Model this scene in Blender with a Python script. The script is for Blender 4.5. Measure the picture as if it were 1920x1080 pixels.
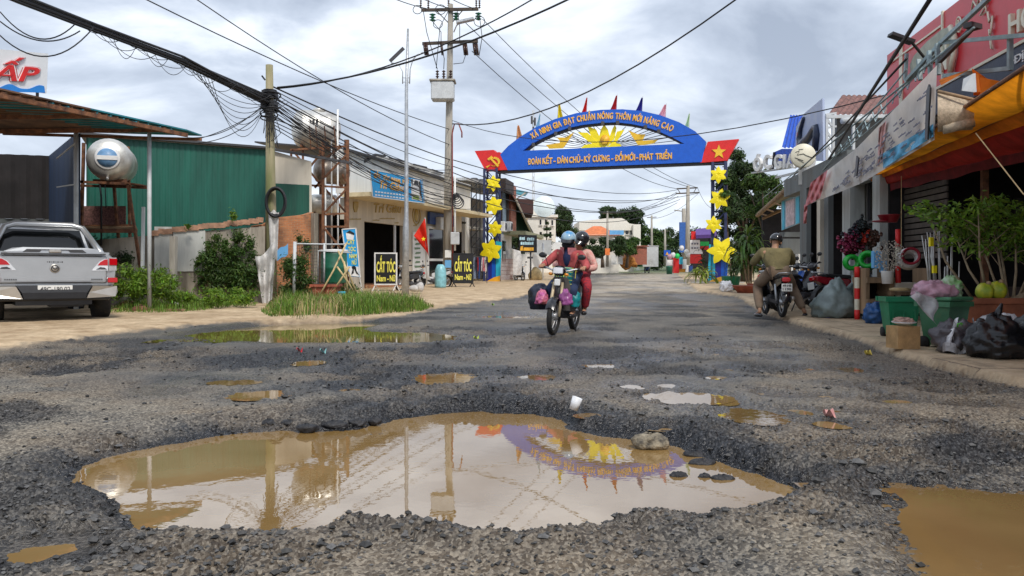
import bpy, math, random
import numpy as np
from mathutils import Vector, Matrix, noise as mnoise
R = math.radians
SC = bpy.context.scene
for o in list(bpy.data.objects): bpy.data.objects.remove(o)
COL = SC.collection
# ------------------------------------------------------------------ camera
F = 1440.0; HC = 1.05; HY = 495.0            # focal length in photo pixels, eye height, row where the road vanishes
SLOPE = 20 / F                                # the street climbs 1.4 %: set out level first, raised with distance at the end
cam_d = bpy.data.cameras.new('camera'); cam = bpy.data.objects.new('camera', cam_d); COL.objects.link(cam)
cam_d.sensor_width = 36; cam_d.lens = 36 * F / 1920; cam_d.shift_y = -(540 - (HY + SLOPE * F)) / 1920
cam_d.clip_start = 0.05; cam_d.clip_end = 3000
cam.location = (0, 0, HC); cam.rotation_euler = (R(90), 0, 0)
SC.camera = cam
# ------------------------------------------------------------------ world: overcast sky over a Nishita base
SUN_EL, SUN_AZ = 50, 158                      # azimuth clockwise from +Y: light comes from behind the camera, a little right
w = bpy.data.worlds.new('World'); SC.world = w; w.use_nodes = True
nt = w.node_tree; nt.nodes.clear()
def N(t, nt, **k):
    n = nt.nodes.new(t)
    for a, b in k.items(): setattr(n, a, b)
    return n
def L(nt, a, b): nt.links.new(a, b)
out = N('ShaderNodeOutputWorld', nt); mixs = N('ShaderNodeMixShader', nt)
sky = N('ShaderNodeTexSky', nt, sky_type='NISHITA'); sky.sun_disc = False
sky.sun_elevation = R(SUN_EL); sky.sun_rotation = R(SUN_AZ); sky.dust_density = 2
b1 = N('ShaderNodeBackground', nt); b1.inputs[1].default_value = 0.10; L(nt, sky.outputs[0], b1.inputs[0])
tc = N('ShaderNodeTexCoord', nt); sep = N('ShaderNodeSeparateXYZ', nt); L(nt, tc.outputs['Generated'], sep.inputs[0])
def M_(op, a, b=None, nt=nt, clamp=False):
    n = N('ShaderNodeMath', nt, operation=op); n.use_clamp = clamp
    for i, v in enumerate((a, b)):
        if v is None: continue
        if isinstance(v, (int, float)): n.inputs[i].default_value = v
        else: L(nt, v, n.inputs[i])
    return n.outputs[0]
den = M_('ADD', M_('MAXIMUM', sep.outputs[2], 0.0), 0.22)
cmb = N('ShaderNodeCombineXYZ', nt); L(nt, M_('DIVIDE', sep.outputs[0], den), cmb.inputs[0]); L(nt, M_('DIVIDE', sep.outputs[1], den), cmb.inputs[1])
n1 = N('ShaderNodeTexNoise', nt); n1.inputs['Scale'].default_value = 1.6; n1.inputs['Detail'].default_value = 7; n1.inputs['Roughness'].default_value = 0.55; n1.inputs['Distortion'].default_value = 0.4
mp = N('ShaderNodeMapping', nt); mp.inputs['Location'].default_value = (3.3, 1.7, 0); L(nt, cmb.outputs[0], mp.inputs[0]); L(nt, mp.outputs[0], n1.inputs['Vector'])
rp = N('ShaderNodeValToRGB', nt); L(nt, n1.outputs[0], rp.inputs[0])
e = rp.color_ramp.elements; e[0].position = 0.36; e[0].color = (0.30, 0.35, 0.44, 1); e[1].position = 0.64; e[1].color = (0.80, 0.85, 0.92, 1)
m_ = e.new(0.5); m_.color = (0.48, 0.54, 0.64, 1)
hz = M_('POWER', M_('SUBTRACT', 1.0, M_('MAXIMUM', sep.outputs[2], 0.0), clamp=True), 9.0)
mx = N('ShaderNodeMix', nt, data_type='RGBA'); L(nt, M_('MULTIPLY', hz, 0.75), mx.inputs[0]); L(nt, rp.outputs[0], mx.inputs[6]); mx.inputs[7].default_value = (0.80, 0.85, 0.92, 1)
b2 = N('ShaderNodeBackground', nt); b2.inputs[1].default_value = 1.12; L(nt, mx.outputs[2], b2.inputs[0])
mixs.inputs[0].default_value = 0.9; L(nt, b1.outputs[0], mixs.inputs[1]); L(nt, b2.outputs[0], mixs.inputs[2]); L(nt, mixs.outputs[0], out.inputs[0])
# ------------------------------------------------------------------ sun
sd = bpy.data.lights.new('sun', 'SUN'); sd.energy = 2.1; sd.angle = R(10); sd.color = (1.0, 0.95, 0.87)
so = bpy.data.objects.new('sun', sd); COL.objects.link(so)
sdir = Vector((math.sin(R(SUN_AZ)) * math.cos(R(SUN_EL)), math.cos(R(SUN_AZ)) * math.cos(R(SUN_EL)), math.sin(R(SUN_EL))))
so.rotation_euler = sdir.to_track_quat('Z', 'Y').to_euler()
SC.view_settings.view_transform = 'Standard'; SC.view_settings.look = 'None'
SC.view_settings.exposure = 0.36; SC.view_settings.gamma = 1
SC.render.engine = 'CYCLES'
SC.cycles.max_bounces = 6; SC.cycles.transparent_max_bounces = 12; SC.cycles.caustics_reflective = False; SC.cycles.caustics_refractive = False
# ------------------------------------------------------------------ helpers
def G(px, py, z=0.0):                          # photo pixel -> point on the plane at height z
    Y = F * (HC - z) / (py - HY); return Vector(((px - 960) / F * Y, Y, z))
def P(px, py, Y):                              # photo pixel -> point at distance Y
    return Vector(((px - 960) / F * Y, Y, HC + (HY - py) / F * Y))
def X_(px, Y): return (px - 960) / F * Y
def Z_(py, Y): return HC + (HY - py) / F * Y
MATS = {}
def mat(name, col, rough=0.7, metal=0.0, var=0.25, scale=6.0, bump=0.15, col2=None, spec=0.5, coat=0.0, streak=False, island=0.0, bscale=None, alpha=1.0, trans=0.0, dirt=0.0, dirtcol=(0.12, 0.09, 0.06), emit=None, translucent=0.0):
    if name in MATS: return MATS[name]
    m = bpy.data.materials.new(name); m.use_nodes = True; MATS[name] = m
    t = m.node_tree; b = t.nodes['Principled BSDF']
    tc = N('ShaderNodeTexCoord', t); src = tc.outputs['Object']
    if streak:
        mp = N('ShaderNodeMapping', t); mp.inputs['Scale'].default_value = (1, 1, 0.15); L(t, src, mp.inputs[0]); src = mp.outputs[0]
    n = N('ShaderNodeTexNoise', t); n.inputs['Scale'].default_value = scale; n.inputs['Detail'].default_value = 5; n.inputs['Roughness'].default_value = 0.6
    L(t, src, n.inputs['Vector'])
    c = tuple(col) + (1,)
    if col2 is None: c2 = tuple(max(0, v * (1 - var)) for v in col) + (1,); c1 = tuple(min(1, v * (1 + var * 0.5)) for v in col) + (1,)
    else: c1, c2 = c, tuple(col2) + (1,)
    r = N('ShaderNodeValToRGB', t); r.color_ramp.elements[0].position = 0.35; r.color_ramp.elements[1].position = 0.68
    r.color_ramp.elements[0].color = c2; r.color_ramp.elements[1].color = c1; L(t, n.outputs[0], r.inputs[0])
    co = r.outputs[0]
    if dirt > 0:
        n3 = N('ShaderNodeTexNoise', t); n3.inputs['Scale'].default_value = scale * 0.35; n3.inputs['Detail'].default_value = 8; n3.inputs['Roughness'].default_value = 0.7
        L(t, src, n3.inputs['Vector'])
        rr = N('ShaderNodeMapRange', t); rr.inputs[1].default_value = 0.62 - dirt * 0.25; rr.inputs[2].default_value = 0.78 - dirt * 0.2; rr.inputs[4].default_value = min(1, dirt * 1.4); L(t, n3.outputs[0], rr.inputs[0])
        mm = N('ShaderNodeMix', t, data_type='RGBA'); L(t, rr.outputs[0], mm.inputs[0]); L(t, co, mm.inputs[6]); mm.inputs[7].default_value = tuple(dirtcol) + (1,); co = mm.outputs[2]
    if island > 0:
        g = N('ShaderNodeNewGeometry', t); hs = N('ShaderNodeHueSaturation', t)
        mr = N('ShaderNodeMapRange', t); L(t, g.outputs['Random Per Island'], mr.inputs[0]); mr.inputs[3].default_value = 1 - island; mr.inputs[4].default_value = 1 + island
        L(t, mr.outputs[0], hs.inputs['Value']); L(t, co, hs.inputs['Color'])
        mr2 = N('ShaderNodeMapRange', t); L(t, M_('FRACT', M_('MULTIPLY', g.outputs['Random Per Island'], 7.31, t), None, t), mr2.inputs[0]); mr2.inputs[3].default_value = 0.5 - island * 0.06; mr2.inputs[4].default_value = 0.5 + island * 0.03
        L(t, mr2.outputs[0], hs.inputs['Hue']); co = hs.outputs[0]
    L(t, co, b.inputs['Base Color'])
    b.inputs['Roughness'].default_value = rough; b.inputs['Metallic'].default_value = metal
    b.inputs['Specular IOR Level'].default_value = spec; b.inputs['Coat Weight'].default_value = coat
    if alpha < 1: b.inputs['Alpha'].default_value = alpha
    if trans: b.inputs['Transmission Weight'].default_value = trans
    if translucent:
        b.inputs['Subsurface Weight'].default_value = 0.0
        tr = N('ShaderNodeBsdfTranslucent', t); L(t, co, tr.inputs[0]); ms = N('ShaderNodeMixShader', t); ms.inputs[0].default_value = translucent
        o = t.nodes['Material Output']; L(t, b.outputs[0], ms.inputs[1]); L(t, tr.outputs[0], ms.inputs[2]); L(t, ms.outputs[0], o.inputs[0])
    if emit: b.inputs['Emission Color'].default_value = tuple(emit[:3]) + (1,); b.inputs['Emission Strength'].default_value = emit[3]
    if bump:
        n2 = N('ShaderNodeTexNoise', t); n2.inputs['Scale'].default_value = bscale or scale * 5; n2.inputs['Detail'].default_value = 4; L(t, src, n2.inputs['Vector'])
        bp = N('ShaderNodeBump', t); bp.inputs['Strength'].default_value = bump; bp.inputs['Distance'].default_value = 0.02; L(t, n2.outputs[0], bp.inputs['Height']); L(t, bp.outputs[0], b.inputs['Normal'])
    return m
def brick_mat(name, c1, c2, mortar, scale, bw=0.5, rh=0.25, rough=0.85, ms=0.02, bump=0.4, axis='XZ', dirt=0.3):
    m = bpy.data.materials.new(name); m.use_nodes = True; t = m.node_tree; b = t.nodes['Principled BSDF']
    tc = N('ShaderNodeTexCoord', t); s = N('ShaderNodeSeparateXYZ', t); L(t, tc.outputs['Object'], s.inputs[0])
    c = N('ShaderNodeCombineXYZ', t); L(t, s.outputs[axis[0]], c.inputs[0]); L(t, s.outputs[axis[1]], c.inputs[1])
    br = N('ShaderNodeTexBrick', t); L(t, c.outputs[0], br.inputs['Vector']); br.inputs['Scale'].default_value = scale
    br.inputs['Color1'].default_value = tuple(c1) + (1,); br.inputs['Color2'].default_value = tuple(c2) + (1,); br.inputs['Mortar'].default_value = tuple(mortar) + (1,)
    br.inputs['Brick Width'].default_value = bw; br.inputs['Row Height'].default_value = rh; br.inputs['Mortar Size'].default_value = ms
    n = N('ShaderNodeTexNoise', t); n.inputs['Scale'].default_value = 3; n.inputs['Detail'].default_value = 8; L(t, tc.outputs['Object'], n.inputs['Vector'])
    mr = N('ShaderNodeMapRange', t); mr.inputs[1].default_value = 0.45; mr.inputs[2].default_value = 0.7; mr.inputs[4].default_value = dirt; L(t, n.outputs[0], mr.inputs[0])
    mm = N('ShaderNodeMix', t, data_type='RGBA'); L(t, mr.outputs[0], mm.inputs[0]); L(t, br.outputs[0], mm.inputs[6]); mm.inputs[7].default_value = (0.10, 0.08, 0.06, 1)
    L(t, mm.outputs[2], b.inputs['Base Color']); b.inputs['Roughness'].default_value = rough
    bp = N('ShaderNodeBump', t); bp.inputs['Strength'].default_value = bump; bp.inputs['Distance'].default_value = 0.02; bp.invert = True; L(t, br.outputs['Fac'], bp.inputs['Height']); L(t, bp.outputs[0], b.inputs['Normal'])
    MATS[name] = m; return m
class MB:                                      # collects shapes into one mesh
    def __init__(s): s.v = []; s.f = []; s.mi = []; s.sm = []; s.cur = 0; s.smooth = False; s.T = None
    def add(s, vs, fs, smooth=None):
        k = len(s.v)
        if s.T is not None: vs = [s.T @ Vector(v) for v in vs]
        s.v.extend([tuple(v) for v in vs]); sm = s.smooth if smooth is None else smooth
        for f in fs: s.f.append(tuple(k + i for i in f)); s.mi.append(s.cur); s.sm.append(sm)
        return s
    def m(s, i): s.cur = i; return s
    def box(s, c, d, rz=0, rx=0, ry=0, taper=1.0, rot=None):
        M = rot if rot is not None else (Matrix.Rotation(rz, 3, 'Z') @ Matrix.Rotation(ry, 3, 'Y') @ Matrix.Rotation(rx, 3, 'X'))
        c = Vector(c); vs = []
        for z in (-1, 1):
            k = taper if z > 0 else 1
            for x, y in ((-1, -1), (1, -1), (1, 1), (-1, 1)): vs.append(c + M @ Vector((x * d[0] / 2 * k, y * d[1] / 2 * k, z * d[2] / 2)))
        return s.add(vs, [(3, 2, 1, 0), (4, 5, 6, 7), (0, 1, 5, 4), (1, 2, 6, 5), (2, 3, 7, 6), (3, 0, 4, 7)], False)
    def bbox(s, c, d, b=0.01, rz=0, rot=None):  # box with bevelled vertical and horizontal edges
        M = rot if rot is not None else Matrix.Rotation(rz, 3, 'Z'); c = Vector(c); hx, hy, hz = d[0] / 2, d[1] / 2, d[2] / 2; b = min(b, hx * .9, hy * .9, hz * .9)
        rings = []
        for z, i in ((-hz, b), (-hz + b, 0), (hz - b, 0), (hz, b)):
            x, y = hx - i, hy - i; q = b * 0.999
            rings.append([(-x + q, -y), (x - q, -y), (x, -y + q), (x, y - q), (x - q, y), (-x + q, y), (-x, y - q), (-x, -y + q)]); rings[-1] = [(a, e_, z) for a, e_ in rings[-1]]
        vs = [c + M @ Vector(p) for r in rings for p in r]; fs = [tuple(range(7, -1, -1)), tuple(range(24, 32))]
        for r in range(3):
            for i in range(8): fs.append((r * 8 + i, r * 8 + (i + 1) % 8, (r + 1) * 8 + (i + 1) % 8, (r + 1) * 8 + i))
        return s.add(vs, fs, False)
    def beam(s, p0, p1, w, h=None, up=(0, 0, 1)):
        p0, p1 = Vector(p0), Vector(p1); d = p1 - p0; h = h or w
        z = d.normalized(); u = Vector(up)
        if abs(z.dot(u)) > 0.98: u = Vector((0, 1, 0))
        x = z.cross(u).normalized(); y = x.cross(z)
        rot = Matrix((x, y, z)).transposed()
        return s.box((p0 + p1) / 2, (w, h, d.length), rot=rot)
    def cyl(s, p0, p1, r0, r1=None, n=12, caps=True):
        return s.tube([p0, p1], [r0, r0 if r1 is None else r1], n, caps)
    def tube(s, pts, r, n=8, caps=True, closed=False):
        pts = [Vector(p) for p in pts]; m = len(pts); rr = r if isinstance(r, (list, tuple)) else [r] * m
        vs = []; prev = None
        for i, p in enumerate(pts):
            if closed: t = pts[(i + 1) % m] - pts[i - 1]
            else: t = pts[min(i + 1, m - 1)] - pts[max(i - 1, 0)]
            if t.length < 1e-9: t = Vector((0, 0, 1))
            t.normalize()
            if prev is None:
                a = Vector((0, 0, 1)) if abs(t.z) < 0.9 else Vector((1, 0, 0)); x = t.cross(a).normalized()
            else:
                x = prev - t * prev.dot(t); x = x.normalized() if x.length > 1e-6 else t.orthogonal().normalized()
            prev = x; y = t.cross(x)
            for k in range(n): a = 2 * math.pi * k / n; vs.append(p + (x * math.cos(a) + y * math.sin(a)) * rr[i])
        fs = []
        for i in range(m if closed else m - 1):
            j = (i + 1) % m
            for k in range(n): fs.append((i * n + k, i * n + (k + 1) % n, j * n + (k + 1) % n, j * n + k))
        if caps and not closed: fs.append(tuple(range(n - 1, -1, -1))); fs.append(tuple((m - 1) * n + k for k in range(n)))
        return s.add(vs, fs, n > 4)
    def ell(s, c, r, nu=12, nv=8, rot=None, f=None):
        c = Vector(c); r = (r, r, r) if isinstance(r, (int, float)) else r; vs = []
        for i in range(nv + 1):
            th = math.pi * i / nv
            for k in range(nu):
                a = 2 * math.pi * k / nu; v = Vector((r[0] * math.sin(th) * math.cos(a), r[1] * math.sin(th) * math.sin(a), r[2] * math.cos(th)))
                if f: v = f(v)
                if rot is not None: v = rot @ v
                vs.append(c + v)
        fs = []
        for i in range(nv):
            for k in range(nu):
                a, b, cc, d = i * nu + k, i * nu + (k + 1) % nu, (i + 1) * nu + (k + 1) % nu, (i + 1) * nu + k
                if i == 0: fs.append((a, cc, d))
                elif i == nv - 1: fs.append((a, b, d))
                else: fs.append((a, b, cc, d)[::-1])
        return s.add(vs, fs, True)
    def lathe(s, c, prof, n=16, rot=None, smooth=True):   # prof: (radius, z) pairs
        c = Vector(c); vs = []
        for r_, z in prof:
            for k in range(n):
                a = 2 * math.pi * k / n; v = Vector((r_ * math.cos(a), r_ * math.sin(a), z))
                if rot is not None: v = rot @ v
                vs.append(c + v)
        fs = []
        for i in range(len(prof) - 1):
            for k in range(n): fs.append((i * n + k, i * n + (k + 1) % n, (i + 1) * n + (k + 1) % n, (i + 1) * n + k))
        if prof[0][0] > 1e-4: fs.append(tuple(range(n - 1, -1, -1)))
        if prof[-1][0] > 1e-4: fs.append(tuple((len(prof) - 1) * n + k for k in range(n)))
        return s.add(vs, fs, smooth)
    def prism(s, poly, vec):                   # a planar outline extruded along vec
        vec = Vector(vec); n = len(poly); p = [Vector(q) for q in poly]
        return s.add(p + [q + vec for q in p], [tuple(range(n)), tuple(range(2 * n - 1, n - 1, -1))] + [(i, n + i, n + (i + 1) % n, (i + 1) % n) for i in range(n)], False)
    def quad(s, a, b, c, d): return s.add([a, b, c, d], [(0, 1, 2, 3)], False)
    def slab(s, a, b, c, d, t):                # a quad given a thickness t along its normal
        a, b, c, d = map(Vector, (a, b, c, d)); n = (b - a).cross(d - a).normalized() * t
        return s.prism([a, b, c, d], n)
    def sheet(s, fn, nu, nv, smooth=True):     # fn(u,v) -> point
        vs = [fn(i / nu, j / nv) for j in range(nv + 1) for i in range(nu + 1)]
        return s.add(vs, [(j * (nu + 1) + i, j * (nu + 1) + i + 1, (j + 1) * (nu + 1) + i + 1, (j + 1) * (nu + 1) + i) for j in range(nv) for i in range(nu)], smooth)
    def torus(s, c, R_, r, n=24, k=8, rot=None):
        c = Vector(c); pts = []
        for i in range(n):
            a = 2 * math.pi * i / n; v = Vector((R_ * math.cos(a), R_ * math.sin(a), 0)); pts.append(c + (rot @ v if rot is not None else v))
        return s.tube(pts, r, k, closed=True)
    def merge(s, o):
        s.v, k = s.v + list(o.v), len(s.v); s.f += [tuple(k + i for i in f) for f in o.f]; s.mi += o.mi; s.sm += o.sm; return s
def tag(o, label=None, cat=None, group=None, kind=None):
    if label: o['label'] = label
    if cat: o['category'] = cat
    if group: o['group'] = group
    if kind: o['kind'] = kind
    return o
def thing(name, label, cat, loc=(0, 0, 0), rz=0, group=None):
    o = bpy.data.objects.new(name, None); COL.objects.link(o); o.empty_display_size = 0.2
    o.location = loc; o.rotation_euler = (0, 0, rz); tag(o, label, cat, group); return o
def matof(o):
    M = Matrix.Translation(o.location) @ o.rotation_euler.to_matrix().to_4x4() @ Matrix.Diagonal((*o.scale, 1))
    return matof(o.parent) @ M if o.parent else M
def part(name, mb, mats, parent=None, world=False, label=None, origin=None):
    me = bpy.data.meshes.new(name); vs = mb.v
    if world and parent is not None:
        inv = matof(parent).inverted(); vs = [tuple(inv @ Vector(v)) for v in vs]
    me.from_pydata(vs, [], mb.f)
    if not isinstance(mats, (list, tuple)): mats = [mats]
    for m in mats: me.materials.append(MATS[m] if isinstance(m, str) else m)
    me.polygons.foreach_set('material_index', mb.mi); me.polygons.foreach_set('use_smooth', mb.sm); me.update()
    o = bpy.data.objects.new(name, me); COL.objects.link(o)
    if parent is not None: o.parent = parent
    if label: o['label'] = label
    return o
def single(name, label, cat, mb, mats, group=None, kind=None, loc=None):   # a thing that is one mesh; origin at its base
    a = np.array(mb.v); c = Vector(((a[:, 0].min() + a[:, 0].max()) / 2, (a[:, 1].min() + a[:, 1].max()) / 2, a[:, 2].min())) if loc is None else Vector(loc)
    mb.v = [tuple(Vector(v) - c) for v in mb.v]
    o = part(name, mb, mats); o.location = c; return tag(o, label, cat, group, kind)
def dup(root, loc=None, rz=None, label=None, group=None, scale=None):
    def cp(o, par):
        c = o.copy(); COL.objects.link(c); c.parent = par
        for ch in o.children: cp(ch, c)
        return c
    c = cp(root, None)
    if loc is not None: c.location = loc
    if rz is not None: c.rotation_euler = (0, 0, rz)
    if label: c['label'] = label
    if group: c['group'] = group
    if scale: c.scale = (scale,) * 3
    return c
_font_cache = {}
def text_mesh(s, bold=0.0, ext=0.0, shear=0.0):          # flat glyph mesh of a word: verts (x,y), faces, advance width (unit: cap ~0.7)
    k = (s, bold, ext, shear)
    if k in _font_cache: return _font_cache[k]
    if 'Đ' in s and s != 'Đ':                            # the font's own Đ breaks when emboldened: compose words glyph by glyph
        V, Fc, x = [], [], 0.0
        for ch in s:
            if ch == ' ': x += .3; continue
            a, f = text_mesh(ch, bold, ext, shear); x0 = min(v[0] for v in a); x1 = max(v[0] for v in a)
            Fc += [tuple(i + len(V) for i in q) for q in f]; V += [(v[0] - x0 + x, v[1], v[2]) for v in a]; x += x1 - x0 + .07 - bold
        _font_cache[k] = (V, Fc); return V, Fc
    if s == 'Đ':
        a, f = text_mesh('D', bold, ext, shear); a = list(a); n = len(a); x0 = min(v[0] for v in a); w_ = .045 + bold; e = ext * 1.02
        q = [(x0 - .1, .35 - w_), (x0 + .27, .35 - w_), (x0 + .27, .35 + w_), (x0 - .1, .35 + w_)]
        a += [(x, y, -e) for x, y in q] + [(x, y, e) for x, y in q]
        f = list(f) + [tuple(n + i for i in t_) for t_ in ((3, 2, 1, 0), (4, 5, 6, 7), (0, 1, 5, 4), (1, 2, 6, 5), (2, 3, 7, 6), (3, 0, 4, 7))]
        _font_cache[k] = (a, f); return a, f
    c = bpy.data.curves.new('t', 'FONT'); c.body = s; c.offset = bold; c.shear = shear; c.resolution_u = 3; c.extrude = ext
    o = bpy.data.objects.new('t', c); COL.objects.link(o); bpy.context.view_layer.update()
    dg = bpy.context.evaluated_depsgraph_get(); me = bpy.data.meshes.new_from_object(o.evaluated_get(dg))
    vs = [tuple(v.co) for v in me.vertices]; fs = [tuple(p.vertices) for p in me.polygons]
    bpy.data.objects.remove(o); bpy.data.curves.remove(c); bpy.data.meshes.remove(me)
    _font_cache[k] = (vs, fs); return vs, fs
def put_text(mb, s, fit, origin, ux, uy, bold=0.03, thick=0.01, shear=0.0, hfit=None, center=True):
    """lay the word s so that it is `fit` wide (and hfit high for a capital) at origin, along unit vectors ux, uy"""
    ux, uy = Vector(ux).normalized(), Vector(uy).normalized(); n = ux.cross(uy).normalized(); o = Vector(origin)
    b0 = min(bold, .012); ex = bold - b0; vs, fs = text_mesh(s, b0, 0.5, shear)
    if not vs: return
    a = np.array(vs); x0, x1 = a[:, 0].min() - ex, a[:, 0].max() + ex; sx = fit / (x1 - x0); sy = (hfit / 0.7) if hfit else sx
    off = (x0 + x1) / 2 if center else x0
    for k, (dx, dy) in enumerate([(0, 0)] if ex < 1e-4 else [(-ex, -ex * .5), (ex, ex * .5), (0, ex * .6), (0, -ex * .6)]):   # emboldened by overlapping strokes
        mb.add([o + ux * ((v[0] + dx - off) * sx) + uy * ((v[1] + dy) * sy) + n * (v[2] * (thick + .0012 * k)) for v in vs], fs, False)
# value noise on numpy arrays
def _hash(i, j, s):
    n = (i * 374761393 + j * 668265263 + s * 1442695041) & 0xffffffff
    n = ((n ^ (n >> 13)) * 1274126177) & 0xffffffff
    return ((n ^ (n >> 16)) & 0xffff) / 65535.0
def vnoise(x, y, s=0):
    xi = np.floor(x).astype(np.int64); yi = np.floor(y).astype(np.int64); fx = x - xi; fy = y - yi
    fx = fx * fx * (3 - 2 * fx); fy = fy * fy * (3 - 2 * fy)
    a = _hash(xi, yi, s); b = _hash(xi + 1, yi, s); c = _hash(xi, yi + 1, s); d = _hash(xi + 1, yi + 1, s)
    return (a * (1 - fx) + b * fx) * (1 - fy) + (c * (1 - fx) + d * fx) * fy
def fbm(x, y, o=4, s=0):
    r = 0; a = 0.5; t = 0
    for k in range(o): r = r + a * vnoise(x * 2 ** k + 17.3 * k, y * 2 ** k - 9.1 * k, s + k); t += a; a *= 0.5
    return r / t
def sdist(x, y, poly):                         # signed distance, negative inside
    d = np.full(x.shape, 1e9); ins = np.zeros(x.shape, bool); n = len(poly)
    for i in range(n):
        ax, ay = poly[i][0], poly[i][1]; bx, by = poly[(i + 1) % n][0], poly[(i + 1) % n][1]
        ex, ey = bx - ax, by - ay; L2 = ex * ex + ey * ey + 1e-12
        t = np.clip(((x - ax) * ex + (y - ay) * ey) / L2, 0, 1)
        d = np.minimum(d, np.hypot(x - ax - t * ex, y - ay - t * ey))
        c = ((ay > y) != (by > y)) & (x < (bx - ax) * (y - ay) / ((by - ay) if abs(by - ay) > 1e-9 else 1e-9) + ax); ins ^= c
    return np.where(ins, -d, d)
def sst(a, b, x): t = np.clip((x - a) / (b - a), 0, 1); return t * t * (3 - 2 * t)
rng = random.Random(7); nrg = np.random.default_rng(11)
# ================================================================== GROUND
def GP(pts, z=0.0): return [tuple(G(a, b, z)[:2]) for a, b in pts]
WL = -0.075
MAIN = GP([(132,905),(175,872),(235,848),(330,828),(420,812),(520,805),(640,806),(700,795),(745,782),(800,772),(900,766),(1000,768),(1060,786),(1080,804),(1130,812),(1200,822),(1270,838),(1340,862),(1400,885),(1460,905),(1505,922),(1490,940),(1440,955),(1360,970),(1260,983),(1160,996),(1060,1003),(960,1008),(860,1004),(790,992),(700,982),(630,984),(590,1000),(520,1008),(430,1004),(330,1003),(245,1008),(232,985),(228,955),(200,930),(160,918)], WL)
WL2 = -0.04
SECOND = GP([(345,630),(400,622),(470,612),(520,608),(610,604),(690,602),(715,606),(680,616),(700,622),(800,624),(852,630),(850,641),(780,645),(640,646),(520,646),(420,643),(370,638)], WL2)
WL3 = -0.03
RIGHTP = GP([(1682,905),(1760,912),(1860,918),(1990,925),(2200,980),(2260,1150),(1820,1150),(1770,1085),(1728,1030),(1700,985),(1690,940)], WL3)
SMALL = [  # px, py, half width px, half height px
 (835,708,52,11),(485,740,50,9),(578,680,26,5),(440,716,42,5),(1290,744,70,12),(1352,750,26,8),(1412,778,52,15),(1562,794,30,7),(1187,723,20,5),(1003,705,34,6),
 (1262,722,24,4),(1690,752,42,5),(1110,777,30,5),(1340,705,20,4),(1500,770,22,5),(1560,768,24,3),(90,1030,80,22),(1550,742,20,3),(660,728,26,4),(1520,690,18,3),(1240,800,24,4),(1600,690,34,7),(1430,735,16,3),(1640,735,14,3),(950,592,60,4),(1120,684,40,6),(1370,690,16,3),(1465,672,20,3),(1340,662,24,3),(1580,722,22,3),(1475,742,26,4),(1720,790,30,4),(1820,760,26,4),(1640,770,20,3),(1780,735,22,3),(1230,672,22,3),(1060,742,24,4),(760,745,22,4),(330,735,26,4),(1600,830,24,4),(1420,650,22,3),(880,662,26,3)]
SAND_L = GP([(-900,800),(-300,700),(0,654),(110,640),(200,628),(320,614),(400,606),(480,604),(560,606),(640,600),(760,592),(830,576),(900,566),(960,560),(1015,545),(1060,528),(1100,513),(1128,502),(-1500,502),(-3000,760)])
SAND_R = GP([(2500,920),(1990,742),(1870,716),(1760,690),(1690,668),(1610,640),(1530,617),(1480,603),(1430,588),(1408,572),(1390,560),(1310,547),(1290,532),(1262,506),(3000,506),(4500,800)])
DUST = GP([(1010,566),(1060,548),(1120,532),(1160,514),(1200,505),(1262,505),(1330,522),(1400,556),(1330,548),(1240,546),(1180,548),(1110,560),(1050,574)])
BROWN = GP([(2300,860),(1900,790),(1780,770),(1640,735),(1560,690),(1500,650),(1480,600),(1560,620),(1690,665),(1870,715),(2300,830)])
nu, NV = 1150, 760
tt = np.linspace(-1, 1, nu); us = np.sign(tt) * (0.80 * np.abs(tt) / 0.86)
us = np.where(np.abs(tt) > 0.86, np.sign(tt) * (0.80 + 6.0 * ((np.abs(tt) - 0.86) / 0.14) ** 2.2), us)
# rows evenly spread over the picture near the camera, then stretching to the horizon
q = np.linspace(0, 1, NV); inv = 1 / 1.2 * (1 - q) ** 1.0 + (1 / 900.0) * q
ys = 1 / inv
U, YY = np.meshgrid(us, ys); XX = U * YY
wx = XX + 0.10 * (fbm(XX * 2.2, YY * 2.2, 4, 3) - 0.5) * 2; wy = YY + 0.10 * (fbm(XX * 2.2, YY * 2.2, 4, 9) - 0.5) * 2
near = YY < 40
f1 = fbm(XX * 1.3, YY * 1.3, 4, 1); f2 = fbm(XX * 9, YY * 9, 3, 5); f3 = fbm(XX * 38, YY * 38, 3, 8); f4 = vnoise(XX * 95, YY * 95, 4)
f5 = fbm(XX * .45, YY * .45, 4, 21)
h = (f1 - 0.5) * 0.05 * sst(40, 14, YY)
dsl = sdist(wx, wy, SAND_L) ; dsr = sdist(XX + (f2 - .5) * .12, YY + (f2 - .5) * .12, SAND_R)
sand = np.maximum(sst(0.18, -0.12, dsl + (f2 - .5) * .35), sst(0.06, -0.02, dsr))
sandl = sst(0.3, -0.5, dsl); sandr = sst(0.03, -0.05, dsr)
h = h * (1 - sandr) + 0.05 * sandl + 0.07 * sandr * (YY < 60)
dust = sst(1.6, -1.4, sdist(wx, wy, DUST) + (f5 - .5) * 6 + (f1 - .5) * 3)
brown = sst(0.35, -0.3, sdist(wx, wy, BROWN) + (f1 - .5) * 1.0) * 0.8
RED = GP([(780,1025),(900,1015),(1050,1030),(1180,1060),(1250,1130),(700,1130),(740,1060)])
brown = np.maximum(brown, np.maximum(sst(.25, -.2, sdist(wx, wy, RED) + (f1 - .5) * .7) * .75, sst(.50, .66, fbm(XX * 1.1 + 40, YY * 1.1, 5, 61)) * .65))
road = (1 - sand)
dm = sdist(wx, wy, MAIN) + (f2 - .5) * 0.06
ds = sdist(wx, wy, SECOND) + (f2 - .5) * 0.08
dr = sdist(wx, wy, RIGHTP) + (f2 - .5) * 0.08
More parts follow.
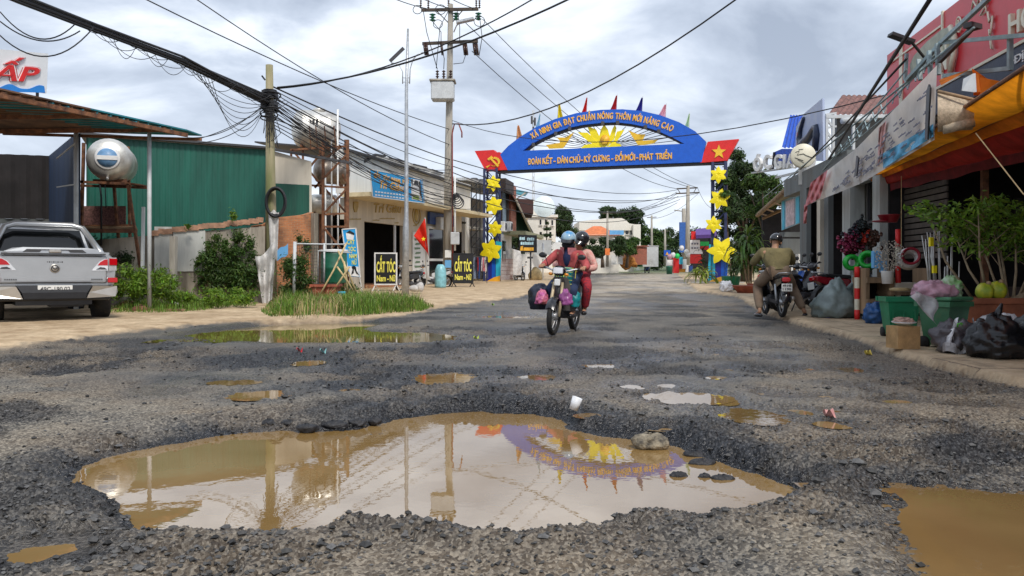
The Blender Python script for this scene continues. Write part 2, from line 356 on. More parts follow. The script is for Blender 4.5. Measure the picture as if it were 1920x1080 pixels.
# broken lip round the big hole: gentle on the near side, higher and wider on the far left
rim = np.exp(-((dm - 0.20) / 0.15) ** 2) * 0.035
WLa = WL - SLOPE * (YY - 4.2); WL2a = WL2 - SLOPE * (YY - 12.5); WL3a = WL3 - SLOPE * (YY - 3.4)
lipw = 0.16 + 0.16 * sst(0, -2.5, XX) + 0.10 * f1
hm = WLa + (0.0 - WLa) * sst(0.0, 1, (dm) / lipw)
h = np.where(dm < 0, np.minimum(h, WLa - 0.10 * sst(0, -0.25, dm) - 0.004), np.where(dm < lipw, hm + h * sst(0, 1, dm / lipw), h)) + rim * (dm > 0)
h = np.where(ds < 0, np.minimum(h, WL2a - 0.05 * sst(0, -0.4, ds)), np.where(ds < 0.25, WL2a + (h - WL2a) * sst(0, 0.25, ds), h))
h = np.where(dr < 0, np.minimum(h, WL3a - 0.05 * sst(0, -0.4, dr)), np.where(dr < 0.2, WL3a + (h - WL3a) * sst(0, 0.2, dr), h))
smallz = []; dsm = np.full(XX.shape, 9.0)
for (px, py, a, b) in SMALL:
    c = G(px, py, -0.012); rx = a / F * c.y; ry = (G(px, py - b, -0.012).y - G(px, py + b, -0.012).y) / 2
    d = np.hypot((wx - 0.0 - c.x) / rx, (wy - c.y) / ry) - 1 + (f2 - .5) * 0.9 + (f3 - .5) * .3
    d = d * max(min(rx, ry), .12) - .02; dsm = np.minimum(dsm, d)
    h = np.where(d < 0.22, np.minimum(h, -0.02 - 0.03 * sst(0, -0.2, d) + 0.040 * sst(0, 0.22, d)), h); smallz.append((c.x, c.y, rx, ry))
dall = np.minimum(np.minimum(dm, ds * 1.0), np.minimum(dr, dsm))
# dark loose asphalt: around the hole and in long drifts
dark = sst(0.62, 0.05, dm + (f1 - .5) * 0.9) * (0.35 + 0.65 * sst(3.2, 4.6, YY - 0.25 * XX * 0))
dark = np.maximum(dark, sst(0.13, 0.02, dm) )
strips = [GP([(0,668),(250,652),(620,650),(900,640),(1010,628),(900,668),(620,682),(300,690),(60,700)]), GP([(560,760),(760,700),(960,716),(1130,740),(1290,790),(1480,830),(1400,850),(1150,805),(900,760),(700,790),(560,800)]),
          GP([(1400,830),(1600,800),(1800,790),(1990,800),(2050,900),(1800,905),(1640,895),(1480,870)]), GP([(30,880),(150,840),(330,790),(420,780),(380,800),(250,832),(160,870),(100,905)]), GP([(600,690),(760,680),(900,690),(850,705),(700,730),(560,740)]),
          GP([(820,640),(960,628),(1080,632),(1060,650),(900,655)]), GP([(1250,610),(1400,640),(1460,700),(1380,690),(1260,650)])]
for i, s_ in enumerate(strips): dark = np.maximum(dark, sst(0.35, -0.35, sdist(wx, wy, s_) + (f1 - .5) * 1.3 + (f2 - .5) * .5) * (0.95 if i < 5 else 0.6))
dark = np.clip(dark * (0.75 + 0.9 * f2), 0, 1) * road
patch = sst(0.48, 0.62, fbm(XX * .8 + 5, YY * 1.6, 5, 33)) * road * (YY < 30) * 0.8
dark = np.maximum(dark, patch)
rough_h = (f2 - .5) * 0.018 + (f3 - .5) * 0.017 + (f4 - .5) * 0.007
# chips of stone: a cell-like crest
rough_h = rough_h * (0.55 + 1.5 * dark + 0.25) * (1 - 0.75 * sand) * np.clip(9.0 / YY, 0.15, 1)
rough_h = np.where(dall < 0, 0, rough_h * sst(0, 0.04, dall))
chunks = (np.abs(fbm(XX * 4.5, YY * 4.5, 2, 55) - .5) * 2) ** 0.7
rough_h += dark * (chunks - .4) * 0.045 * sst(0.02, 0.15, dall) * (YY < 14)
plates = sst(.47, .50, fbm(XX * 2.6 + 3, YY * 2.6, 4, 91)) * dark * sst(.10, .3, dall) * (YY < 13)
h = h + rough_h - .03 * plates
wet = np.clip(sst(0.5, 0.0, dall) * 0.9 + sst(.13, .03, dall) * .8 + sst(.42, .66, fbm(XX * .7 + 9, YY * .35, 4, 77)) * road * .7, 0, 1.6)
far = sst(60, 110, YY) * (np.abs(XX) > 10)
me = bpy.data.meshes.new('ground'); nV = nu * NV
co = np.stack([XX, YY, h], -1).reshape(-1, 3).astype(np.float32)
idx = np.arange(nV).reshape(NV, nu); quads = np.stack([idx[:-1, :-1], idx[:-1, 1:], idx[1:, 1:], idx[1:, :-1]], -1).reshape(-1, 4)
me.vertices.add(nV); me.vertices.foreach_set('co', co.ravel()); me.loops.add(quads.size); me.loops.foreach_set('vertex_index', quads.ravel().astype(np.int32))
me.polygons.add(len(quads)); me.polygons.foreach_set('loop_start', np.arange(0, quads.size, 4, dtype=np.int32)); me.polygons.foreach_set('use_smooth', np.ones(len(quads), bool))
me.update(calc_edges=True)
def attr(nm, a, b, c, d):
    A = me.attributes.new(nm, 'FLOAT_COLOR', 'POINT'); A.data.foreach_set('color', np.stack([a, b, c, d], -1).astype(np.float32).ravel())
attr('maska', sand, dark, wet, np.clip(brown, 0, 1)); attr('maskb', dust, far * 1.0, sandr, sst(4.8, 8, YY) * sst(.30, .45, fbm(XX * .5, YY * .3, 4, 70)))
gm = bpy.data.materials.new('ground_surface'); gm.use_nodes = True; t = gm.node_tree; bs = t.nodes['Principled BSDF']
def mixc(f, a, b, t=t, mode='MIX'):
    n = N('ShaderNodeMix', t, data_type='RGBA', blend_type=mode)
    for i, v in ((0, f), (6, a), (7, b)):
        if isinstance(v, (int, float)): n.inputs[i].default_value = v
        elif isinstance(v, tuple): n.inputs[i].default_value = v + (1,)
        else: L(t, v, n.inputs[i])
    return n.outputs[2]
def ramp(src, p0, c0, p1, c1, t=t):
    r = N('ShaderNodeValToRGB', t); e = r.color_ramp.elements; e[0].position = p0; e[0].color = c0 + (1,); e[1].position = p1; e[1].color = c1 + (1,); L(t, src, r.inputs[0]); return r.outputs[0]
tcg = N('ShaderNodeTexCoord', t).outputs['Object']
def noi(sc, det=4, ro=.6, sy=1.0):
    n = N('ShaderNodeTexNoise', t); n.inputs['Scale'].default_value = sc; n.inputs['Detail'].default_value = det; n.inputs['Roughness'].default_value = ro
    if sy != 1: m = N('ShaderNodeMapping', t); m.inputs['Scale'].default_value = (1, sy, 1); L(t, tcg, m.inputs[0]); L(t, m.outputs[0], n.inputs['Vector'])
    else: L(t, tcg, n.inputs['Vector'])
    return n.outputs[0]
def vor(sc, feat='F1'):
    n = N('ShaderNodeTexVoronoi', t, feature=feat); n.inputs['Scale'].default_value = sc; L(t, tcg, n.inputs['Vector']); return n
ma = N('ShaderNodeAttribute', t, attribute_name='maska'); sa = N('ShaderNodeSeparateColor', t); L(t, ma.outputs['Color'], sa.inputs[0])
mb_ = N('ShaderNodeAttribute', t, attribute_name='maskb'); sb = N('ShaderNodeSeparateColor', t); L(t, mb_.outputs['Color'], sb.inputs[0])
v1 = vor(75); v2 = vor(34)
stone = ramp(v1.outputs['Color'], 0.3, (0.018, 0.018, 0.018), 0.85, (0.46, 0.41, 0.33))
asph = mixc(0.6, ramp(noi(3, 8), .35, (0.045, 0.045, 0.045), .65, (0.23, 0.205, 0.17)), stone)
asph = mixc(ramp(noi(1.1, 6), .45, (0, 0, 0), .75, (.75, .75, .75)), asph, mixc(.55, stone, (0.42, 0.33, 0.22)))
darkc = mixc(0.6, ramp(v2.outputs['Color'], .3, (0.004, 0.004, 0.006), .95, (0.05, 0.051, 0.056)), ramp(v1.outputs['Color'], .45, (0.005, 0.005, 0.007), .9, (0.15, 0.15, 0.155)))
brownc = mixc(.5, ramp(noi(7, 8), .3, (0.09, 0.06, 0.035), .7, (0.30, 0.22, 0.14)), stone)
sandc = ramp(noi(2.0, 9, .65), .33, (0.33, 0.22, 0.12), .66, (0.70, 0.54, 0.35))
sandc = mixc(ramp(noi(14, 6), .45, (0, 0, 0), .8, (.6, .6, .6)), sandc, (0.20, 0.14, 0.09))
pave = ramp(noi(3.5, 9, .7), .3, (0.34, 0.24, 0.14), .66, (0.64, 0.49, 0.32))
br = N('ShaderNodeTexBrick', t); L(t, tcg, br.inputs['Vector']); br.inputs['Scale'].default_value = 1.0; br.inputs['Brick Width'].default_value = 1.1; br.inputs['Row Height'].default_value = 0.8; br.inputs['Mortar Size'].default_value = 0.012
pave = mixc(M_('MULTIPLY', br.outputs['Fac'], 0.8, t), pave, (0.09, 0.06, 0.04))
pave = mixc(ramp(noi(1.2, 9, .75, .6), .56, (0, 0, 0), .66, (.6, .6, .6)), pave, (0.16, 0.12, 0.08))
sandc = mixc(sb.outputs[2], sandc, pave)
mudc = ramp(noi(5, 6), .3, (0.13, 0.08, 0.04), .7, (0.34, 0.22, 0.11))
asph = mixc(M_('MULTIPLY', mb_.outputs['Alpha'], .75, t), asph, ramp(noi(2.2, 9, .7, .5), .32, (0.05, 0.05, 0.05), .68, (0.16, 0.15, 0.135)))
c = mixc(sa.outputs[1], asph, darkc); c = mixc(ma.outputs['Alpha'], c, brownc)
c = mixc(M_('MULTIPLY', sb.outputs[0], ramp(noi(1.5, 8, .7, .4), .35, (.25, .25, .25), .6, (1, 1, 1)), t), c, ramp(noi(4, 8), .3, (0.36, 0.29, 0.21), .7, (0.62, 0.54, 0.43)))
c = mixc(sa.outputs[0], c, sandc)
c = mixc(sb.outputs[1], c, (0.10, 0.13, 0.05))
wetf = M_('MULTIPLY', sa.outputs[2], 0.55, t)
c = mixc(wetf, c, mixc(1.0, c, (0.42, 0.42, 0.44), mode='MULTIPLY'))
L(t, c, bs.inputs['Base Color'])
rg = N('ShaderNodeMapRange', t); L(t, M_('MULTIPLY', sa.outputs[2], M_('SUBTRACT', 1.0, sa.outputs[0], t), t), rg.inputs[0]); rg.inputs[3].default_value = 0.88; rg.inputs[4].default_value = 0.24; L(t, rg.outputs[0], bs.inputs['Roughness'])
hgt = M_('ADD', M_('MULTIPLY', M_('SUBTRACT', 1.0, v1.outputs['Distance'], t), 0.6, t), M_('MULTIPLY', noi(140, 3), .5, t), t)
hgt = M_('ADD', hgt, M_('MULTIPLY', M_('SUBTRACT', 1.0, v2.outputs['Distance'], t), M_('MULTIPLY', sa.outputs[1], 1.5, t), t), t)
bp = N('ShaderNodeBump', t); bp.inputs['Distance'].default_value = 0.012; L(t, hgt, bp.inputs['Height'])
L(t, M_('SUBTRACT', 0.95, M_('MULTIPLY', sa.outputs[0], .6, t), t), bp.inputs['Strength']); L(t, bp.outputs[0], bs.inputs['Normal'])
me.materials.append(gm)
ground = bpy.data.objects.new('ground', me); COL.objects.link(ground); ground['kind'] = 'structure'
def hgt_at(x, y):                               # ground height near a point (nearest grid vertex)
    j = int(np.argmin(np.abs(ys - y))); i = int(np.argmin(np.abs(us - x / max(y, 1e-3)))); return float(h[j, i])
mbg = MB().box((0, -30, -0.15), (120, 62.2, 0.1)); o = part('ground', mbg, mat('far_ground', (0.2, 0.17, 0.13))); o['kind'] = 'structure'
# ------------------------------------------------------------------ water
def water_mat(name, c1, c2, ior=1.45, ripple=0.02, rough=0.015):
    m = bpy.data.materials.new(name); m.use_nodes = True; t = m.node_tree; b = t.nodes['Principled BSDF']
    tc = N('ShaderNodeTexCoord', t).outputs['Object']; n = N('ShaderNodeTexNoise', t); n.inputs['Scale'].default_value = 0.9; n.inputs['Detail'].default_value = 4; L(t, tc, n.inputs['Vector'])
    r = N('ShaderNodeValToRGB', t); r.color_ramp.elements[0].position = .35; r.color_ramp.elements[1].position = .7; r.color_ramp.elements[0].color = c1 + (1,); r.color_ramp.elements[1].color = c2 + (1,); L(t, n.outputs[0], r.inputs[0]); L(t, r.outputs[0], b.inputs['Base Color'])
    b.inputs['Roughness'].default_value = rough; b.inputs['IOR'].default_value = ior
    n2 = N('ShaderNodeTexNoise', t); n2.inputs['Scale'].default_value = 14; n2.inputs['Detail'].default_value = 2; L(t, tc, n2.inputs['Vector'])
    bp = N('ShaderNodeBump', t); bp.inputs['Strength'].default_value = ripple; bp.inputs['Distance'].default_value = .01; L(t, n2.outputs[0], bp.inputs['Height']); L(t, bp.outputs[0], b.inputs['Normal'])
    MATS[name] = m; return m
water_mat('muddy_water', (0.23, 0.135, 0.04), (0.34, 0.225, 0.10), ior=3.0)
water_mat('brown_water', (0.15, 0.09, 0.035), (0.23, 0.145, 0.06), ior=1.4, ripple=.06)
water_mat('green_water', (0.14, 0.11, 0.03), (0.22, 0.16, 0.05), ior=1.7)
def pool(poly, z, grow, m, yc):
    cx = sum(p[0] for p in poly) / len(poly); cy = sum(p[1] for p in poly) / len(poly)
    b = MB(); n = len(poly)
    x0 = min(p[0] for p in poly) - grow; x1 = max(p[0] for p in poly) + grow; y0 = min(p[1] for p in poly) - grow; y1 = max(p[1] for p in poly) + grow
    b.add([(x0, y0, z), (x1, y0, z), (x1, y1, z), (x0, y1, z)], [(0, 1, 2, 3)])
    o = part('puddle_water', b, m); o['kind'] = 'structure'; o.location.z = SLOPE * yc; return o
pool(MAIN, WL, 0.05, 'muddy_water', 4.2); pool(SECOND, WL2, 0.05, 'green_water', 12.5); pool(RIGHTP, WL3, 0.02, 'brown_water', 3.4)
for i, (x, y, rx, ry) in enumerate(smallz):
    pts = [(x + rx * 1.25 * math.cos(a * .5236), y + ry * 1.25 * math.sin(a * .5236)) for a in range(12)]
    b = MB(); b.add([(p[0], p[1], -0.016 - 0.0006 * i) for p in pts], [tuple(range(12))]); o = part('puddle_water', b, 'muddy_water' if i % 3 else 'brown_water'); o['kind'] = 'structure'; o.location.z = SLOPE * y
# ------------------------------------------------------------------ loose stones: thousands of crumbs of asphalt
rngs = np.random.default_rng(5); V_, F_, n_ = [], [], 0
base = [Vector(v).normalized() for v in ((1, .2, .1), (-.9, .3, 0), (.1, 1, .2), (-.1, -1, 0), (.1, 0, .9), (0, .1, -.8), (.6, .6, .4), (-.6, -.5, .5))]
import bmesh
bmh = bmesh.new(); [bmh.verts.new(v) for v in base]; bmesh.ops.convex_hull(bmh, input=bmh.verts); bmh.verts.ensure_lookup_table(); bmh.verts.index_update()
bv = np.array([v.co[:] for v in bmh.verts]); bf = np.array([[v.index for v in f.verts] for f in bmh.faces]); bmh.free()
cnt = 0; VV, FF = [], []
while cnt < 15000:
    j = int(rngs.integers(0, NV - 1)); i = int(rngs.integers(0, nu - 1)); y = ys[j]
    if y > 13 or abs(us[i]) > 1.0 or dall[j, i] < 0.0 or sand[j, i] > .5: continue
    if rngs.random() > .16 + .9 * dark[j, i]: continue
    s_ = float(np.clip(rngs.lognormal(-4.75, .45), .003, .035)) * (1.0 if y < 6 else 1.25); a = rngs.random() * 6.28; ca, sa2 = math.cos(a), math.sin(a)
    p = bv * s_ * np.array([1, rngs.uniform(.6, 1), rngs.uniform(.45, .8)]); p = np.stack([p[:, 0] * ca - p[:, 1] * sa2, p[:, 0] * sa2 + p[:, 1] * ca, p[:, 2]], -1) + np.array([XX[j, i], y, h[j, i] + s_ * .25])
    VV.append(p); FF.append(bf + cnt * len(bv)); cnt += 1
b = MB(); b.v = [tuple(v) for v in np.concatenate(VV)]; b.f = [tuple(int(q) for q in f) for f in np.concatenate(FF)]; b.mi = [0] * len(b.f); b.sm = [False] * len(b.f)
o = part('gravel', b, mat('loose_stone', (.075, .074, .073), .7, var=.4, scale=60, bump=.2, island=.9)); tag(o, 'loose dark crumbs of broken asphalt scattered over the road', 'gravel', kind='stuff')
def rock(nm, lb, c, r, m, seed):
    o_ = Vector((seed * 7.1, 0, 0)); b = MB(); b.ell(Vector(c), r, 22, 14, f=lambda v: v * (1 + .35 * mnoise.noise(v.normalized() * 1.7 + o_) + .12 * mnoise.noise(v.normalized() * 6 + o_))); return single(nm, lb, 'rock', b, m, 'rocks in the big puddle')
mat('rock_speckled', (.42, .36, .26), .9, col2=(.05, .045, .04), scale=16, bump=.8, bscale=45); mat('rock_black', (.03, .03, .034), .6, var=.6, scale=20, bump=.8, bscale=40)
c = G(1219, 838, WL); rock('rock', 'speckled brown rock, largest of those in the big puddle', c + Vector((0, 0, .03)), (.10, .07, .055), 'rock_speckled', 1)
for i, (px, py, rx, lb) in enumerate(((1301, 853, .065, 'wet black lump just right of the speckled brown rock'), (1318, 868, .075, 'flat black lump below the first wet one'), (1272, 893, .05, 'low black lump left of the nearest one'), (1353, 898, .065, 'black lump nearest the right shore of the puddle'), (1320, 895, .035, 'tiny black lump between two larger black ones'))):
    c = G(px, py, WL); rock('rock', lb, c, (rx, rx * .6, .024), 'rock_black', 3 + i)
for i, (px, py, rx) in enumerate(((572, 810, .07), (625, 803, .085), (668, 800, .06), (700, 796, .05), (540, 801, .06), (600, 795, .05), (648, 792, .07), (500, 800, .05), (585, 786, .08), (690, 784, .06), (1150, 806, .07), (1120, 800, .05))):
    c = G(px, py, WL); rock('asphalt_slab', 'broken black asphalt slab on the far shore of the big puddle', c + Vector((0, .05, .015)), (rx, rx * .8, .03), 'rock_black', 13 + i)['group'] = 'asphalt slabs on the far shore'
c = G(1080, 775, 0); b = MB(); b.lathe(c + Vector((0, .05, .06)), [(.030, -.045), (.038, .045), (.036, .045), (.028, -.04)], 16, rot=Matrix.Rotation(.35, 3, 'Y')); single('paper_cup', 'crushed white paper cup standing on the rim of the big puddle', 'cup', b, mat('cup_white', (.78, .80, .84), .5, bump=.1))
for i, (px, py, c_, lb) in enumerate(((562, 659, (.6, .02, .03), 'small red scrap beyond the small puddles at left'), (606, 661, (.3, .6, .6), 'tiny teal scrap on the dark gravel'), (1628, 664, (.8, .6, .1), 'yellow scrap lying by the pavement edge'), (893, 636, (.6, .7, .1), 'yellowish leaf beside the rear puddle'), (924, 572, (.4, .6, .15), 'green leaf on the dusty road edge'), (1555, 780, (.7, .35, .32), 'pinkish scrap among the small right puddles'))):
    c = G(px, py, 0); b = MB(); b.sheet(lambda u, v: c + Vector((.07 * (u - .5), .06 * (v - .5), .02 + .03 * math.sin(u * 5 + v * 3))), 5, 5); single('litter', lb, 'litter', b, mat('litter_%d' % i, c_, .6), 'scraps of litter')
# ================================================================== flat facades are placed on vertical planes
class Plane:
    def __init__(s, a, b, Ya, Yb):             # seen at columns a, b, at distances Ya, Yb
        s.A = Vector((X_(a, Ya), Ya, 0)); B = Vector((X_(b, Yb), Yb, 0)); s.u = (B - s.A).normalized(); s.L = (B - s.A).length
        s.n = s.u.cross(Vector((0, 0, 1))); s.up = Vector((0, 0, 1))
        s.rz = math.atan2(s.u.y, s.u.x)
    def s_(s, px, out=0.0):
        A = s.A + s.n * out; dx = (px - 960) / F; return (dx * A.y - A.x) / (s.u.x - dx * s.u.y)
    def p(s, px, py, out=0.0):                 # point of the plane seen at that pixel, then moved `out` metres towards the street
        q = s.A + s.n * out + s.u * s.s_(px, out); q.z = Z_(py, q.y); return q
    def w(s, k, z, out=0.0): q = s.A + s.u * k + s.n * out; q.z = z; return q
    def sz(s, px, py): q = s.p(px, py); return s.s_(px), q.z
    def rect(s, mb, x0, y0, x1, y1, t=0.04, out=0.0):   # slab whose top-left is seen at (x0,y0), bottom-right at (x1,y1); true rectangle, top/bottom from the left end
        a = s.p(x0, y0); b = s.p(x1, y1); k0, k1 = s.s_(x0), s.s_(x1); z1, z0 = a.z, b.z
        return s.box(mb, k0, k1, z0, z1, t, out)
    def box(s, mb, k0, k1, z0, z1, t=0.04, out=0.0):
        c = s.w((k0 + k1) / 2, (z0 + z1) / 2, out + t / 2); return mb.box(c, (abs(k1 - k0), t, abs(z1 - z0)), rz=s.rz)
    def poly(s, mb, pts, t=0.03, out=0.0): q = [s.p(x, y, out) for x, y in pts]; return mb.prism(q, s.n * t) if True else None
    def text(s, mb, word, x0, x1, ybase, hpx, out, bold=.03, t=.01, shear=0, yb2=None):
        a = s.p(x0, ybase, out); b = s.p(x1, yb2 if yb2 is not None else ybase, out); ux = (b - a)
        hh = hpx / F * a.y; put_text(mb, word, ux.length, a, ux, s.up, bold, t, shear, hfit=hh, center=False)
def paint(name, col, rough=0.5, **k): return mat(name, col, rough, **{**dict(var=0.12, scale=4, bump=0.05), **k})
paint('gate_blue', (0.008, 0.11, 0.60), .4); paint('gate_red', (0.72, 0.02, 0.02), .5); paint('gold', (0.85, 0.52, 0.03), .4); paint('yellow', (0.95, 0.78, 0.01), .45, var=.12)
paint('orange_gold', (0.88, 0.45, 0.04), .45); paint('white_paint', (0.8, 0.8, 0.78), .5, dirt=.15); paint('cyan_paint', (0.03, 0.50, 0.72), .45); paint('navy', (0.015, 0.02, 0.25), .5)
paint('dark_steel', (0.05, 0.05, 0.055), .6, dirt=.2, dirtcol=(.12, .06, .03)); mat('galvanised', (0.50, 0.52, 0.54), .42, .6, var=.25, scale=9, dirt=.25, dirtcol=(.18, .13, .09))
mat('concrete', (0.40, 0.37, 0.32), .9, var=.4, scale=5, bump=.4, dirt=.4, dirtcol=(.12, .10, .07), streak=True); mat('cable_black', (0.012, 0.012, 0.015), .55, var=.1, bump=0)
mat('porcelain_brown', (0.05, 0.022, 0.015), .25, bump=0); mat('glass_green', (0.01, 0.14, 0.07), .15, bump=0); paint('light_grey', (0.55, 0.57, 0.58), .5, dirt=.3)
mat('rust', (0.30, 0.13, 0.06), .85, col2=(0.09, 0.04, 0.025), scale=7, bump=.4); mat('black_plastic', (0.015, 0.015, 0.017), .35, bump=.03); paint('black_paint', (0.012, 0.012, 0.014), .4)
# ------------------------------------------------------------------ welcome gate
gp = Plane(925, 1350, 45, 41)
gate = thing('welcome_gate', 'tall blue arched gate with gold lettering spanning the road', 'gate', tuple(gp.w(gp.L / 2, 0)), 0)
OUT = [(943,292),(958,276),(980,259),(1010,241),(1045,226),(1085,215),(1130,209),(1170,208),(1205,211),(1240,219),(1275,232),(1305,249),(1325,268)]
INN = [(985,285),(1000,273),(1020,262),(1042,252),(1068,243),(1095,237),(1130,233),(1158,232),(1185,235),(1210,240),(1235,248),(1262,260),(1285,272)]
b = MB()
for i in range(len(OUT) - 1):
    gp.poly(b, [OUT[i], INN[i], INN[i + 1], OUT[i + 1]], .5)
gp.poly(b, [(957, 321), (1317, 306), (1325, 268), (1285, 272), (985, 285), (943, 292)], .5, 0.001)
part('arch_panel', b, 'gate_blue', gate, world=True)
b = MB()
for i in range(len(INN) - 1): b.beam(gp.p(*INN[i], .25), gp.p(*INN[i + 1], .25), .14, .14)
b.beam(gp.p(930, 323, .25), gp.p(1362, 305, .25), .16, .2)
for i in (1, 3, 4, 6, 7, 9, 10): b.box(gp.p(INN[i][0], INN[i][1] - 2, .52), (.18, .06, .2))
part('arch_frame', b, 'dark_steel', gate, world=True)
# arc text
def circ(a, b_, c):
    (x1, y1), (x2, y2), (x3, y3) = a, b_, c; D = 2 * (x1 * (y2 - y3) + x2 * (y3 - y1) + x3 * (y1 - y2))
    ux = ((x1 * x1 + y1 * y1) * (y2 - y3) + (x2 * x2 + y2 * y2) * (y3 - y1) + (x3 * x3 + y3 * y3) * (y1 - y2)) / D
    uy = ((x1 * x1 + y1 * y1) * (x3 - x2) + (x2 * x2 + y2 * y2) * (x1 - x3) + (x3 * x3 + y3 * y3) * (x2 - x1)) / D
    return ux, uy, math.hypot(x1 - ux, y1 - uy)
def arc_text(word, pa, pm, pb, hh, bold, out, t, mb, wk=1.0):
    a, m, c = gp.sz(*pa), gp.sz(*pm), gp.sz(*pb); ux, uy, r_ = circ(a, m, c)
    t0 = math.atan2(a[1] - uy, a[0] - ux); t1 = math.atan2(c[1] - uy, c[0] - ux)
    ws = []
    for ch in word:
        if ch == ' ': ws.append(.42); continue
        vs, _ = text_mesh(ch, 0.02, .5); xs = [v[0] for v in vs]; ws.append((max(xs) - min(xs)) + .11)
    tot = sum(ws); acc = 0
    for ch, w_ in zip(word, ws):
        th = t0 + (t1 - t0) * (acc + w_ / 2) / tot; acc += w_
        if ch == ' ': continue
        o = gp.w(ux + r_ * math.cos(th), uy + r_ * math.sin(th), out)
        uxv = gp.u * math.sin(th) - gp.up * math.cos(th); uyv = gp.u * math.cos(th) + gp.up * math.sin(th)
        arc = abs(t1 - t0) * r_ * w_ / tot
        put_text(mb, ch, arc * .86 + bold * hh, o, uxv, uyv, bold, t, hfit=hh)
T1 = 'XÃ NINH GIA ĐẠT CHUẨN NÔNG THÔN MỚI NÂNG CAO'
b = MB(); arc_text(T1, (1002, 264), (1135, 226), (1262, 250), .33, .055, .51, .02, b); part('lettering_outline', b, 'white_paint', gate, world=True)
b = MB(); arc_text(T1, (1002, 264), (1135, 226), (1262, 250), .33, .022, .54, .03, b); part('lettering', b, 'orange_gold', gate, world=True)
words = [('ĐOÀN', 990, 1014), ('KẾT', 1017, 1036), ('-', 1038, 1042), ('DÂN', 1045, 1065), ('CHỦ', 1067, 1088), ('-', 1089, 1093), ('KỶ', 1095, 1108), ('CƯƠNG', 1111, 1143), ('-', 1146, 1150), ('ĐỔI', 1153, 1169), ('MỚI', 1171, 1191), ('-', 1193, 1197), ('PHÁT', 1199, 1225), ('TRIỂN', 1229, 1260)]
for nm, bo, out, m in (('slogan_outline', .055, .515, 'white_paint'), ('slogan', .024, .545, 'orange_gold')):
    b = MB()
    for wd, x0, x1 in words:
        y = 308.5 - (x0 - 990) * .041
        if wd == '-': gp.poly(b, [(x0, y - 5), (x1, y - 5), (x1, y - 3), (x0, y - 3)], .02, out); continue
        gp.text(b, wd, x0, x1, y, 11, out, bo, .02, yb2=y - (x1 - x0) * .041)
    part(nm, b, m, gate, world=True)
# lotus, doves, rays
b = MB()
for i in range(23):
    a = math.pi * (i + .5) / 23; c0 = (1133, 279); x = 1133 + 150 * math.cos(a); y = 279 - 60 * math.sin(a) ** .8
    y = max(y, 236); b.cyl(gp.p(1133 + 24 * math.cos(a), 279 - 10 * math.sin(a), .2), gp.p(x, y if y > 236 else 236 + abs(x - 1133) * .04, .2), .018, n=4)
part('ray_bars', b, 'dark_steel', gate, world=True)
b = MB()
pet = [[(1126,277),(1113,262),(1126,240),(1133,234),(1141,240),(1152,262),(1140,277)], [(1128,276),(1108,262),(1101,236),(1119,243),(1128,262)], [(1140,276),(1148,262),(1152,243),(1154,234),(1146,238),(1136,262)],
       [(1128,276),(1104,268),(1084,248),(1103,249),(1118,262)], [(1140,276),(1150,262),(1152,238),(1160,234),(1161,250),(1152,268)], [(1142,276),(1152,262),(1170,244),(1162,264),(1150,274)], [(1142,276),(1158,268),(1166,262),(1161,272),(1150,277)],
       [(1128,277),(1108,266),(1094,272),(1087,280),(1106,281)], [(1140,277),(1156,268),(1166,277),(1154,279)]]
pet = [[(1133,279),(1122,262),(1127,243),(1133,233),(1140,243),(1145,262)],[(1131,279),(1110,260),(1101,236),(1118,243),(1127,262)],[(1136,279),(1141,262),(1148,243),(1153,234),(1156,240),(1152,260)],
       [(1130,279),(1104,266),(1083,248),(1102,249),(1116,262)],[(1137,279),(1152,262),(1157,247),(1171,243),(1166,252),(1155,268)],[(1132,280),(1112,269),(1096,272),(1086,281),(1108,281)],[(1135,280),(1152,268),(1163,270),(1167,277),(1150,279)]]
for i, q in enumerate(pet): gp.poly(b, q, .04, .22 + .012 * i)
part('lotus', b, 'yellow', gate, world=True)
b = MB(); c = gp.p(1134, 262, .36); rt = Matrix.Rotation(gp.rz, 3, 'Z') @ Matrix.Rotation(R(90), 3, 'X')
b.cyl(c, c + gp.n * .03, .26, n=20); part('medallion', b, 'orange_gold', gate, world=True)
b = MB(); b.ell(c + gp.n * .05, (.09, .03, .13), rot=Matrix.Rotation(gp.rz, 3, 'Z')); b.box(c + gp.n * .05 - Vector((0, 0, .17)), (.26, .03, .1), rz=gp.rz); part('portrait', b, 'gold', gate, world=True)
for q in ([(1024,272),(1050,268),(1050,264),(1044,258),(1060,258),(1077,248),(1066,264),(1060,273),(1056,278),(1030,279)], [(1178,244),(1196,252),(1210,252),(1205,264),(1218,263),(1234,262),(1226,269),(1208,272),(1196,272)]):
    b = MB(); gp.poly(b, q, .05, .24); part('dove', b, 'gold', gate, world=True)
# red end flags with emblems
e1 = MB(); gp.poly(e1, [(895,285),(930,283),(934,288),(941,287),(956,320),(915,322)], .45, .04); e1 = part('end_flag', e1, 'gate_red', gate, world=True)
b = MB()
arc = [(927 + 11 * math.cos(a), 303 - 9 * math.sin(a)) for a in [R(-130 + i * 22) for i in range(11)]]; arc2 = [(926 + 8.0 * math.cos(a), 304.5 - 6.5 * math.sin(a)) for a in [R(105 - i * 22) for i in range(11)]]
gp.poly(b, arc + arc2, .03, .5); gp.poly(b, [(914,298),(922,292),(925,296),(917,301)], .03, .53); gp.poly(b, [(918,297),(921,295),(936,311),(933,313)], .03, .56); gp.poly(b, [(917,310),(920,309),(914,315),(911,313)], .03, .5)
part('hammer_and_sickle', b, 'gold', e1, world=True)
e2 = MB(); gp.poly(e2, [(1328,268),(1386,263),(1364,303),(1314,307)], .45, .04); e2 = part('end_flag', e2, 'gate_red', gate, world=True)
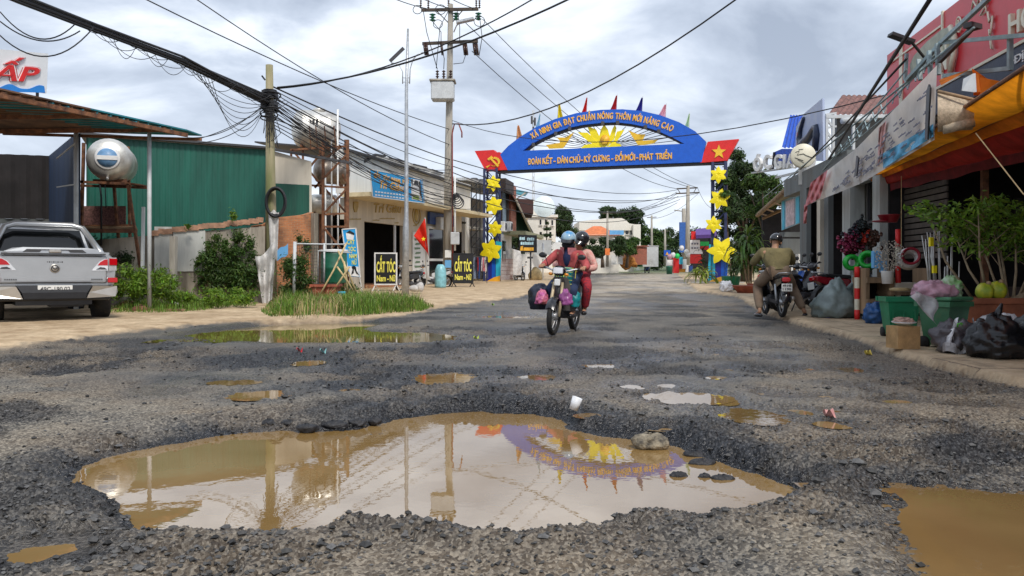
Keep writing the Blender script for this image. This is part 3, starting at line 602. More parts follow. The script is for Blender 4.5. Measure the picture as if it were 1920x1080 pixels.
def star_poly(cx, cy, r_, n=5, k=.42, rot=90, sx=1, sy=1):
    return [(cx + (r_ if i % 2 == 0 else r_ * k) * math.cos(R(rot + i * 180 / n)) * sx, cy - (r_ if i % 2 == 0 else r_ * k) * math.sin(R(rot + i * 180 / n)) * sy) for i in range(2 * n)]
b = MB(); gp.poly(b, star_poly(1348, 285, 14), .03, .5); part('gold_star', b, 'gold', e2, world=True)
# lattice columns
def gate_column(pl, x0, x1, ytop, stars, pcol):
    k0, k1 = pl.s_(x0), pl.s_(x1); ztop = pl.p(x0, ytop).z
    c = MB()
    for k in (k0, k1):
        for o_ in (0, .55): c.beam(pl.w(k, 0, o_), pl.w(k, ztop, o_), .13)
    nseg = 7
    for i in range(nseg + 1):
        z = .5 + (ztop - .6) * i / nseg
        for o_ in (0, .55): c.beam(pl.w(k0, z, o_), pl.w(k1, z, o_), .05)
        if i < nseg:
            z2 = z + (ztop - .6) / nseg; a, b_ = (k0, k1) if i % 2 else (k1, k0)
            for o_ in (0, .55): c.beam(pl.w(a, z, o_), pl.w(b_, z2, o_), .04)
            for k in (k0, k1): c.beam(pl.w(k, z, 0), pl.w(k, z2, .55), .04)
    part('column', c, 'navy_steel', gate, world=True)
    for cx, cy, r_, r0 in stars:
        d = MB(); c0 = pl.p(cx, cy, .82); rr = 1.12 * r_ / F * c0.y
        ring = []; n = 6
        for i in range(48):
            a = 2 * math.pi * i / 48; pr = 1 - .44 * (2 * abs(((a - R(r0)) * n / (2 * math.pi) + .5) % 1 - .5)) ** .85; ring.append(c0 + pl.u * (rr * pr * math.cos(a)) + pl.up * (rr * pr * math.sin(a)) + pl.n * (.01 + .05 * (1 - pr)))
        inner = [c0 + (p_ - c0) * .35 + pl.n * (.05) for p_ in ring]; cc = c0 + pl.n * .02
        d.add(ring + inner + [cc], [(i, (i + 1) % 48, 48 + (i + 1) % 48, 48 + i) for i in range(48)] + [(48 + i, 48 + (i + 1) % 48, 96) for i in range(48)], False)
        d.add([p_ - pl.n * .08 for p_ in ring], [tuple(range(47, -1, -1))]); k_ = len(d.v) - 48
        d.f += [(k_ + i, k_ + (i + 1) % 48, k_ - 97 + (i + 1) % 48, k_ - 97 + i) for i in range(48)]; d.mi += [0] * 48; d.sm += [False] * 48
        part('flower', d, 'yellow', gate, world=True)
paint('navy_steel', (0.02, 0.03, 0.10), .5)
gate_column(gp, 914, 937, 318, [(925, 344, 14, 90), (926, 385, 17, 95), (928, 429, 14, 85), (920, 470, 21, 80)], 0)
gate_column(gp, 1337, 1361, 306, [(1347, 328, 15, 90), (1349, 373, 18, 75), (1338, 421, 15, 90), (1353, 470, 25, 60)], 0)
for x0, x1, y0, cols in ((915, 938, 440, ('navy', 'gate_blue', 'cyan_paint')), (1330, 1363, 446, ('cyan_paint', 'navy', 'gate_blue'))):
    n = 3; zb = 529
    for i, c_ in enumerate(cols):
        a, b_ = x0 + (x1 - x0) * i / n, x0 + (x1 - x0) * (i + 1) / n
        d = MB(); gp.poly(d, [(a - (3 if i == 0 else 0), zb), (b_, zb), (b_ + (3 if i == 2 else 0), y0 + (2 if c_ == 'navy' else 14)), (a, y0 + 12 + (6 if c_ == 'navy' else 0))][::1], .05, .57 + .004 * i); part('column_panel', d, c_, gate, world=True)
    d = MB(); gp.poly(d, [(x0 - 3, zb - 1), (x1, zb - 1), (x1, zb - 12), ((x0 + x1) / 2, zb - 9)], .04, .64); part('column_trim', d, 'orange_gold', gate, world=True)
# flags on top of the arch
mk = [('faded orange', 968, 262, 232, (0.85, 0.42, 0.18), 10), ('pale blue', 1011, 240, 210, (0.45, 0.72, 0.85), 6), ('bright yellow', 1045, 226, 192, (0.9, 0.72, 0.03), 9), ('red', 1099, 213, 180, (0.75, 0.02, 0.02), 7),
      ('crimson', 1155, 208, 176, (0.55, 0.02, 0.03), 9), ('navy blue', 1203, 211, 180, (0.03, 0.03, 0.30), 10), ('pink', 1247, 222, 193, (0.9, 0.45, 0.52), 13), ('pale green', 1291, 242, 210, (0.65, 0.85, 0.55), 7)]
for nm, px, y0, y1, c, wd in mk:
    mat('flag_' + nm.replace(' ', '_'), c, .8, var=.15, bump=.2, translucent=.3)
    fl = thing('flag', f'small {nm} flag flying on top of the blue gate', 'flag', tuple(gp.p(px, y0 + 6, .25)), 0, 'flags along the top of the gate')
    s_ = 1 if nm in ('faded orange', 'bright yellow') else -1
    b = MB(); b.cyl(gp.p(px, y0 + 6, .25), gp.p(px + 2.5, y1, .25), .02, n=6); part('flag_pole', b, 'light_grey', fl, world=True)
    b = MB(); b.sheet(lambda u, v: gp.p(px + 2.5 * v - s_ * 0 + (-1 if s_ < 0 else 1) * 1.9 * wd * u * (1 - .85 * v) * (1 - .2 * math.sin(3 * v)), y0 + 2 + (y1 - y0 + 1) * v + u * 5 * (1 - v), .25 + .12 * math.sin(u * 7 + v * 2)), 8, 8)
    part('cloth', b, 'flag_' + nm.replace(' ', '_'), fl, world=True)
# ------------------------------------------------------------------ poles
def cat_curve(a, b, sag, n=14):
    a, b = Vector(a), Vector(b); return [a.lerp(b, i / n) - Vector((0, 0, sag * 4 * (i / n) * (1 - i / n))) for i in range(n + 1)]
def insul(b, p, r=.05, h=.25, n=3, up=1):
    prof = [(.015, 0)]
    for i in range(n): z = h * (i + .2) / n; prof += [(r * .4, z), (r, z + h * .25 / n), (r * .4, z + h * .6 / n)]
    prof.append((.015, h)); b.lathe(p, prof, 8, rot=None if up > 0 else Matrix.Rotation(math.pi, 3, 'X'))
YB = 37.0; tp = thing('transformer_pole', 'tall concrete power pole carrying a white transformer box', 'utility pole', (X_(843, YB), YB, 0))
b = MB(); b.tube([P(838, 541, YB), P(841, 300, YB), P(845, 8, YB)], [.21, .185, .12], 12); part('pole', b, 'concrete', tp, world=True)
b = MB(); b.beam(P(790, 19, YB), P(897, 17, YB - .3), .10, .14); b.beam(P(840, 42, YB), P(818, 20, YB), .04); b.beam(P(848, 42, YB), P(868, 19, YB), .04); part('crossarm', b, 'rust_dark', tp, world=True) if 'rust_dark' in MATS else part('crossarm', b, mat('rust_dark', (0.10, 0.07, 0.05), .8, col2=(.04, .035, .03)), tp, world=True)
b = MB(); b.beam(P(792, 82, YB), P(896, 77, YB - .3), .10, .14); part('crossarm', b, 'rust_dark', tp, world=True)
for px in (789, 803, 841, 893, 899): b = MB(); insul(b, P(px, 16, YB), .07, .42, 4); part('insulator', b, 'porcelain_brown', tp, world=True)
for px, py in ((811, 28), (855, 26), (897, 26)): b = MB(); insul(b, P(px, py - 3, YB), .17, .4, 3, -1); part('insulator', b, 'glass_green', tp, world=True)
for px in (795, 799, 827, 869, 873, 888, 893): b = MB(); b.beam(P(px, 80, YB - .12), P(px + 3, 103, YB - .25), .09, .09); b.cyl(P(px + 1, 84, YB - .3), P(px + 2, 98, YB - .35), .06, n=6); part('cutout_fuse', b, 'porcelain_brown', tp, world=True)
box_ = MB(); box_.bbox(P(830.5, 172, YB - .35), (1.08, .75, .86), .05); for_lid = MB(); for_lid.bbox(P(830.5, 153, YB - .35), (1.22, .85, .09), .02)
bx_ = part('transformer_tank', box_, 'light_grey', tp, world=True); part('lid', for_lid, 'concrete', bx_, world=True)
for px in (820, 832, 845): b = MB(); insul(b, P(px, 151, YB - .35), .10, .5, 4); part('bushing', b, 'porcelain_brown', bx_, world=True)
b = MB(); b.tube([P(851, 60, YB), P(856, 48, YB - .5), P(866, 40, YB - .8)], .03, 6); b.box(P(872, 39, YB - .9), (.85, .35, .1), ry=-.22); part('lamp_arm', b, 'galvanised', tp, world=True)
b = MB()
for a, m_, c in (((794, 22), (800, 60), (820, 130)), ((827, 84), (833, 110), (832, 130)), ((873, 103), (868, 118), (850, 120)), ((841, 20), (825, 50), (818, 128)), ((899, 30), (904, 70), (898, 106)), ((811, 40), (827, 60), (827, 84)), ((857, 20), (862, 50), (862, 78))):
    b.tube([P(*a, YB - .2), P(*m_, YB - .4), P(*c, YB - .35)], .018, 5)
for px, py, r_ in ((783, 18, .22), (821, 45, .22), (899, 40, .26), (826, 18, .25)): b.torus(P(px, py, YB - .3), r_, .018, 16, 5, Matrix.Rotation(R(80), 3, 'X'))
part('jumper_wire', b, 'cable_black', tp, world=True)
b = MB(); b.tube([P(849, 500, YB - .25), P(848, 250, YB - .2), P(852, 232, YB - .2), P(860, 232, YB - .3), P(866, 248, YB - .3), P(866, 258, YB - .3)], .035, 6); part('riser_cable', b, mat('cable_red', (.28, .05, .04), .6), tp, world=True)
b = MB(); b.tube([P(853, 470, YB - .3), P(853, 330, YB - .25)], .05, 6); part('conduit', b, 'white_paint', tp, world=True)
b = MB(); b.bbox(P(853, 447, YB - .4), (.42, .22, .60), .03); part('meter_box', b, 'light_grey', tp, world=True)
b = MB()
for i in range(5): b.torus(P(855 + i, 368 + 3 * i, YB - .3 - .03 * i), .15 + .03 * i, .025, 18, 5, Matrix.Rotation(R(85), 3, 'X'))
part('cable_coil', b, 'cable_black', tp, world=True)
for i, (py, c_) in enumerate(((476, 'white_paint'), (495, 'poster_blue'))): b = MB(); b.bbox(P(840, py, YB - .23), (.30, .012, .36), .004); part('notice', b, c_ if c_ in MATS else paint('poster_blue', (.15, .42, .75)), tp, world=True)
YA = 20.5; sp = thing('utility_pole', 'mossy concrete pole holding the thick black cable bundle', 'utility pole', (X_(506, YA), YA, 0))
b = MB(); b.tube([P(508, 590, YA), P(508, 400, YA), P(505, 122, YA)], [.16, .14, .095], 12); part('pole', b, mat('mossy_concrete', (0.42, 0.34, 0.24), .95, col2=(0.16, 0.17, 0.07), scale=3, bump=.5, dirt=.3, streak=True), sp, world=True)
b = MB(); b.box(P(506, 176, YA), (.34, .34, .14)); b.box(P(505, 198, YA), (.36, .36, .22)); b.beam(P(497, 150, YA), P(491, 142, YA), .04)
for i in range(14): a = i * .9; b.torus(P(506 + 4 * math.sin(a), 170 + i * 4, YA - .02), .17 + .03 * (i % 3), .018, 12, 5, Matrix.Rotation(.3 * math.sin(a * 3), 3, 'X'))
for i in range(9): b.tube([P(500 + i, 190, YA - .2), P(494 + i * 4, 250 + 9 * (i % 4), YA - .22), P(503 + i, 215 + 25 * (i % 3), YA - .2)], .010, 4)
part('cable_clamp', b, 'cable_black', sp, world=True)
b = MB()
for i, r_ in enumerate((.30, .32, .34, .33)):
    M = Matrix.Rotation(R(84 + 3 * i), 3, 'X') @ Matrix.Diagonal((.78, 1.15, 1)); b.torus(P(517, 379, YA - .22 - .04 * i), r_, .028, 26, 6, M)
tag(single('cable_coil', 'oval black coil of spare cable hanging on the mossy pole', 'cable coil', b, 'cable_black'), None, None)
b = MB(); b.sheet(lambda u, v: P(478 + 40 * u + 14 * v * (1 - u) - 8 * v * u, 480 - 22 * u + 6 * math.sin(u * 5) + (88 + 22 * u) * v, YA - .85 - .10 * math.sin(u * 9 + v * 2) - .05 * math.sin(v * 14)), 20, 16)
b.sheet(lambda u, v: P(503 + 20 * u * (1 - .35 * v) + 4 * v, 396 + 90 * v + 3 * math.sin(u * 9), YA - .24 - .05 * math.sin(u * 8)), 10, 14)
single('tarpaulin', 'dirty white plastic sheet tied round the foot of the mossy pole', 'sheet', b, mat('white_sheet', (0.74, 0.72, 0.70), .6, dirt=.25, bump=.5, bscale=6, translucent=.2))
b = MB(); b.sheet(lambda u, v: P(520 + 20 * u, 470 - 14 * u + 20 * v - 2 * math.sin(u * 6), YA - .3), 8, 4); single('plastic_scrap', 'small blue and white plastic scrap caught on the mossy pole', 'scrap', b, 'poster_blue')
YL = 25.0; lp = thing('street_lamp', 'slender galvanised lamp post with two curved arms', 'street lamp', (X_(760, YL), YL, 0))
b = MB(); b.tube([P(760, 556, YL), P(761, 430, YL), P(762, 400, YL), P(762, 170, YL), P(765, 54, YL)], [.125, .10, .07, .055, .035], 10); b.tube([P(760, 560, YL), P(760, 553, YL)], .2, 8); part('pole', b, 'galvanised', lp, world=True)
for s_, pts in ((-1, [(755, 157), (755, 135), (750, 124), (742, 119), (733, 118)]), (1, [(768, 157), (769, 130), (774, 112), (782, 103), (793, 98)])):
    b = MB(); b.tube([P(x, y, YL) for x, y in pts], .018, 6); b.beam(P(755 if s_ < 0 else 768, 146, YL), P(762, 146, YL), .02); b.beam(P(755 if s_ < 0 else 768, 154, YL), P(762, 154, YL), .02); part('arm', b, 'galvanised', lp, world=True)
b = MB(); b.beam(P(731, 115, YL), P(757, 90, YL), .06, .1); part('lamp_head', b, 'dark_steel', lp, world=True)
# poles further down the road
YC = 75; pc = thing('power_pole', 'distant concrete pole with double crossarm beside the road', 'utility pole', (X_(1291, YC), YC, 0), 0, 'poles down the road')
b = MB(); b.tube([P(1289, 505, YC), P(1290, 348, YC)], [.26, .16], 10); part('pole', b, 'concrete', pc, world=True)
b = MB(); b.beam(P(1269, 354, YC), P(1308, 352, YC), .12); b.beam(P(1267, 363, YC), P(1311, 361, YC), .12); b.beam(P(1270, 354, YC), P(1276, 363, YC), .06); b.beam(P(1306, 352, YC), P(1300, 362, YC), .06); part('crossarm', b, 'rust_dark', pc, world=True)
YD = 82; pd = thing('power_pole', 'shorter distant pole wrapped with a blue banner', 'utility pole', (X_(1283, YD), YD, 0), 0, 'poles down the road')
b = MB(); b.tube([P(1283, 505, YD), P(1282, 391, YD)], [.24, .2], 10); b.beam(P(1264, 394, YD), P(1286, 397, YD), .1); part('pole', b, 'concrete', pd, world=True)
b = MB(); b.box(P(1280, 445, YD - .4), (.7, .25, 3.2)); part('banner', b, mat('blue_banner', (.03, .12, .42), .7), pd, world=True)
for px, yt, yb, Y, lb in ((1222, 404, 500, 120, 'thin far pole in front of the dark roadside trees'), (1139, 396, 500, 70, 'grey pole with an orange sign in front of the tree'), (1247, 430, 498, 110, 'slim white far lamp pole left of the blue traffic sign')):
    q = thing('power_pole', lb, 'utility pole', (X_(px, Y), Y, 0), 0, 'poles down the road'); b = MB(); b.tube([P(px, yb, Y), P(px, yt, Y)], [.0019 * Y, .0012 * Y], 8); part('pole', b, 'concrete', q, world=True)
    b = MB(); b.beam(P(px - 9, yt + 4, Y), P(px + 9, yt + 3, Y), .1); part('crossarm', b, 'rust_dark', q, world=True)
# telecom mast behind the gate
YM = 120; tm = thing('radio_mast', 'thin grey lattice mast rising behind the gate', 'mast', (X_(1000, YM), YM, 0)); b = MB()
for o_ in (-2, 2): b.beam(P(1000 + o_, 500, YM), P(1000 + o_ * .6, 207, YM), .10)
for i in range(22): y0 = 500 - i * 13.3; b.beam(P(998, y0, YM), P(1002, y0 - 13.3, YM), .06); b.beam(P(1002, y0, YM), P(998, y0 - 13.3, YM), .06)
part('mast', b, 'light_grey', tm, world=True)
b = MB(); [b.box(P(1000 + dx, y, YM - .3), (.3, .3, 1.2)) for dx, y in ((-3, 225), (3, 228), (0, 245))]; part('antenna', b, 'dark_steel', tm, world=True)
# ------------------------------------------------------------------ overhead cables
def wire(a, b_, sag, r, label, group='overhead cables', n=14):
    b = MB(); b.tube(cat_curve(a, b_, sag, n), r, 4); b.sm = [True] * len(b.sm)
    single('overhead_cable', label, 'cable', b, 'cable_black', group)
b = MB()
for i in range(16):                              # the thick bundle of telephone cables
    o1 = Vector((.05 * math.cos(i * 2.4) * (i % 4) / 2, 0, .05 * math.sin(i * 2.4) * (i % 5) / 2))
    pts = [P(-140, -80, 10) + o1 * 1.5, P(40, 0, 12.5) + o1, P(175, 52, 14.5) + o1, P(340, 113, 17) + o1 * 1.2, P(505, 182 + (i % 4) * 5, YA - .15) + o1 * .6]
    b.tube(pts, .028 if i < 9 else .016, 5)
for i in range(22):
    k = i * .4; a = P(150 + 38 * k, 42 + 14.5 * k, 14.1 + .6 * k); e_ = k + 1.2 + .5 * (i % 4); c = P(150 + 38 * e_, 42 + 14.5 * e_, 14.1 + .6 * e_); b.tube(cat_curve(a, c, .10 + .07 * (i % 5)), .007, 4)
for i in range(7): b.tube(cat_curve(P(345 + 8 * i, 118 + 3 * i, 17.1), P(490, 196 + 3 * i, YA - .2), .25 + .12 * i), .008, 4)
bundle = single('cable_bundle', 'thick sagging bundle of black cables running to the mossy pole', 'cable bundle', b, 'cable_black')
lab1 = 'thin black cable strung between the mossy pole and the transformer pole'
ends = [(845, 300), (845, 312), (845, 326), (846, 338), (847, 346), (848, 356), (848, 362), (848, 372), (849, 380), (850, 388), (850, 394), (846, 318), (847, 333), (847, 351), (849, 367), (849, 375)]
for i, (ex, ey) in enumerate(ends):
    wire(P(506, 160 + i * 5, YA), P(ex, ey, YB), (.10 + .13 * (i % 4)), .024 if i in (0, 4, 7) else .014, lab1, 'cables between the two poles')
for i in range(5): wire(P(512, 185 + 4 * i, YA), P(770 + 30 * i, 372 + 5 * i, 33), .12 + .16 * i, .012, 'thin drop cable slung from the mossy pole to the barber building', 'drop cables to the barber building')
wire(P(270, -3, 19.6), P(845, 243, YB), .25, .018, 'thin wire slanting from upper left down to the transformer pole', 'high wires left of the transformer pole')
wire(P(366, -3, 21), P(845, 272, YB), .35, .018, 'thin wire slanting from upper left down to the transformer pole', 'high wires left of the transformer pole')
wire(P(520, 164, YA), P(1080, -8, 15.9), .35, .024, 'dark cable rising from the mossy pole across the road to the upper middle', 'cables crossing the road')
wire(P(520, 166, YA), P(1010, -8, 18), .42, .018, 'dark cable rising from the mossy pole across the road to the upper middle', 'cables crossing the road')
wire(P(848, 232, YB), P(1384, -4, 19), 1.0, .026, 'thick cable sweeping from the transformer pole up to the right', 'cables crossing the road')
wire(P(848, 226, YB), P(1700, 168, 17), 1.1, .014, 'thin wire crossing above the gate to the red signboard', 'cables crossing the road')
for i, (x0, y0, x1, y1) in enumerate(((905, 36, 1308, 352), (870, 40, 1290, 350), (885, 96, 1270, 354))): wire(P(x0, y0, YB), P(x1, y1, YC), 1.3, .024, 'high voltage wire descending from the transformer pole over the gate', 'high voltage wires')
for i, (x1, y1) in enumerate(((1269, 356), (1270, 363), (1272, 368), (1310, 362), (1275, 374), (1270, 380))): wire(P(850, 300 + 12 * i, YB), P(x1, y1, YC), .9 + .4 * (i % 3), .022, 'low wire running under the gate to the distant pole', 'low wires under the gate')
for i, (x0, y0, x1, y1) in enumerate(((1270, 363, 1139, 410), (1269, 360, 1139, 400), (1311, 361, 1222, 410), (1308, 352, 1345, 392))): wire(P(x0, y0, YC), P(x1, y1, 90 if i < 3 else 60), .6, .02, 'faint far wire leaving the distant double crossarm pole', 'far wires')
for i in range(3): wire(P(690 + 60 * i, -25 - 0 * i, 30), P(800 + 45 * i, 16, YB), .1, .02, 'short wire reaching the top crossarm of the transformer pole', 'wires at the top crossarm')
for i, (a, c) in enumerate((((500, 196), (365, 262)), ((500, 204), (372, 268)), ((500, 190), (350, 258)))): wire(P(*a, YA), P(*c, 19), .12 + .08 * i, .010, 'thin drop wire from the mossy pole down to the green wall', 'drop wires to the green wall')
for i, (a, c) in enumerate((((0, 40), (150, 58)), ((0, 22), (140, 46)), ((-5, 62), (175, 52)))): wire(P(*a, 12.5), P(*c, 14), .25 + .1 * i, .012, 'thin loose wire joining the thick bundle at upper left', 'loose wires at upper left')
wire(P(1748, -8, 8.2), P(1520, 352, 24), .0, .030, 'heavy black cable dropping along the right shop fronts', 'cables along the right shops')
wire(P(1700, 110, 11), P(1440, 372, 30), .1, .022, 'thinner grey cable beside the heavy one over the right shops', 'cables along the right shops')
# ================================================================== LEFT SIDE
def corr_mat(name, c1, freq, rough=.6, dirt=.3, dirtcol=(.05, .05, .04), metal=0, axis='X'):   # painted corrugated sheet
    m = mat(name, c1, rough, metal, var=.3, scale=2.5, bump=0, dirt=dirt, dirtcol=dirtcol, streak=True)
    return m
def corr(mb, a, b, c, d, pitch=.2, amp=.02, nz=1):   # corrugated sheet a(bl) b(br) c(tr) d(tl)
    a, b, c, d = map(Vector, (a, b, c, d)); n = (b - a).cross(d - a).normalized(); m = max(4, int((b - a).length / pitch) * 4)
    vs = []
    for j in range(nz + 1):
        v = j / nz
        for i in range(m + 1):
            u = i / m; p = (a.lerp(b, u)).lerp(d.lerp(c, u), v); vs.append(p + n * (amp if i % 4 in (1, 2) else 0))
    vs2 = [p - n * .004 for p in vs]; mb.add(vs, [(j * (m + 1) + i, j * (m + 1) + i + 1, (j + 1) * (m + 1) + i + 1, (j + 1) * (m + 1) + i) for j in range(nz) for i in range(m)], False)
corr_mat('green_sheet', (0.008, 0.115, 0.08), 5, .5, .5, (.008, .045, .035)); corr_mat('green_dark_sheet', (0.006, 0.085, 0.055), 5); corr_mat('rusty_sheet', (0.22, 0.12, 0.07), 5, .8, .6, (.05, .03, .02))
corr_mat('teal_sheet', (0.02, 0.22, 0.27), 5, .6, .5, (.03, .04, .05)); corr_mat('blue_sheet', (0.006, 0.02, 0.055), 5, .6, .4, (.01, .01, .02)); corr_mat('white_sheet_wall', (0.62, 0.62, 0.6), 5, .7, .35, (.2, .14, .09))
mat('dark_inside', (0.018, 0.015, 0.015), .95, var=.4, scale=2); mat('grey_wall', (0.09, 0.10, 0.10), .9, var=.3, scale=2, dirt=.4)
mat('old_plaster', (0.50, 0.44, 0.36), .95, var=.5, scale=2.2, bump=.5, dirt=.9, dirtcol=(.07, .055, .035), streak=True)
mat('cream_plaster', (0.62, 0.56, 0.46), .9, var=.2, scale=2, bump=.15, dirt=.35, dirtcol=(.30, .20, .12), streak=True)
mat('white_plaster', (0.80, 0.78, 0.74), .9, var=.15, scale=2, bump=.15, dirt=.25, dirtcol=(.30, .24, .18), streak=True)
mat('stainless', (0.74, 0.72, 0.67), .42, .65, var=.25, scale=3, bump=.06, dirt=.45, dirtcol=(.20, .13, .08)); mat('wood', (0.32, 0.21, 0.12), .8, var=.5, scale=5, bump=.3, streak=True)
mat('bamboo', (0.62, 0.47, 0.24), .7, var=.3, scale=6); mat('terracotta', (0.36, 0.09, 0.05), .8, var=.3, scale=6, dirt=.3)
brick_mat('orange_brick', (0.62, 0.24, 0.09), (0.42, 0.15, 0.06), (0.40, 0.26, 0.16), 4.5, .5, .22, dirt=.55)
# ---- open shed at the far left
sh = thing('open_shed', 'dark open shed with rusty roof behind the silver pickup', 'shed', (-12.5, 17.5, 0))
zr = 4.0; tip = Vector((-7.2, 17.0, zr - .02)); L1 = Vector((-8.67, 13.0, zr)); L0 = Vector((-10.2, 8.8, zr)); B0 = Vector((-7.15, 17.7, zr)); B1 = Vector((-11.2, 16.9, zr)); B2 = Vector((-18, 15.6, zr)); L9 = Vector((-18, 8.8, zr))
b = MB()
def roofpoly(mb, pts, z, t): mb.prism([(p[0], p[1], z) for p in pts], (0, 0, t))
roofpoly(b, [L0, L1.lerp(tip, .42), B0.lerp(B1, .48), B1, B2, L9], 4.0, .03)
for i in range(34):                                # ridges of the roofing
    f = i / 34; q0 = L0.lerp(tip, f); d = Vector((-1, -.19, 0));
    if f < .86: b.beam(q0 + d * .03 + Vector((0, 0, -.015)), q0 + d * (3.2 + 5 * (1 - f)) + Vector((0, 0, -.015)), .05, .03)
part('roof', b, 'rusty_sheet', sh, world=True)
b = MB(); roofpoly(b, [L1.lerp(tip, .42), tip, B0, B0.lerp(B1, .48)], 4.0, .03)
for i in range(10): f = .63 + .036 * i; q0 = L0.lerp(tip, f); b.beam(q0 + Vector((-.02, 0, -.02)), q0 + Vector((-1.6, -.3, -.02)), .05, .03)
part('roof_extension', b, 'teal_sheet', sh, world=True)
b = MB()
for f in (0.06, .3, .52, .74, .93): q0 = L0.lerp(tip, f); q1 = Vector((-18, 9.4, 0)).lerp(Vector(B1), f + .05); b.beam(q0 - Vector((0, 0, .06)), Vector((min(q1.x, q0.x - 1.0), q1.y, zr - .06)), .06, .09)
b.beam(L0 - Vector((0, 0, .10)), tip - Vector((0, 0, .08)), .07, .08); b.beam(B0 - Vector((0, 0, .08)), B1 - Vector((0, 0, .08)), .06)
part('roof_frame', b, 'rust', sh, world=True)
W0 = Vector((-9.62, 17.0, 0)); W1 = Vector((-12.4, 20.6, 0)); up4 = Vector((0, 0, 3.95))
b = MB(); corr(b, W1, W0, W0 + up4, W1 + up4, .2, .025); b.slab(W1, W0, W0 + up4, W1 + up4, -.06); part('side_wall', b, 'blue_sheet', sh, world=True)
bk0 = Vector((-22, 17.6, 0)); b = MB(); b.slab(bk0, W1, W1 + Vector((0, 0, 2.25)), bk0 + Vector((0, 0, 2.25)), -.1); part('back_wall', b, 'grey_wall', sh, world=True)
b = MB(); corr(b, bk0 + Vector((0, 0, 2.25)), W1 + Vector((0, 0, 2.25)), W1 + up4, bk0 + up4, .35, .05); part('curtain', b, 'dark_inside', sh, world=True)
b = MB(); b.cyl((W0.x, W0.y - .05, 0), (W0.x, W0.y - .05, zr), .05, n=8); b.cyl(G(280, 586), (G(280, 586).x, G(280, 586).y, zr - .05), .045, n=8); part('post', b, 'light_grey', sh, world=True)
b = MB();
for a in ((W0, .2), (W0, 1.1)): b.beam(a[0] + Vector((0, -.1, 2.6 + a[1])), a[0] + Vector((-.4, -.1, 2.6 + a[1] * .7)), .025)
part('bracket', b, 'light_grey', sh, world=True)
# ---- billboard on the shed roof
sbp = Plane(-120, 87, 13.2, 15.2); bb = thing('billboard', 'white roof billboard with red capital letters and blue waves', 'billboard', tuple(sbp.p(0, 175)), 0)
b = MB(); sbp.poly(b, [(-120, 150), (84, 175), (87, 101), (-120, 82)], .05); part('board', b, mat('white_board', (.80, .82, .84), .35, var=.03, bump=0), bb, world=True)
for nm, bo, out, m in (('letter_outline', .075, .055, 'dull_red'), ('letter_halo', .05, .07, 'white_gloss'), ('letters', .02, .085, 'gate_red')):
    if m == 'dull_red': paint('dull_red', (.42, .03, .04))
    if m == 'white_gloss': paint('white_gloss', (.85, .85, .85), .3)
    b = MB(); k = 1 + bo * .6; sbp.text(b, 'CẤP', -62 - bo * 20, 74 + bo * 30, 148, 29, out, bo, .012, .25, yb2=153); part(nm, b, m, bb, world=True)
b = MB(); pts = []
for i in range(45): x = -120 + i * 4.6; pts.append((x, 162 + (x + 120) * .037 - 5 * abs(math.sin(x * .055 + .6)) ** 3 * 1.6 - 1.5))
sbp.poly(b, [(-120, 148.5 + 20)] + [(84, 174)] + pts[::-1], .01, .052); part('waves', b, paint('wave_blue', (.02, .25, .75)), bb, world=True)
b = MB()
for px in (3, 25, 70): b.beam(sbp.p(px, 160, -.05), (sbp.p(px, 160).x, sbp.p(px, 160).y, 4.03), .04)
b.beam(sbp.p(2, 172, -.05), sbp.p(38, 168, -.05), .03); part('support', b, 'dark_steel', bb, world=True)
# ---- silver pickup truck seen from behind
mat('silver_paint', (0.47, 0.48, 0.49), .3, .6, var=.06, scale=3, bump=0, coat=.5, dirt=.12, dirtcol=(.2, .17, .13)); mat('dark_glass', (0.006, 0.007, 0.008), .06, bump=0, spec=.6); mat('grey_plastic', (0.06, 0.06, 0.065), .5, bump=0)
mat('chrome', (0.55, 0.52, 0.47), .4, .8, bump=0, var=.1); mat('rubber', (0.015, 0.015, 0.015), .85, var=.3, scale=20, bump=.3, dirt=.3, dirtcol=(.14, .10, .06)); mat('red_lens', (0.50, 0.005, 0.01), .12, bump=0, var=.1); mat('clear_lens', (0.75, 0.76, 0.78), .08, .3, bump=0)
mat('plate_white', (0.75, 0.75, 0.72), .5, var=.05, bump=0); mat('alloy', (0.45, 0.45, 0.46), .35, .8, bump=0)
tyaw = math.atan2(.74, 1.0)                         # heading: away from the camera and to the left
tr = thing('pickup_truck', 'silver pickup truck parked rear to the road before the dark shed', 'pickup truck', (X_(104, 13.35), 13.35, 0.03), tyaw); tr.scale = (1.05,) * 3
# local axes: +Y forward, rear bumper at y=0
def trk(nm, mb, m, par=tr, **k): return part(nm, mb, m, par, **k)
b = MB()                                           # body side profile extruded in slices with crowned sides
def loft(mb, secs, close=True):                    # secs: list of rings of equal length
    n = len(secs[0]); vs = [p for s_ in secs for p in s_]; fs = []
    for i in range(len(secs) - 1):
        for k in range(n): fs.append((i * n + k, i * n + (k + 1) % n, (i + 1) * n + (k + 1) % n, (i + 1) * n + k))
    fs.append(tuple(range(n - 1, -1, -1))); fs.append(tuple((len(secs) - 1) * n + k for k in range(n))); mb.add(vs, fs, False)
def sec(y, hw, z0, z1, r=.06, tumble=.04): return [(-hw + r, y, z0), (hw - r, y, z0), (hw, y, z0 + .12), (hw + .012, y, (z0 + z1) / 2), (hw - tumble, y, z1 - r), (hw - tumble - r, y, z1), (-hw + tumble + r, y, z1), (-hw + tumble, y, z1 - r), (-hw - .012, y, (z0 + z1) / 2), (-hw, y, z0 + .12)]
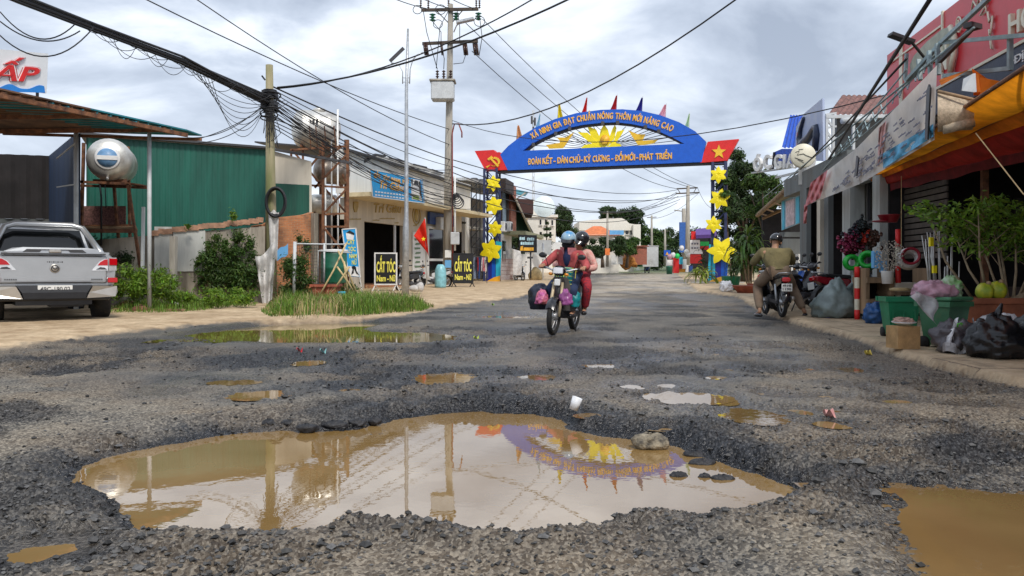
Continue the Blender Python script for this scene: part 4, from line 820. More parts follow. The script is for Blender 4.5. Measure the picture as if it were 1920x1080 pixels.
loft(b, [sec(.12, .90, .62, 1.13), sec(.18, .915, .55, 1.15), sec(.55, .92, .50, 1.16), sec(1.7, .92, .50, 1.15), sec(3.4, .92, .45, 1.14), sec(3.7, .92, .45, 1.12), sec(4.7, .90, .45, 1.02, tumble=.08), sec(5.2, .80, .50, .90, tumble=.1)])
trk('body', b, 'silver_paint')
b = MB(); b.bbox((0, .115, .885), (1.56, .07, .47), .025); b.bbox((0, .10, .72), (1.52, .05, .10), .02); b.bbox((0, .10, .975), (1.40, .02, .16), .008); tg = trk('tailgate', b, 'silver_paint')
b = MB(); b.prism([(-.62, .05, 1.13), (.62, .05, 1.13), (.72, .05, 1.175), (.6, .06, 1.23), (.45, .07, 1.245), (-.45, .07, 1.245), (-.6, .06, 1.23), (-.72, .05, 1.175)], (0, .06, 0)); trk('tonneau_spoiler', b, 'silver_paint')
b = MB(); b.prism([(-.46, .045, 1.165), (-.22, .045, 1.165), (-.19, .045, 1.20), (.19, .045, 1.20), (.22, .045, 1.165), (.46, .045, 1.165), (.40, .045, 1.215), (-.40, .045, 1.215)], (0, .02, 0)); b.box((0, .06, 1.14), (1.50, .05, .02)); trk('spoiler_insert', b, 'grey_plastic')
b = MB(); b.bbox((0, .035, 1.185), (.18, .03, .05), .01); trk('handle', b, 'chrome', tg)
b = MB(); b.lathe((0, .075, .90), [(.0, -.012), (.07, -.01), (.075, .0), (.07, .005)], 20, rot=Matrix.Rotation(R(-90), 3, 'X')); trk('emblem_disc', b, 'chrome', tg)
b = MB(); b.tube([(-.05, .062, .925), (-.02, .06, .905), (0, .06, .885), (.02, .06, .905), (.05, .062, .925)], .010, 5); b.torus((0, .063, .90), .052, .009, 18, 5, Matrix.Rotation(R(90), 3, 'X')); trk('emblem', b, 'grey_plastic', tg)
b = MB()
for i in range(8): b.box((-.105 + .03 * i, .083, 1.005), (.02, .008, .014 + .01 * (i % 2)))
for x in (-.62, .62):
    for i in range(6): b.box((x - .075 + .03 * i, .068, .715), (.018, .01, .02))
trk('badge', b, 'grey_plastic', tg)
for s_ in (-1, 1):
    b = MB(); b.prism([(s_ * .54, .07, .865), (s_ * .79, .07, .865), (s_ * .79, .07, 1.07), (s_ * .74, .07, 1.065), (s_ * .66, .07, 1.02)][::s_], (0, .05, 0)); tl = trk('tail_light', b, 'clear_lens')
    b = MB(); b.prism([(s_ * .63, .06, .955), (s_ * .785, .06, .955), (s_ * .785, .06, 1.06), (s_ * .74, .06, 1.055), (s_ * .67, .06, 1.01)][::s_], (0, .02, 0)); trk('red_lens', b, 'red_lens', tl)
    b = MB(); b.prism([(s_ * .61, .058, .885), (s_ * .77, .058, .885), (s_ * .74, .058, .915), (s_ * .67, .058, .925)][::s_], (0, .02, 0)); trk('reflector', b, 'grey_plastic', tl)
    b = MB(); b.prism([(s_ * .805, .08, .865), (s_ * .93, .12, .865), (s_ * .93, .12, 1.09), (s_ * .805, .08, 1.09)][::s_], (0, .14, 0)); tl = trk('tail_light', b, 'clear_lens')
    b = MB(); b.prism([(s_ * .81, .07, .96), (s_ * .937, .11, .96), (s_ * .937, .11, 1.07), (s_ * .81, .07, 1.075)][::s_], (0, .13, 0)); trk('red_lens', b, 'red_lens', tl)
    b = MB(); b.bbox((s_ * .86, .07, .70), (.15, .06, .085), .01); trk('reflector', b, 'red_lens')
    b = MB(); b.prism([(s_ * .46, .0, .40), (s_ * .90, .04, .42), (s_ * .94, .08, .50), (s_ * .93, .08, .60), (s_ * .55, .0, .60), (s_ * .50, .0, .50)][::s_], (0, .14, 0)); trk('bumper_corner', b, 'chrome')
    for y in (.95, 4.15):
        b = MB(); b.lathe((s_ * .80, y, .36), [(.20, -.12), (.33, -.13), (.365, -.09), (.37, 0), (.365, .09), (.33, .13), (.20, .12)], 28, rot=Matrix.Rotation(R(90), 3, 'Y')); w_ = trk('wheel', b, 'rubber')
        b = MB(); b.lathe((s_ * .83, y, .36), [(.0, s_ * .05), (.08, s_ * .06), (.20, s_ * .03), (.21, s_ * .09), (.20, 0)], 20, rot=Matrix.Rotation(R(90), 3, 'Y')); trk('rim', b, 'alloy', w_)
    b = MB(); b.box((s_ * .80, 1.42, .34), (.26, .02, .34)); trk('mudflap', b, 'black_plastic') if s_ < 0 else trk('mudflap', b, 'black_plastic')
    b = MB(); b.bbox((s_ * 1.02, 2.75, 1.25), (.16, .12, .2), .03); trk('mirror', b, 'silver_paint')
b = MB(); b.prism([(-.55, .03, .62), (.55, .03, .62), (.47, .0, .50), (.44, -.0, .40), (-.44, .0, .40), (-.47, .0, .50)], (0, .16, 0)); b.bbox((0, .18, .42), (1.66, .2, .12), .02); trk('bumper', b, 'black_plastic')
b = MB(); b.box((0, 2.2, .40), (1.1, 4.2, .22)); b.cyl((-.78, .95, .36), (.78, .95, .36), .07); b.box((.2, .5, .32), (.5, .4, .14)); trk('chassis', b, 'black_plastic')
b = MB(); b.bbox((0, .022, .555), (.50, .02, .125), .004); pl_ = trk('licence_plate', b, 'plate_white')
b = MB(); put_text(b, '49C-190.02', .43, (0, .010, .525), (1, 0, 0), (0, 0, 1), .012, .006, hfit=.068); trk('plate_number', b, 'grey_plastic', pl_)
# cab with raked rear pillars, dark rear glass, sports bar
b = MB(); loft(b, [[(-.80, 1.95, 1.12), (.80, 1.95, 1.12), (.66, 2.10, 1.62), (.60, 2.14, 1.68), (-.60, 2.14, 1.68), (-.66, 2.10, 1.62)], [(-.82, 2.6, 1.12), (.82, 2.6, 1.12), (.68, 2.6, 1.70), (.62, 2.6, 1.76), (-.62, 2.6, 1.76), (-.68, 2.6, 1.70)], [(-.84, 3.2, 1.12), (.84, 3.2, 1.12), (.68, 3.1, 1.68), (.60, 3.1, 1.73), (-.60, 3.1, 1.73), (-.68, 3.1, 1.68)], [(-.82, 3.95, 1.10), (.82, 3.95, 1.10), (.66, 3.6, 1.40), (.60, 3.5, 1.45), (-.60, 3.5, 1.45), (-.66, 3.6, 1.40)]])
cab = trk('cab', b, 'silver_paint')
b = MB(); b.prism([(-.74, 1.935, 1.15), (.74, 1.935, 1.15), (.61, 2.075, 1.635), (-.61, 2.075, 1.635)], (0, .05, .008)); b.box((.78, 2.75, 1.38), (.03, .9, .34), ry=R(-14)); b.box((-.78, 2.75, 1.38), (.03, .9, .34), ry=R(14)); trk('window', b, 'dark_glass', cab)
b = MB(); b.tube([(-.84, .95, 1.14), (-.76, 1.45, 1.38), (-.62, 1.75, 1.66), (-.45, 1.80, 1.72), (.45, 1.80, 1.72), (.62, 1.75, 1.66), (.76, 1.45, 1.38), (.84, .95, 1.14)], .055, 8); trk('sports_bar', b, 'silver_paint')
b = MB(); b.box((0, 1.0, 1.165), (1.66, 1.6, .03)); trk('tonneau_cover', b, 'silver_paint')
# ---- green warehouse wall
gw = Plane(228, 582, 21, 23.2); wh = thing('warehouse', 'long low warehouse clad in green corrugated metal', 'warehouse', tuple(gw.w(2, 0)), 0)
b = MB(); k1 = gw.s_(500); zt0 = gw.p(235, 262).z; zt1 = gw.p(500, 281).z
corr(b, gw.w(-.8, 1.3), gw.w(k1, 1.3), gw.w(k1, zt1), gw.w(-.8, zt0 + .03), .14, .012); part('wall', b, 'green_sheet', wh, world=True)
b = MB(); k2 = gw.s_(518); k3 = gw.s_(580); corr(b, gw.w(k1, 1.9), gw.w(k3, 1.9), gw.p(580, 347), gw.w(k1, gw.p(500, 343).z), .14, .012); part('lower_panel', b, 'green_dark_sheet', wh, world=True)
b = MB(); b.beam(gw.w(-1, zt0 + .08, .1), gw.w(k1, zt1 + .05, .1), .16, .06); b.prism([gw.w(-1, zt0 + .05), gw.w(k1, zt1 + .02), gw.w(k1, zt1 + .3, -6), gw.w(-1, zt0 + .3, -6)], (0, 0, .04)); part('roof', b, 'dark_steel', wh, world=True)
b = MB(); b.slab(gw.w(k1, 1.0, -.02), gw.w(k3 + .1, 1.0, -.02), gw.p(584, 303, -.02), gw.w(k1, gw.p(512, 280).z, -.02), -.1); part('parapet', b, 'cream_plaster', wh, world=True)
b = MB(); b.beam(gw.w(k1 - .1, gw.p(508, 278).z, .05), gw.p(660, 306, .05), .1, .07); part('gutter', b, 'dark_steel', wh, world=True)
b = MB(); b.slab(gw.w(-.8, -.1, -7), gw.w(-.8, -.1, -.05), gw.w(-.8, zt0, -.05), gw.w(-.8, zt0, -7), .05); part('end_wall', b, 'green_dark_sheet', wh, world=True)
# ---- low plastered wall and orange brick wall
pw = Plane(150, 500, 18.6, 20.2); low = thing('garden_wall', 'low stained plaster wall with clay tile coping under the green cladding', 'wall', tuple(pw.w(3, 0)), 0)
b = MB(); b.slab(pw.w(0, 0), pw.w(pw.s_(497), 0), pw.p(497, 424), pw.w(0, pw.p(285, 446).z - .1), -.18); part('wall', b, 'old_plaster', low, world=True)
b = MB(); rr = random.Random(4)
for i in range(26):
    k = pw.s_(285) + i * (pw.s_(495) - pw.s_(285)) / 26; z = pw.p(285, 437).z + (pw.p(495, 412).z - pw.p(285, 437).z) * i / 26; b.box(pw.w(k, z + rr.uniform(-.02, .02), -.09), (.14, .34, .13), rz=pw.rz + rr.uniform(-.1, .1), ry=rr.uniform(-.1, .1))
part('coping', b, mat('clay_coping', (.50, .28, .18), .9, var=.4, scale=5, bump=.4, dirt=.4), low, world=True)
b = MB(); b.box(pw.p(355, 470, .02), (.75, .03, 1.05), rz=pw.rz); b.box(pw.p(306, 470, .02), (.4, .03, 1.2), rz=pw.rz); part('white_patch', b, mat('whitewash', (.66, .66, .62), .9, dirt=.5, streak=True, scale=3), low, world=True)
bw = Plane(497, 588, 20.6, 22.0); ob = thing('brick_wall', 'ragged orange brick wall behind the mossy pole', 'wall', tuple(bw.w(.8, 0)), 0)
b = MB(); b.prism([bw.w(-.3, 0), bw.w(bw.L, 0), bw.p(587, 398), bw.p(575, 402), bw.p(560, 404), bw.p(520, 408), bw.p(500, 420), bw.w(-.3, bw.p(500, 424).z)], bw.n * -.2); part('wall', b, 'orange_brick', ob, world=True)
b = MB(); b.box(bw.w(bw.L - .02, 1.25, .05), (.16, .16, 2.5), rz=bw.rz); part('corner_post', b, 'old_plaster', ob, world=True)
# ---- fence posts and wire fence
def fence(nm, lab, pts, Y, col='galvanised'):
    f = thing(nm, lab, 'fence', tuple(G(pts[0][0], 560))); return f
for px, yb, yt, w_, lb, m in ((325, 552, 443, .13, 'square concrete fence post before the stained low wall', 'concrete'), (268, 520, 388, .06, 'thin pale pipe post beside the tank stand', 'light_grey')):
    b = MB(); b.box((P(px, yb, 17.5) + P(px, yt, 17.5)) / 2, (w_, w_, abs(P(0, yb, 17.5).z - P(0, yt, 17.5).z)), ry=.015); single('fence_post', lb, 'post', b, m)
mf = thing('mesh_fence', 'sagging wire mesh fence on a galvanised post by the red planter', 'fence', (X_(552, 19.5), 19.5, 0))
b = MB(); b.cyl(P(551, 556, 19.5), P(553, 453, 19.5), .045, n=8); part('post', b, 'light_grey', mf, world=True); b = MB(); b.cyl(P(607, 530, 20.2), P(608, 456, 20.2), .03, n=6); part('post', b, 'light_grey', mf, world=True)
b = MB(); b.tube([P(553, 457, 19.5), P(608, 458, 20.2), P(650, 458, 20.4)], .02, 5); b.tube([P(596, 535, 20), P(597, 470, 20), P(660, 474, 20)], .02, 5); part('rail', b, 'light_grey', mf, world=True)
b = MB()
for i in range(14): b.tube([P(553 + 4 * i, 457, 19.5 + .05 * i), P(556 + 4 * i, 530, 19.5 + .05 * i)], .005, 3);
for i in range(12): b.tube([P(553, 460 + 6 * i, 19.5), P(607, 460 + 6 * i, 20.2)], .005, 3)
part('mesh', b, 'dark_steel', mf, world=True)
# ---- round tank on a welded stand near the shed
YT = 18.2; ts = thing('tank_stand', 'tall rusty welded stand under the round steel tank', 'stand', (X_(212, YT), YT, 0))
def legs(names, m='rust', w_=.07, par=None):
    for a, c in names: b = MB(); b.beam(a, c, w_); part('leg', b, m, par, world=True)
legs([(P(150, 535, YT), P(157, 268, YT)), (P(266, 520, YT), P(240, 345, YT)), (P(245, 505, YT + 1), P(240, 275, YT + 1)), (P(228, 515, YT + 1), P(213, 340, YT + 1))], par=ts, w_=.06)
b = MB(); b.beam(P(152, 341, YT), P(246, 345, YT), .06); b.beam(P(153, 348, YT + 1), P(276, 352, YT), .06); b.beam(P(246, 345, YT), P(276, 350, YT + .2), .3, .03); b.beam(P(150, 433, YT), P(256, 433, YT), .09); b.beam(P(160, 425, YT + 1), P(250, 424, YT + 1), .09)
part('platform_frame', b, 'rust', ts, world=True)
b = MB(); [b.box(P(203, 430 - i * 1.5, YT + .2 + .25 * i), (1.3, .22, .03)) for i in range(4)]; part('shelf', b, 'wood', ts, world=True)
b = MB(); b.box(P(195, 405, YT + 1.1), (1.1, .03, .5)); part('grille', b, mat('rusty_mesh', (.28, .14, .12), .9, var=.6, scale=30), ts, world=True)
b = MB(); b.tube([P(187, 345, YT), P(190, 370, YT), P(190, 460, YT)], .02, 6); b.tube([P(197, 345, YT), P(199, 390, YT - .1)], .012, 5); part('hose', b, 'cable_black', ts, world=True)
ax = Vector((.35, -1, 0)).normalized(); rt = ax.to_track_quat('Z', 'Y').to_matrix(); c0 = P(205, 299, YT + .1)
tk = thing('water_tank', 'round steel water tank with blue oval emblem on its end', 'water tank', (c0.x, c0.y, c0.z - .5))
b = MB(); b.lathe(c0, [(0, .30), (.20, .285), (.36, .24), (.45, .16), (.49, .06), (.50, 0), (.50, -.02), (.49, -.04), (.50, -.06), (.50, -.5), (.49, -.53), (.50, -.56), (.50, -1.0), (.40, -1.15), (0, -1.2)], 32, rot=rt); part('tank_body', b, 'stainless', tk, world=True)
b = MB(); q = c0 + ax * .30; b.lathe(q - ax * .02, [(.26, -.02), (.28, .0), (.26, .015), (0, .02)], 28, rot=rt); em = part('emblem', b, 'white_gloss', tk, world=True)
b = MB(); b.lathe(q, [(.22, -.02), (.22, .012), (0, .014)], 28, rot=rt); part('emblem_field', b, mat('emblem_blue', (.18, .36, .62), .4, dirt=.3), em, world=True)
b = MB(); xs = rt @ Vector((1, 0, 0));
side = Vector((-ax.y, ax.x, 0)).normalized() * -1; side = side if side.x > 0 else -side
b.box(q + ax * .02, (.44, .02, .10), rz=math.atan2(side.y, side.x)); part('emblem_band', b, 'white_gloss', em, world=True)
b = MB(); b.cyl(c0 - Vector((0, 0, .42)) + ax * .2, c0 - Vector((0, 0, .52)) + ax * .34, .035, n=8); part('outlet', b, 'chrome', tk, world=True)
b = MB(); [part('cradle', MB().beam(c0 - ax * k - Vector((.4, 0, .5)), c0 - ax * k + Vector((.4, 0, -.5)), .05, .08), 'rust', tk, world=True) for k in (.1, .9)]
# ---- tall rusty tower with the big tank
YW = 24.5; tw = thing('water_tower', 'rusty steel lattice tower carrying the large horizontal tank', 'tower', (X_(598, YW), YW, 0))
TL, TR, TT = 600, 650, 268
def tl(px, py, d=0): return P(px, py, YW + d)
cs = [(552, 0), (636, 0), (606, 2.2), (650, 2.2)]
legs([(tl(606, 548), tl(606, 262)), (tl(652, 545), tl(652, 262)), (tl(601, 540, 1.9), tl(601, 262, 1.9)), (tl(648, 540, 1.9), tl(648, 262, 1.9))], par=tw, w_=.08)
b = MB()
for (a, c, d1) in (((545, 281), (652, 274), 0), ((545, 283), (600, 275), 1.5), ((545, 345), (652, 352), 0), ((606, 402), (652, 400), 0), ((606, 425), (652, 425), 0), ((606, 352), (548, 281), 0), ((590, 352), (650, 290), 0), ((606, 300), (640, 275), 0), ((555, 345), (600, 290), .5), ((606, 425), (650, 480), 0), ((652, 425), (608, 485), .6), ((606, 350), (650, 400), .5), ((652, 352), (606, 402), 0), ((610, 480), (652, 478), 0), ((620, 275), (648, 340), 1), ((606, 545), (652, 500), .8), ((546, 281), (546, 345), .2), ((568, 281), (568, 345), .4)):
    b.beam(tl(*a, d1), tl(*c, d1), .06)
for px in (583, 595, 612, 630): b.beam(tl(px, 276, -.1), tl(px - 4 + (px % 3), 236, -.3), .03)
part('lattice', b, 'rust', tw, world=True)
b = MB(); b.tube([tl(622, 470), tl(622, 262), tl(632, 258), tl(634, 205)], .028, 6); b.tube([tl(634, 540), tl(633, 205)], .028, 6); b.tube([tl(611, 530), tl(610, 330)], .028, 6); part('pipe', b, 'white_paint', tw, world=True)
def htank(nm, lab, c0, r, l, ang, m='stainless', label_band=False):
    ax = Vector((math.cos(ang), math.sin(ang), 0)); rt = ax.to_track_quat('Z', 'Y').to_matrix(); h_ = l / 2
    t_ = thing(nm, lab, 'water tank', (c0.x, c0.y, c0.z - r)); b = MB(); pr = [(0, -h_ - r * .34), (r * .5, -h_ - r * .28), (r * .82, -h_ - r * .14), (r * .97, -h_ + .02), (r, -h_ + .06)]
    for k in (-.33, 0, .33): pr += [(r, h_ * 2 * k * .9 - .03), (r * 1.015, h_ * 2 * k * .9), (r, h_ * 2 * k * .9 + .03)]
    pr += [(r, h_ - .06), (r * .97, h_ - .02), (r * .82, h_ + r * .14), (r * .5, h_ + r * .28), (0, h_ + r * .34)]
    b.lathe(c0, pr, 32, rot=rt); part('tank_body', b, m, t_, world=True)
    b = MB(); b.lathe(c0 + Vector((0, 0, r - .02)) + ax * .1, [(r * .35, 0), (r * .35, .08), (r * .30, .11), (0, .13)], 16); part('hatch', b, 'stainless', t_, world=True)
    for k in (-.7, .7): b = MB(); b.beam(c0 + ax * k * h_ - Vector((0, r * .6, r)), c0 + ax * k * h_ + Vector((0, r * .6, -r)), .05, .1); part('cradle', b, 'rust', t_, world=True)
    return t_
T_ = htank('water_tank', 'largest horizontal steel tank high on the rusty tower', tl(593, 243, .6), .60, 1.15, R(25))
b = MB()
for i in range(6): b.box(tl(562 + 6.5 * i, 231 - i * .6, -.05), (.075, .02, .13))
part('faded_lettering', b, 'dark_steel', T_, world=True)
htank('water_tank', 'smaller weathered tank inside the rusty tower under the largest one', tl(622, 322, 1.2), .42, .9, R(30), mat('old_steel', (.35, .30, .26), .45, .7, dirt=.6, dirtcol=(.15, .09, .05)))
htank('water_tank', 'bright short tank lying behind the tower beside the green panel', tl(608, 383, 1.6), .33, .8, R(10))
# ---- green plastic barrel, planter, frame of sticks
b = MB(); b.lathe(P(626, 531, 22.5), [(.36, 0), (.38, .05), (.38, .42), (.395, .45), (.38, .48), (.38, .85), (.36, .92)], 20); gb = MB()
d = thing('green_barrel', 'tall green plastic water barrel beneath the tower', 'barrel', tuple(P(622, 531, 22.5))); part('barrel_body', b, mat('green_plastic', (.01, .12, .07), .45, dirt=.2), d, world=True)
b = MB(); b.lathe(P(626, 531, 22.5) + Vector((0, 0, .92)), [(.41, 0), (.42, .04), (.40, .06), (0, .08)], 20); part('lid', b, 'white_paint', d, world=True)
b = MB(); q = P(614, 556, 19.8); b.prism([q + Vector(v) for v in ((-.30, -.2, 0), (.24, -.2, 0), (.30, -.25, .27), (-.36, -.25, .27))], (0, .5, 0)); b.box(q + Vector((-.03, -.01, .29)), (.72, .56, .06)); d = thing('planter', 'dark red rectangular planter standing in the grass', 'planter', tuple(q)); part('planter_box', b, 'terracotta', d, world=True)
b = MB(); b.box(q + Vector((-.03, 0, .325)), (.62, .46, .01)); part('soil', b, mat('soil', (.05, .035, .025), 1, bump=.6), d, world=True)
b = MB()
for a, c in (((596, 560), (650, 455)), ((634, 470), (672, 560)), ((655, 500), (612, 560)), ((645, 490), (652, 565)), ((632, 500), (668, 556))): b.tube([P(*a, 19.4), P((a[0] + c[0]) / 2 + 2, (a[1] + c[1]) / 2, 19.5), P(*c, 19.7)], .025, 6)
single('stick_frame', 'leaning tripod of bare bamboo sticks beside the red planter', 'sticks', b, 'bamboo')
b = MB(); b.lathe(P(641, 558, 19.2), [(.08, 0), (.10, .12), (.11, .14), (.09, .15)], 10); single('bucket', 'tiny cyan bucket at the foot of the bamboo sticks', 'bucket', b, 'cyan_paint')
# ================================================================== BARBER BUILDING AND THE ROW BEYOND
bp_ = Plane(650, 868, 30, 42); bb_ = thing('barber_shop', 'white barber shop with beige canopy edge and dark open doorway', 'shop', tuple(bp_.w(4, 0)), 0)
kk = bp_.s_; paint('sky_blue_sign', (.02, .36, .78), .45); paint('beige_trim', (.70, .58, .36), .7, dirt=.3); mat('gold_script', (.42, .30, .08), .4, var=.2); paint('lemon', (.90, .82, .12), .5)
zc = bp_.p(650, 366).z
b = MB(); bp_.box(b, kk(640), bp_.L + 1.2, zc + .05, zc + 1.75, .25, -.25); part('upper_wall', b, 'white_plaster', bb_, world=True)
b = MB(); b.prism([bp_.w(-.3, zc + 1.7, .3), bp_.w(bp_.L + 1.4, zc + 1.55, .3), bp_.w(bp_.L + 1.4, zc + 2.0, -4), bp_.w(-.3, zc + 2.2, -4)], (0, 0, .06)); part('eave', b, 'dark_steel', bb_, world=True)
b = MB(); g0, g1, g2 = kk(684), kk(704), kk(852)
pts = [(684, 303), (704, 291), (722, 293), (770, 306), (800, 314), (835, 326), (858, 334), (858, 352), (770, 328), (684, 306)]
b.prism([bp_.p(x, y, -.1) for x, y in pts], bp_.n * -.3); part('gable', b, 'white_sheet_wall', bb_, world=True)
b = MB(); b.beam(bp_.p(683, 303, .02), bp_.p(704, 290, .02), .1); b.beam(bp_.p(704, 290, .02), bp_.p(722, 293, .02), .08); [b.beam(bp_.p(x0, y0, .02), bp_.p(x1, y1, .02), .06) for x0, y0, x1, y1 in ((730, 296, 760, 303), (775, 308, 800, 314), (810, 318, 830, 325))]; part('ridge_trim', b, 'dark_steel', bb_, world=True)
b = MB(); bp_.box(b, kk(640), bp_.L + 1.2, zc - .10, zc + .06, 1.3, 0); part('canopy', b, 'beige_trim', bb_, world=True)
kd0, kd1 = kk(683), kk(757); zd = bp_.p(683, 415).z
b = MB()
bp_.box(b, kk(646), bp_.L - .2, zd, zc - .1, .2, -.2); bp_.box(b, kk(655), kd0, 0, zd, .2, -.2); bp_.box(b, kd1, kk(800), 0, zd, .2, -.2)
part('front_wall', b, 'cream_plaster', bb_, world=True)
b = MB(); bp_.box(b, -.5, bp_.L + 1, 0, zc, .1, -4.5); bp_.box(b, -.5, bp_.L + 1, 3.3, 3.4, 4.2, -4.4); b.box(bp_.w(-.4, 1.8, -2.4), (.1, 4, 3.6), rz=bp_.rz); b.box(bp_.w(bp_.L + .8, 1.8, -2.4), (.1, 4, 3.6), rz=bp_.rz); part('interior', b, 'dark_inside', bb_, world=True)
b = MB(); bp_.box(b, kd0 + .1, kd1, .0, .18, 1.5, -1.5); part('threshold', b, 'orange_brick', bb_, world=True)
b = MB(); bp_.box(b, kk(743), kk(746), .1, zd, .06, -.15); part('shutter_rail', b, 'light_grey', bb_, world=True)
b = MB(); bp_.text(b, 'Trí Giàu', 701, 752, 398, 17, .01, .02, .03, .15, yb2=399); part('gold_script', b, 'gold_script', bb_, world=True)
b = MB(); c = bp_.p(781, 404, .02); b.torus(c, .42, .03, 24, 6, Matrix.Rotation(bp_.rz, 3, 'Z') @ Matrix.Rotation(R(90), 3, 'X')); b.ell(c, (.26, .03, .32), 12, 8, Matrix.Rotation(bp_.rz, 3, 'Z')); part('round_logo', b, 'gold_script', bb_, world=True)
b = MB(); bp_.poly(b, [(662, 378), (671, 378), (671, 388), (668, 398), (664, 398), (662, 388)], .03, .01); part('portrait_motif', b, 'gold_script', bb_, world=True)
b = MB()
for x0, x1, y in ((654, 678, 412), (699, 713, 414), (712, 741, 411), (740, 749, 419), (775, 783, 424)):
    n = int((x1 - x0) / 2.6)
    for i in range(n): bp_.poly(b, [(x0 + i * 2.6, y), (x0 + i * 2.6 + 1.8, y), (x0 + i * 2.6 + 1.8, y - 2 - (i % 3) * .5), (x0 + i * 2.6, y - 2)], .01, .01)
part('fine_lettering', b, 'gold_script', bb_, world=True)
b = MB(); bp_.box(b, kk(772), kk(795), .15, 2.55, .04, .02); pr = part('price_panel', b, 'white_paint', bb_, world=True)
b = MB()
for i in range(9): bp_.poly(b, [(777 + (i % 2) * 3, 447 + i * 8.5), (789 - (i % 3), 447 + i * 8.5), (788, 450 + i * 8.5), (778, 451 + i * 8.5)], .008, .066)
part('price_lines', b, mat('green_ink', (.16, .25, .16), .7), pr, world=True)
b = MB(); bp_.box(b, kk(800), kk(803), .1, 2.9, .1, -.05); bp_.box(b, kk(831), kk(835), .1, 2.9, .1, -.05); bp_.box(b, kk(803), kk(831), 2.78, 2.9, .09, -.05); bp_.box(b, kk(803), kk(831), 1.2, 1.32, .09, -.05); bp_.box(b, kk(803), kk(831), .1, .2, .09, -.05); dr_ = part('glass_door', b, 'white_paint', bb_, world=True)
b = MB(); bp_.box(b, kk(803), kk(831), .2, 2.8, .02, -.02); part('glass', b, 'dark_glass', dr_, world=True)
b = MB(); bp_.box(b, kk(800), kk(846), 3.0, zc - .15, .12, .05); part('blue_fascia', b, mat('deep_blue', (.01, .05, .22), .5, dirt=.3), bb_, world=True)
b = MB(); b.bbox(bp_.p(825, 419, .3), (.48, .3, .62), .03, rz=bp_.rz); part('meter_box', b, 'light_grey', bb_, world=True)
# blue shop sign with portrait
sg = thing('shop_sign', 'tilted blue hairdresser sign with gold lettering and a portrait', 'sign', tuple(bp_.p(743, 372, 1.3))); SO = 1.32
b = MB(); bp_.poly(b, [(699, 369), (795, 381), (790, 336), (693, 317)], .05, SO); part('board', b, 'sky_blue_sign', sg, world=True)
b = MB(); [b.beam(bp_.p(x0, y0, SO + .05), bp_.p(x1, y1, SO + .05), .03) for x0, y0, x1, y1 in ((699, 369, 693, 317), (693, 317, 790, 336), (790, 336, 795, 381), (795, 381, 699, 369))]; part('frame', b, 'white_paint', sg, world=True)
for nm, m, bo, o_ in (('lettering_outline', 'white_gloss', .045, .052), ('lettering', 'orange_gold', .012, .07)):
    b = MB(); x = 702
    for wd, x0, x1, y0, y1 in (('CẮT', 701, 714, 332, 335), ('TÓC', 718, 731, 336, 339), ('NAM,', 734, 752, 340, 344), ('NỮ', 755, 767, 344, 346)): bp_.text(b, wd, x0, x1, y0, 8, SO + o_, bo, .012, yb2=y1)
    bp_.text(b, 'Trí', 712, 727, 352, 14, SO + o_, bo, .012, .2, yb2=354.5); bp_.text(b, 'Giàu', 731, 757, 355, 14, SO + o_, bo, .012, .2, yb2=359)
    part(nm, b, m, sg, world=True)
b = MB()
for r_ in range(2):
    for i in range(11): x = 703 + i * 5.6; y = 358 + r_ * 6 + i * .7; bp_.poly(b, [(x, y + 2.6), (x + 4, y + 3), (x + 3.8, y + .4), (x + .3, y)], .008, SO + .052)
part('small_text', b, 'white_gloss', sg, world=True)
b = MB(); bp_.poly(b, [(772, 374), (791, 377), (787, 338), (770, 335)], .01, SO + .052); ph = part('photo_panel', b, 'white_gloss', sg, world=True)
b = MB(); bp_.poly(b, [(775, 347), (778, 338), (783, 339), (785, 350), (782, 347), (778, 346)], .008, SO + .065); bp_.poly(b, [(770, 336), (774, 336), (773, 350)], .008, SO + .066); bp_.poly(b, [(785, 340), (788, 341), (791, 372), (787, 364)], .008, SO + .067); part('portrait_hair', b, 'black_paint', ph, world=True)
b = MB(); bp_.poly(b, [(775, 366), (785, 367), (786, 374), (774, 373)], .008, SO + .067); part('portrait_flowers', b, paint('leaf_green_paint', (.35, .55, .08)), ph, world=True)
# stripe poster on a leaning board
vp = Plane(640, 680, 24.2, 24.2); vb = thing('banner_stand', 'tall narrow blue banner for a barber leaning by the pillar', 'sign', tuple(vp.w(.3, 0)))
def tl_(x, y): return (x + (y - 427) * .155, y)                   # leaning outline
b = MB(); vp.poly(b, [tl_(640, 518), tl_(661, 520), tl_(667, 428), tl_(641, 430)], .04); part('board', b, 'sky_blue_sign', vb, world=True)
b = MB(); [b.beam(vp.p(*tl_(x0, y0), .045), vp.p(*tl_(x1, y1), .045), .03) for x0, y0, x1, y1 in ((640, 518, 641, 430), (641, 430, 667, 428), (667, 428, 661, 520))]; [b.beam(vp.p(*tl_(x, 505), -.05), vp.p(*tl_(x + 1, 552), -.3), .035) for x in (642, 659)]; part('frame', b, 'white_paint', vb, world=True)
b = MB()
for wd, y in (('CẮT', 458), ('TÓC', 471), ('NAM', 484), ('NỮ', 496)):
    x0, x1 = (646, 660) if len(wd) == 3 else (649, 658); a0 = tl_(x0, y); a1 = tl_(x1, y); vp.text(b, wd, a0[0], a1[0], y, 8, .045, .02, .012)
part('lettering', b, 'lemon', vb, world=True)
b = MB(); vp.poly(b, [tl_(642, 517), tl_(659, 519), tl_(661, 500), tl_(643, 499)], .008, .045); vp.poly(b, [tl_(647, 449), tl_(659, 450), tl_(662, 441), tl_(655, 433), tl_(647, 437)], .008, .046); part('picture', b, 'white_gloss', vb, world=True)
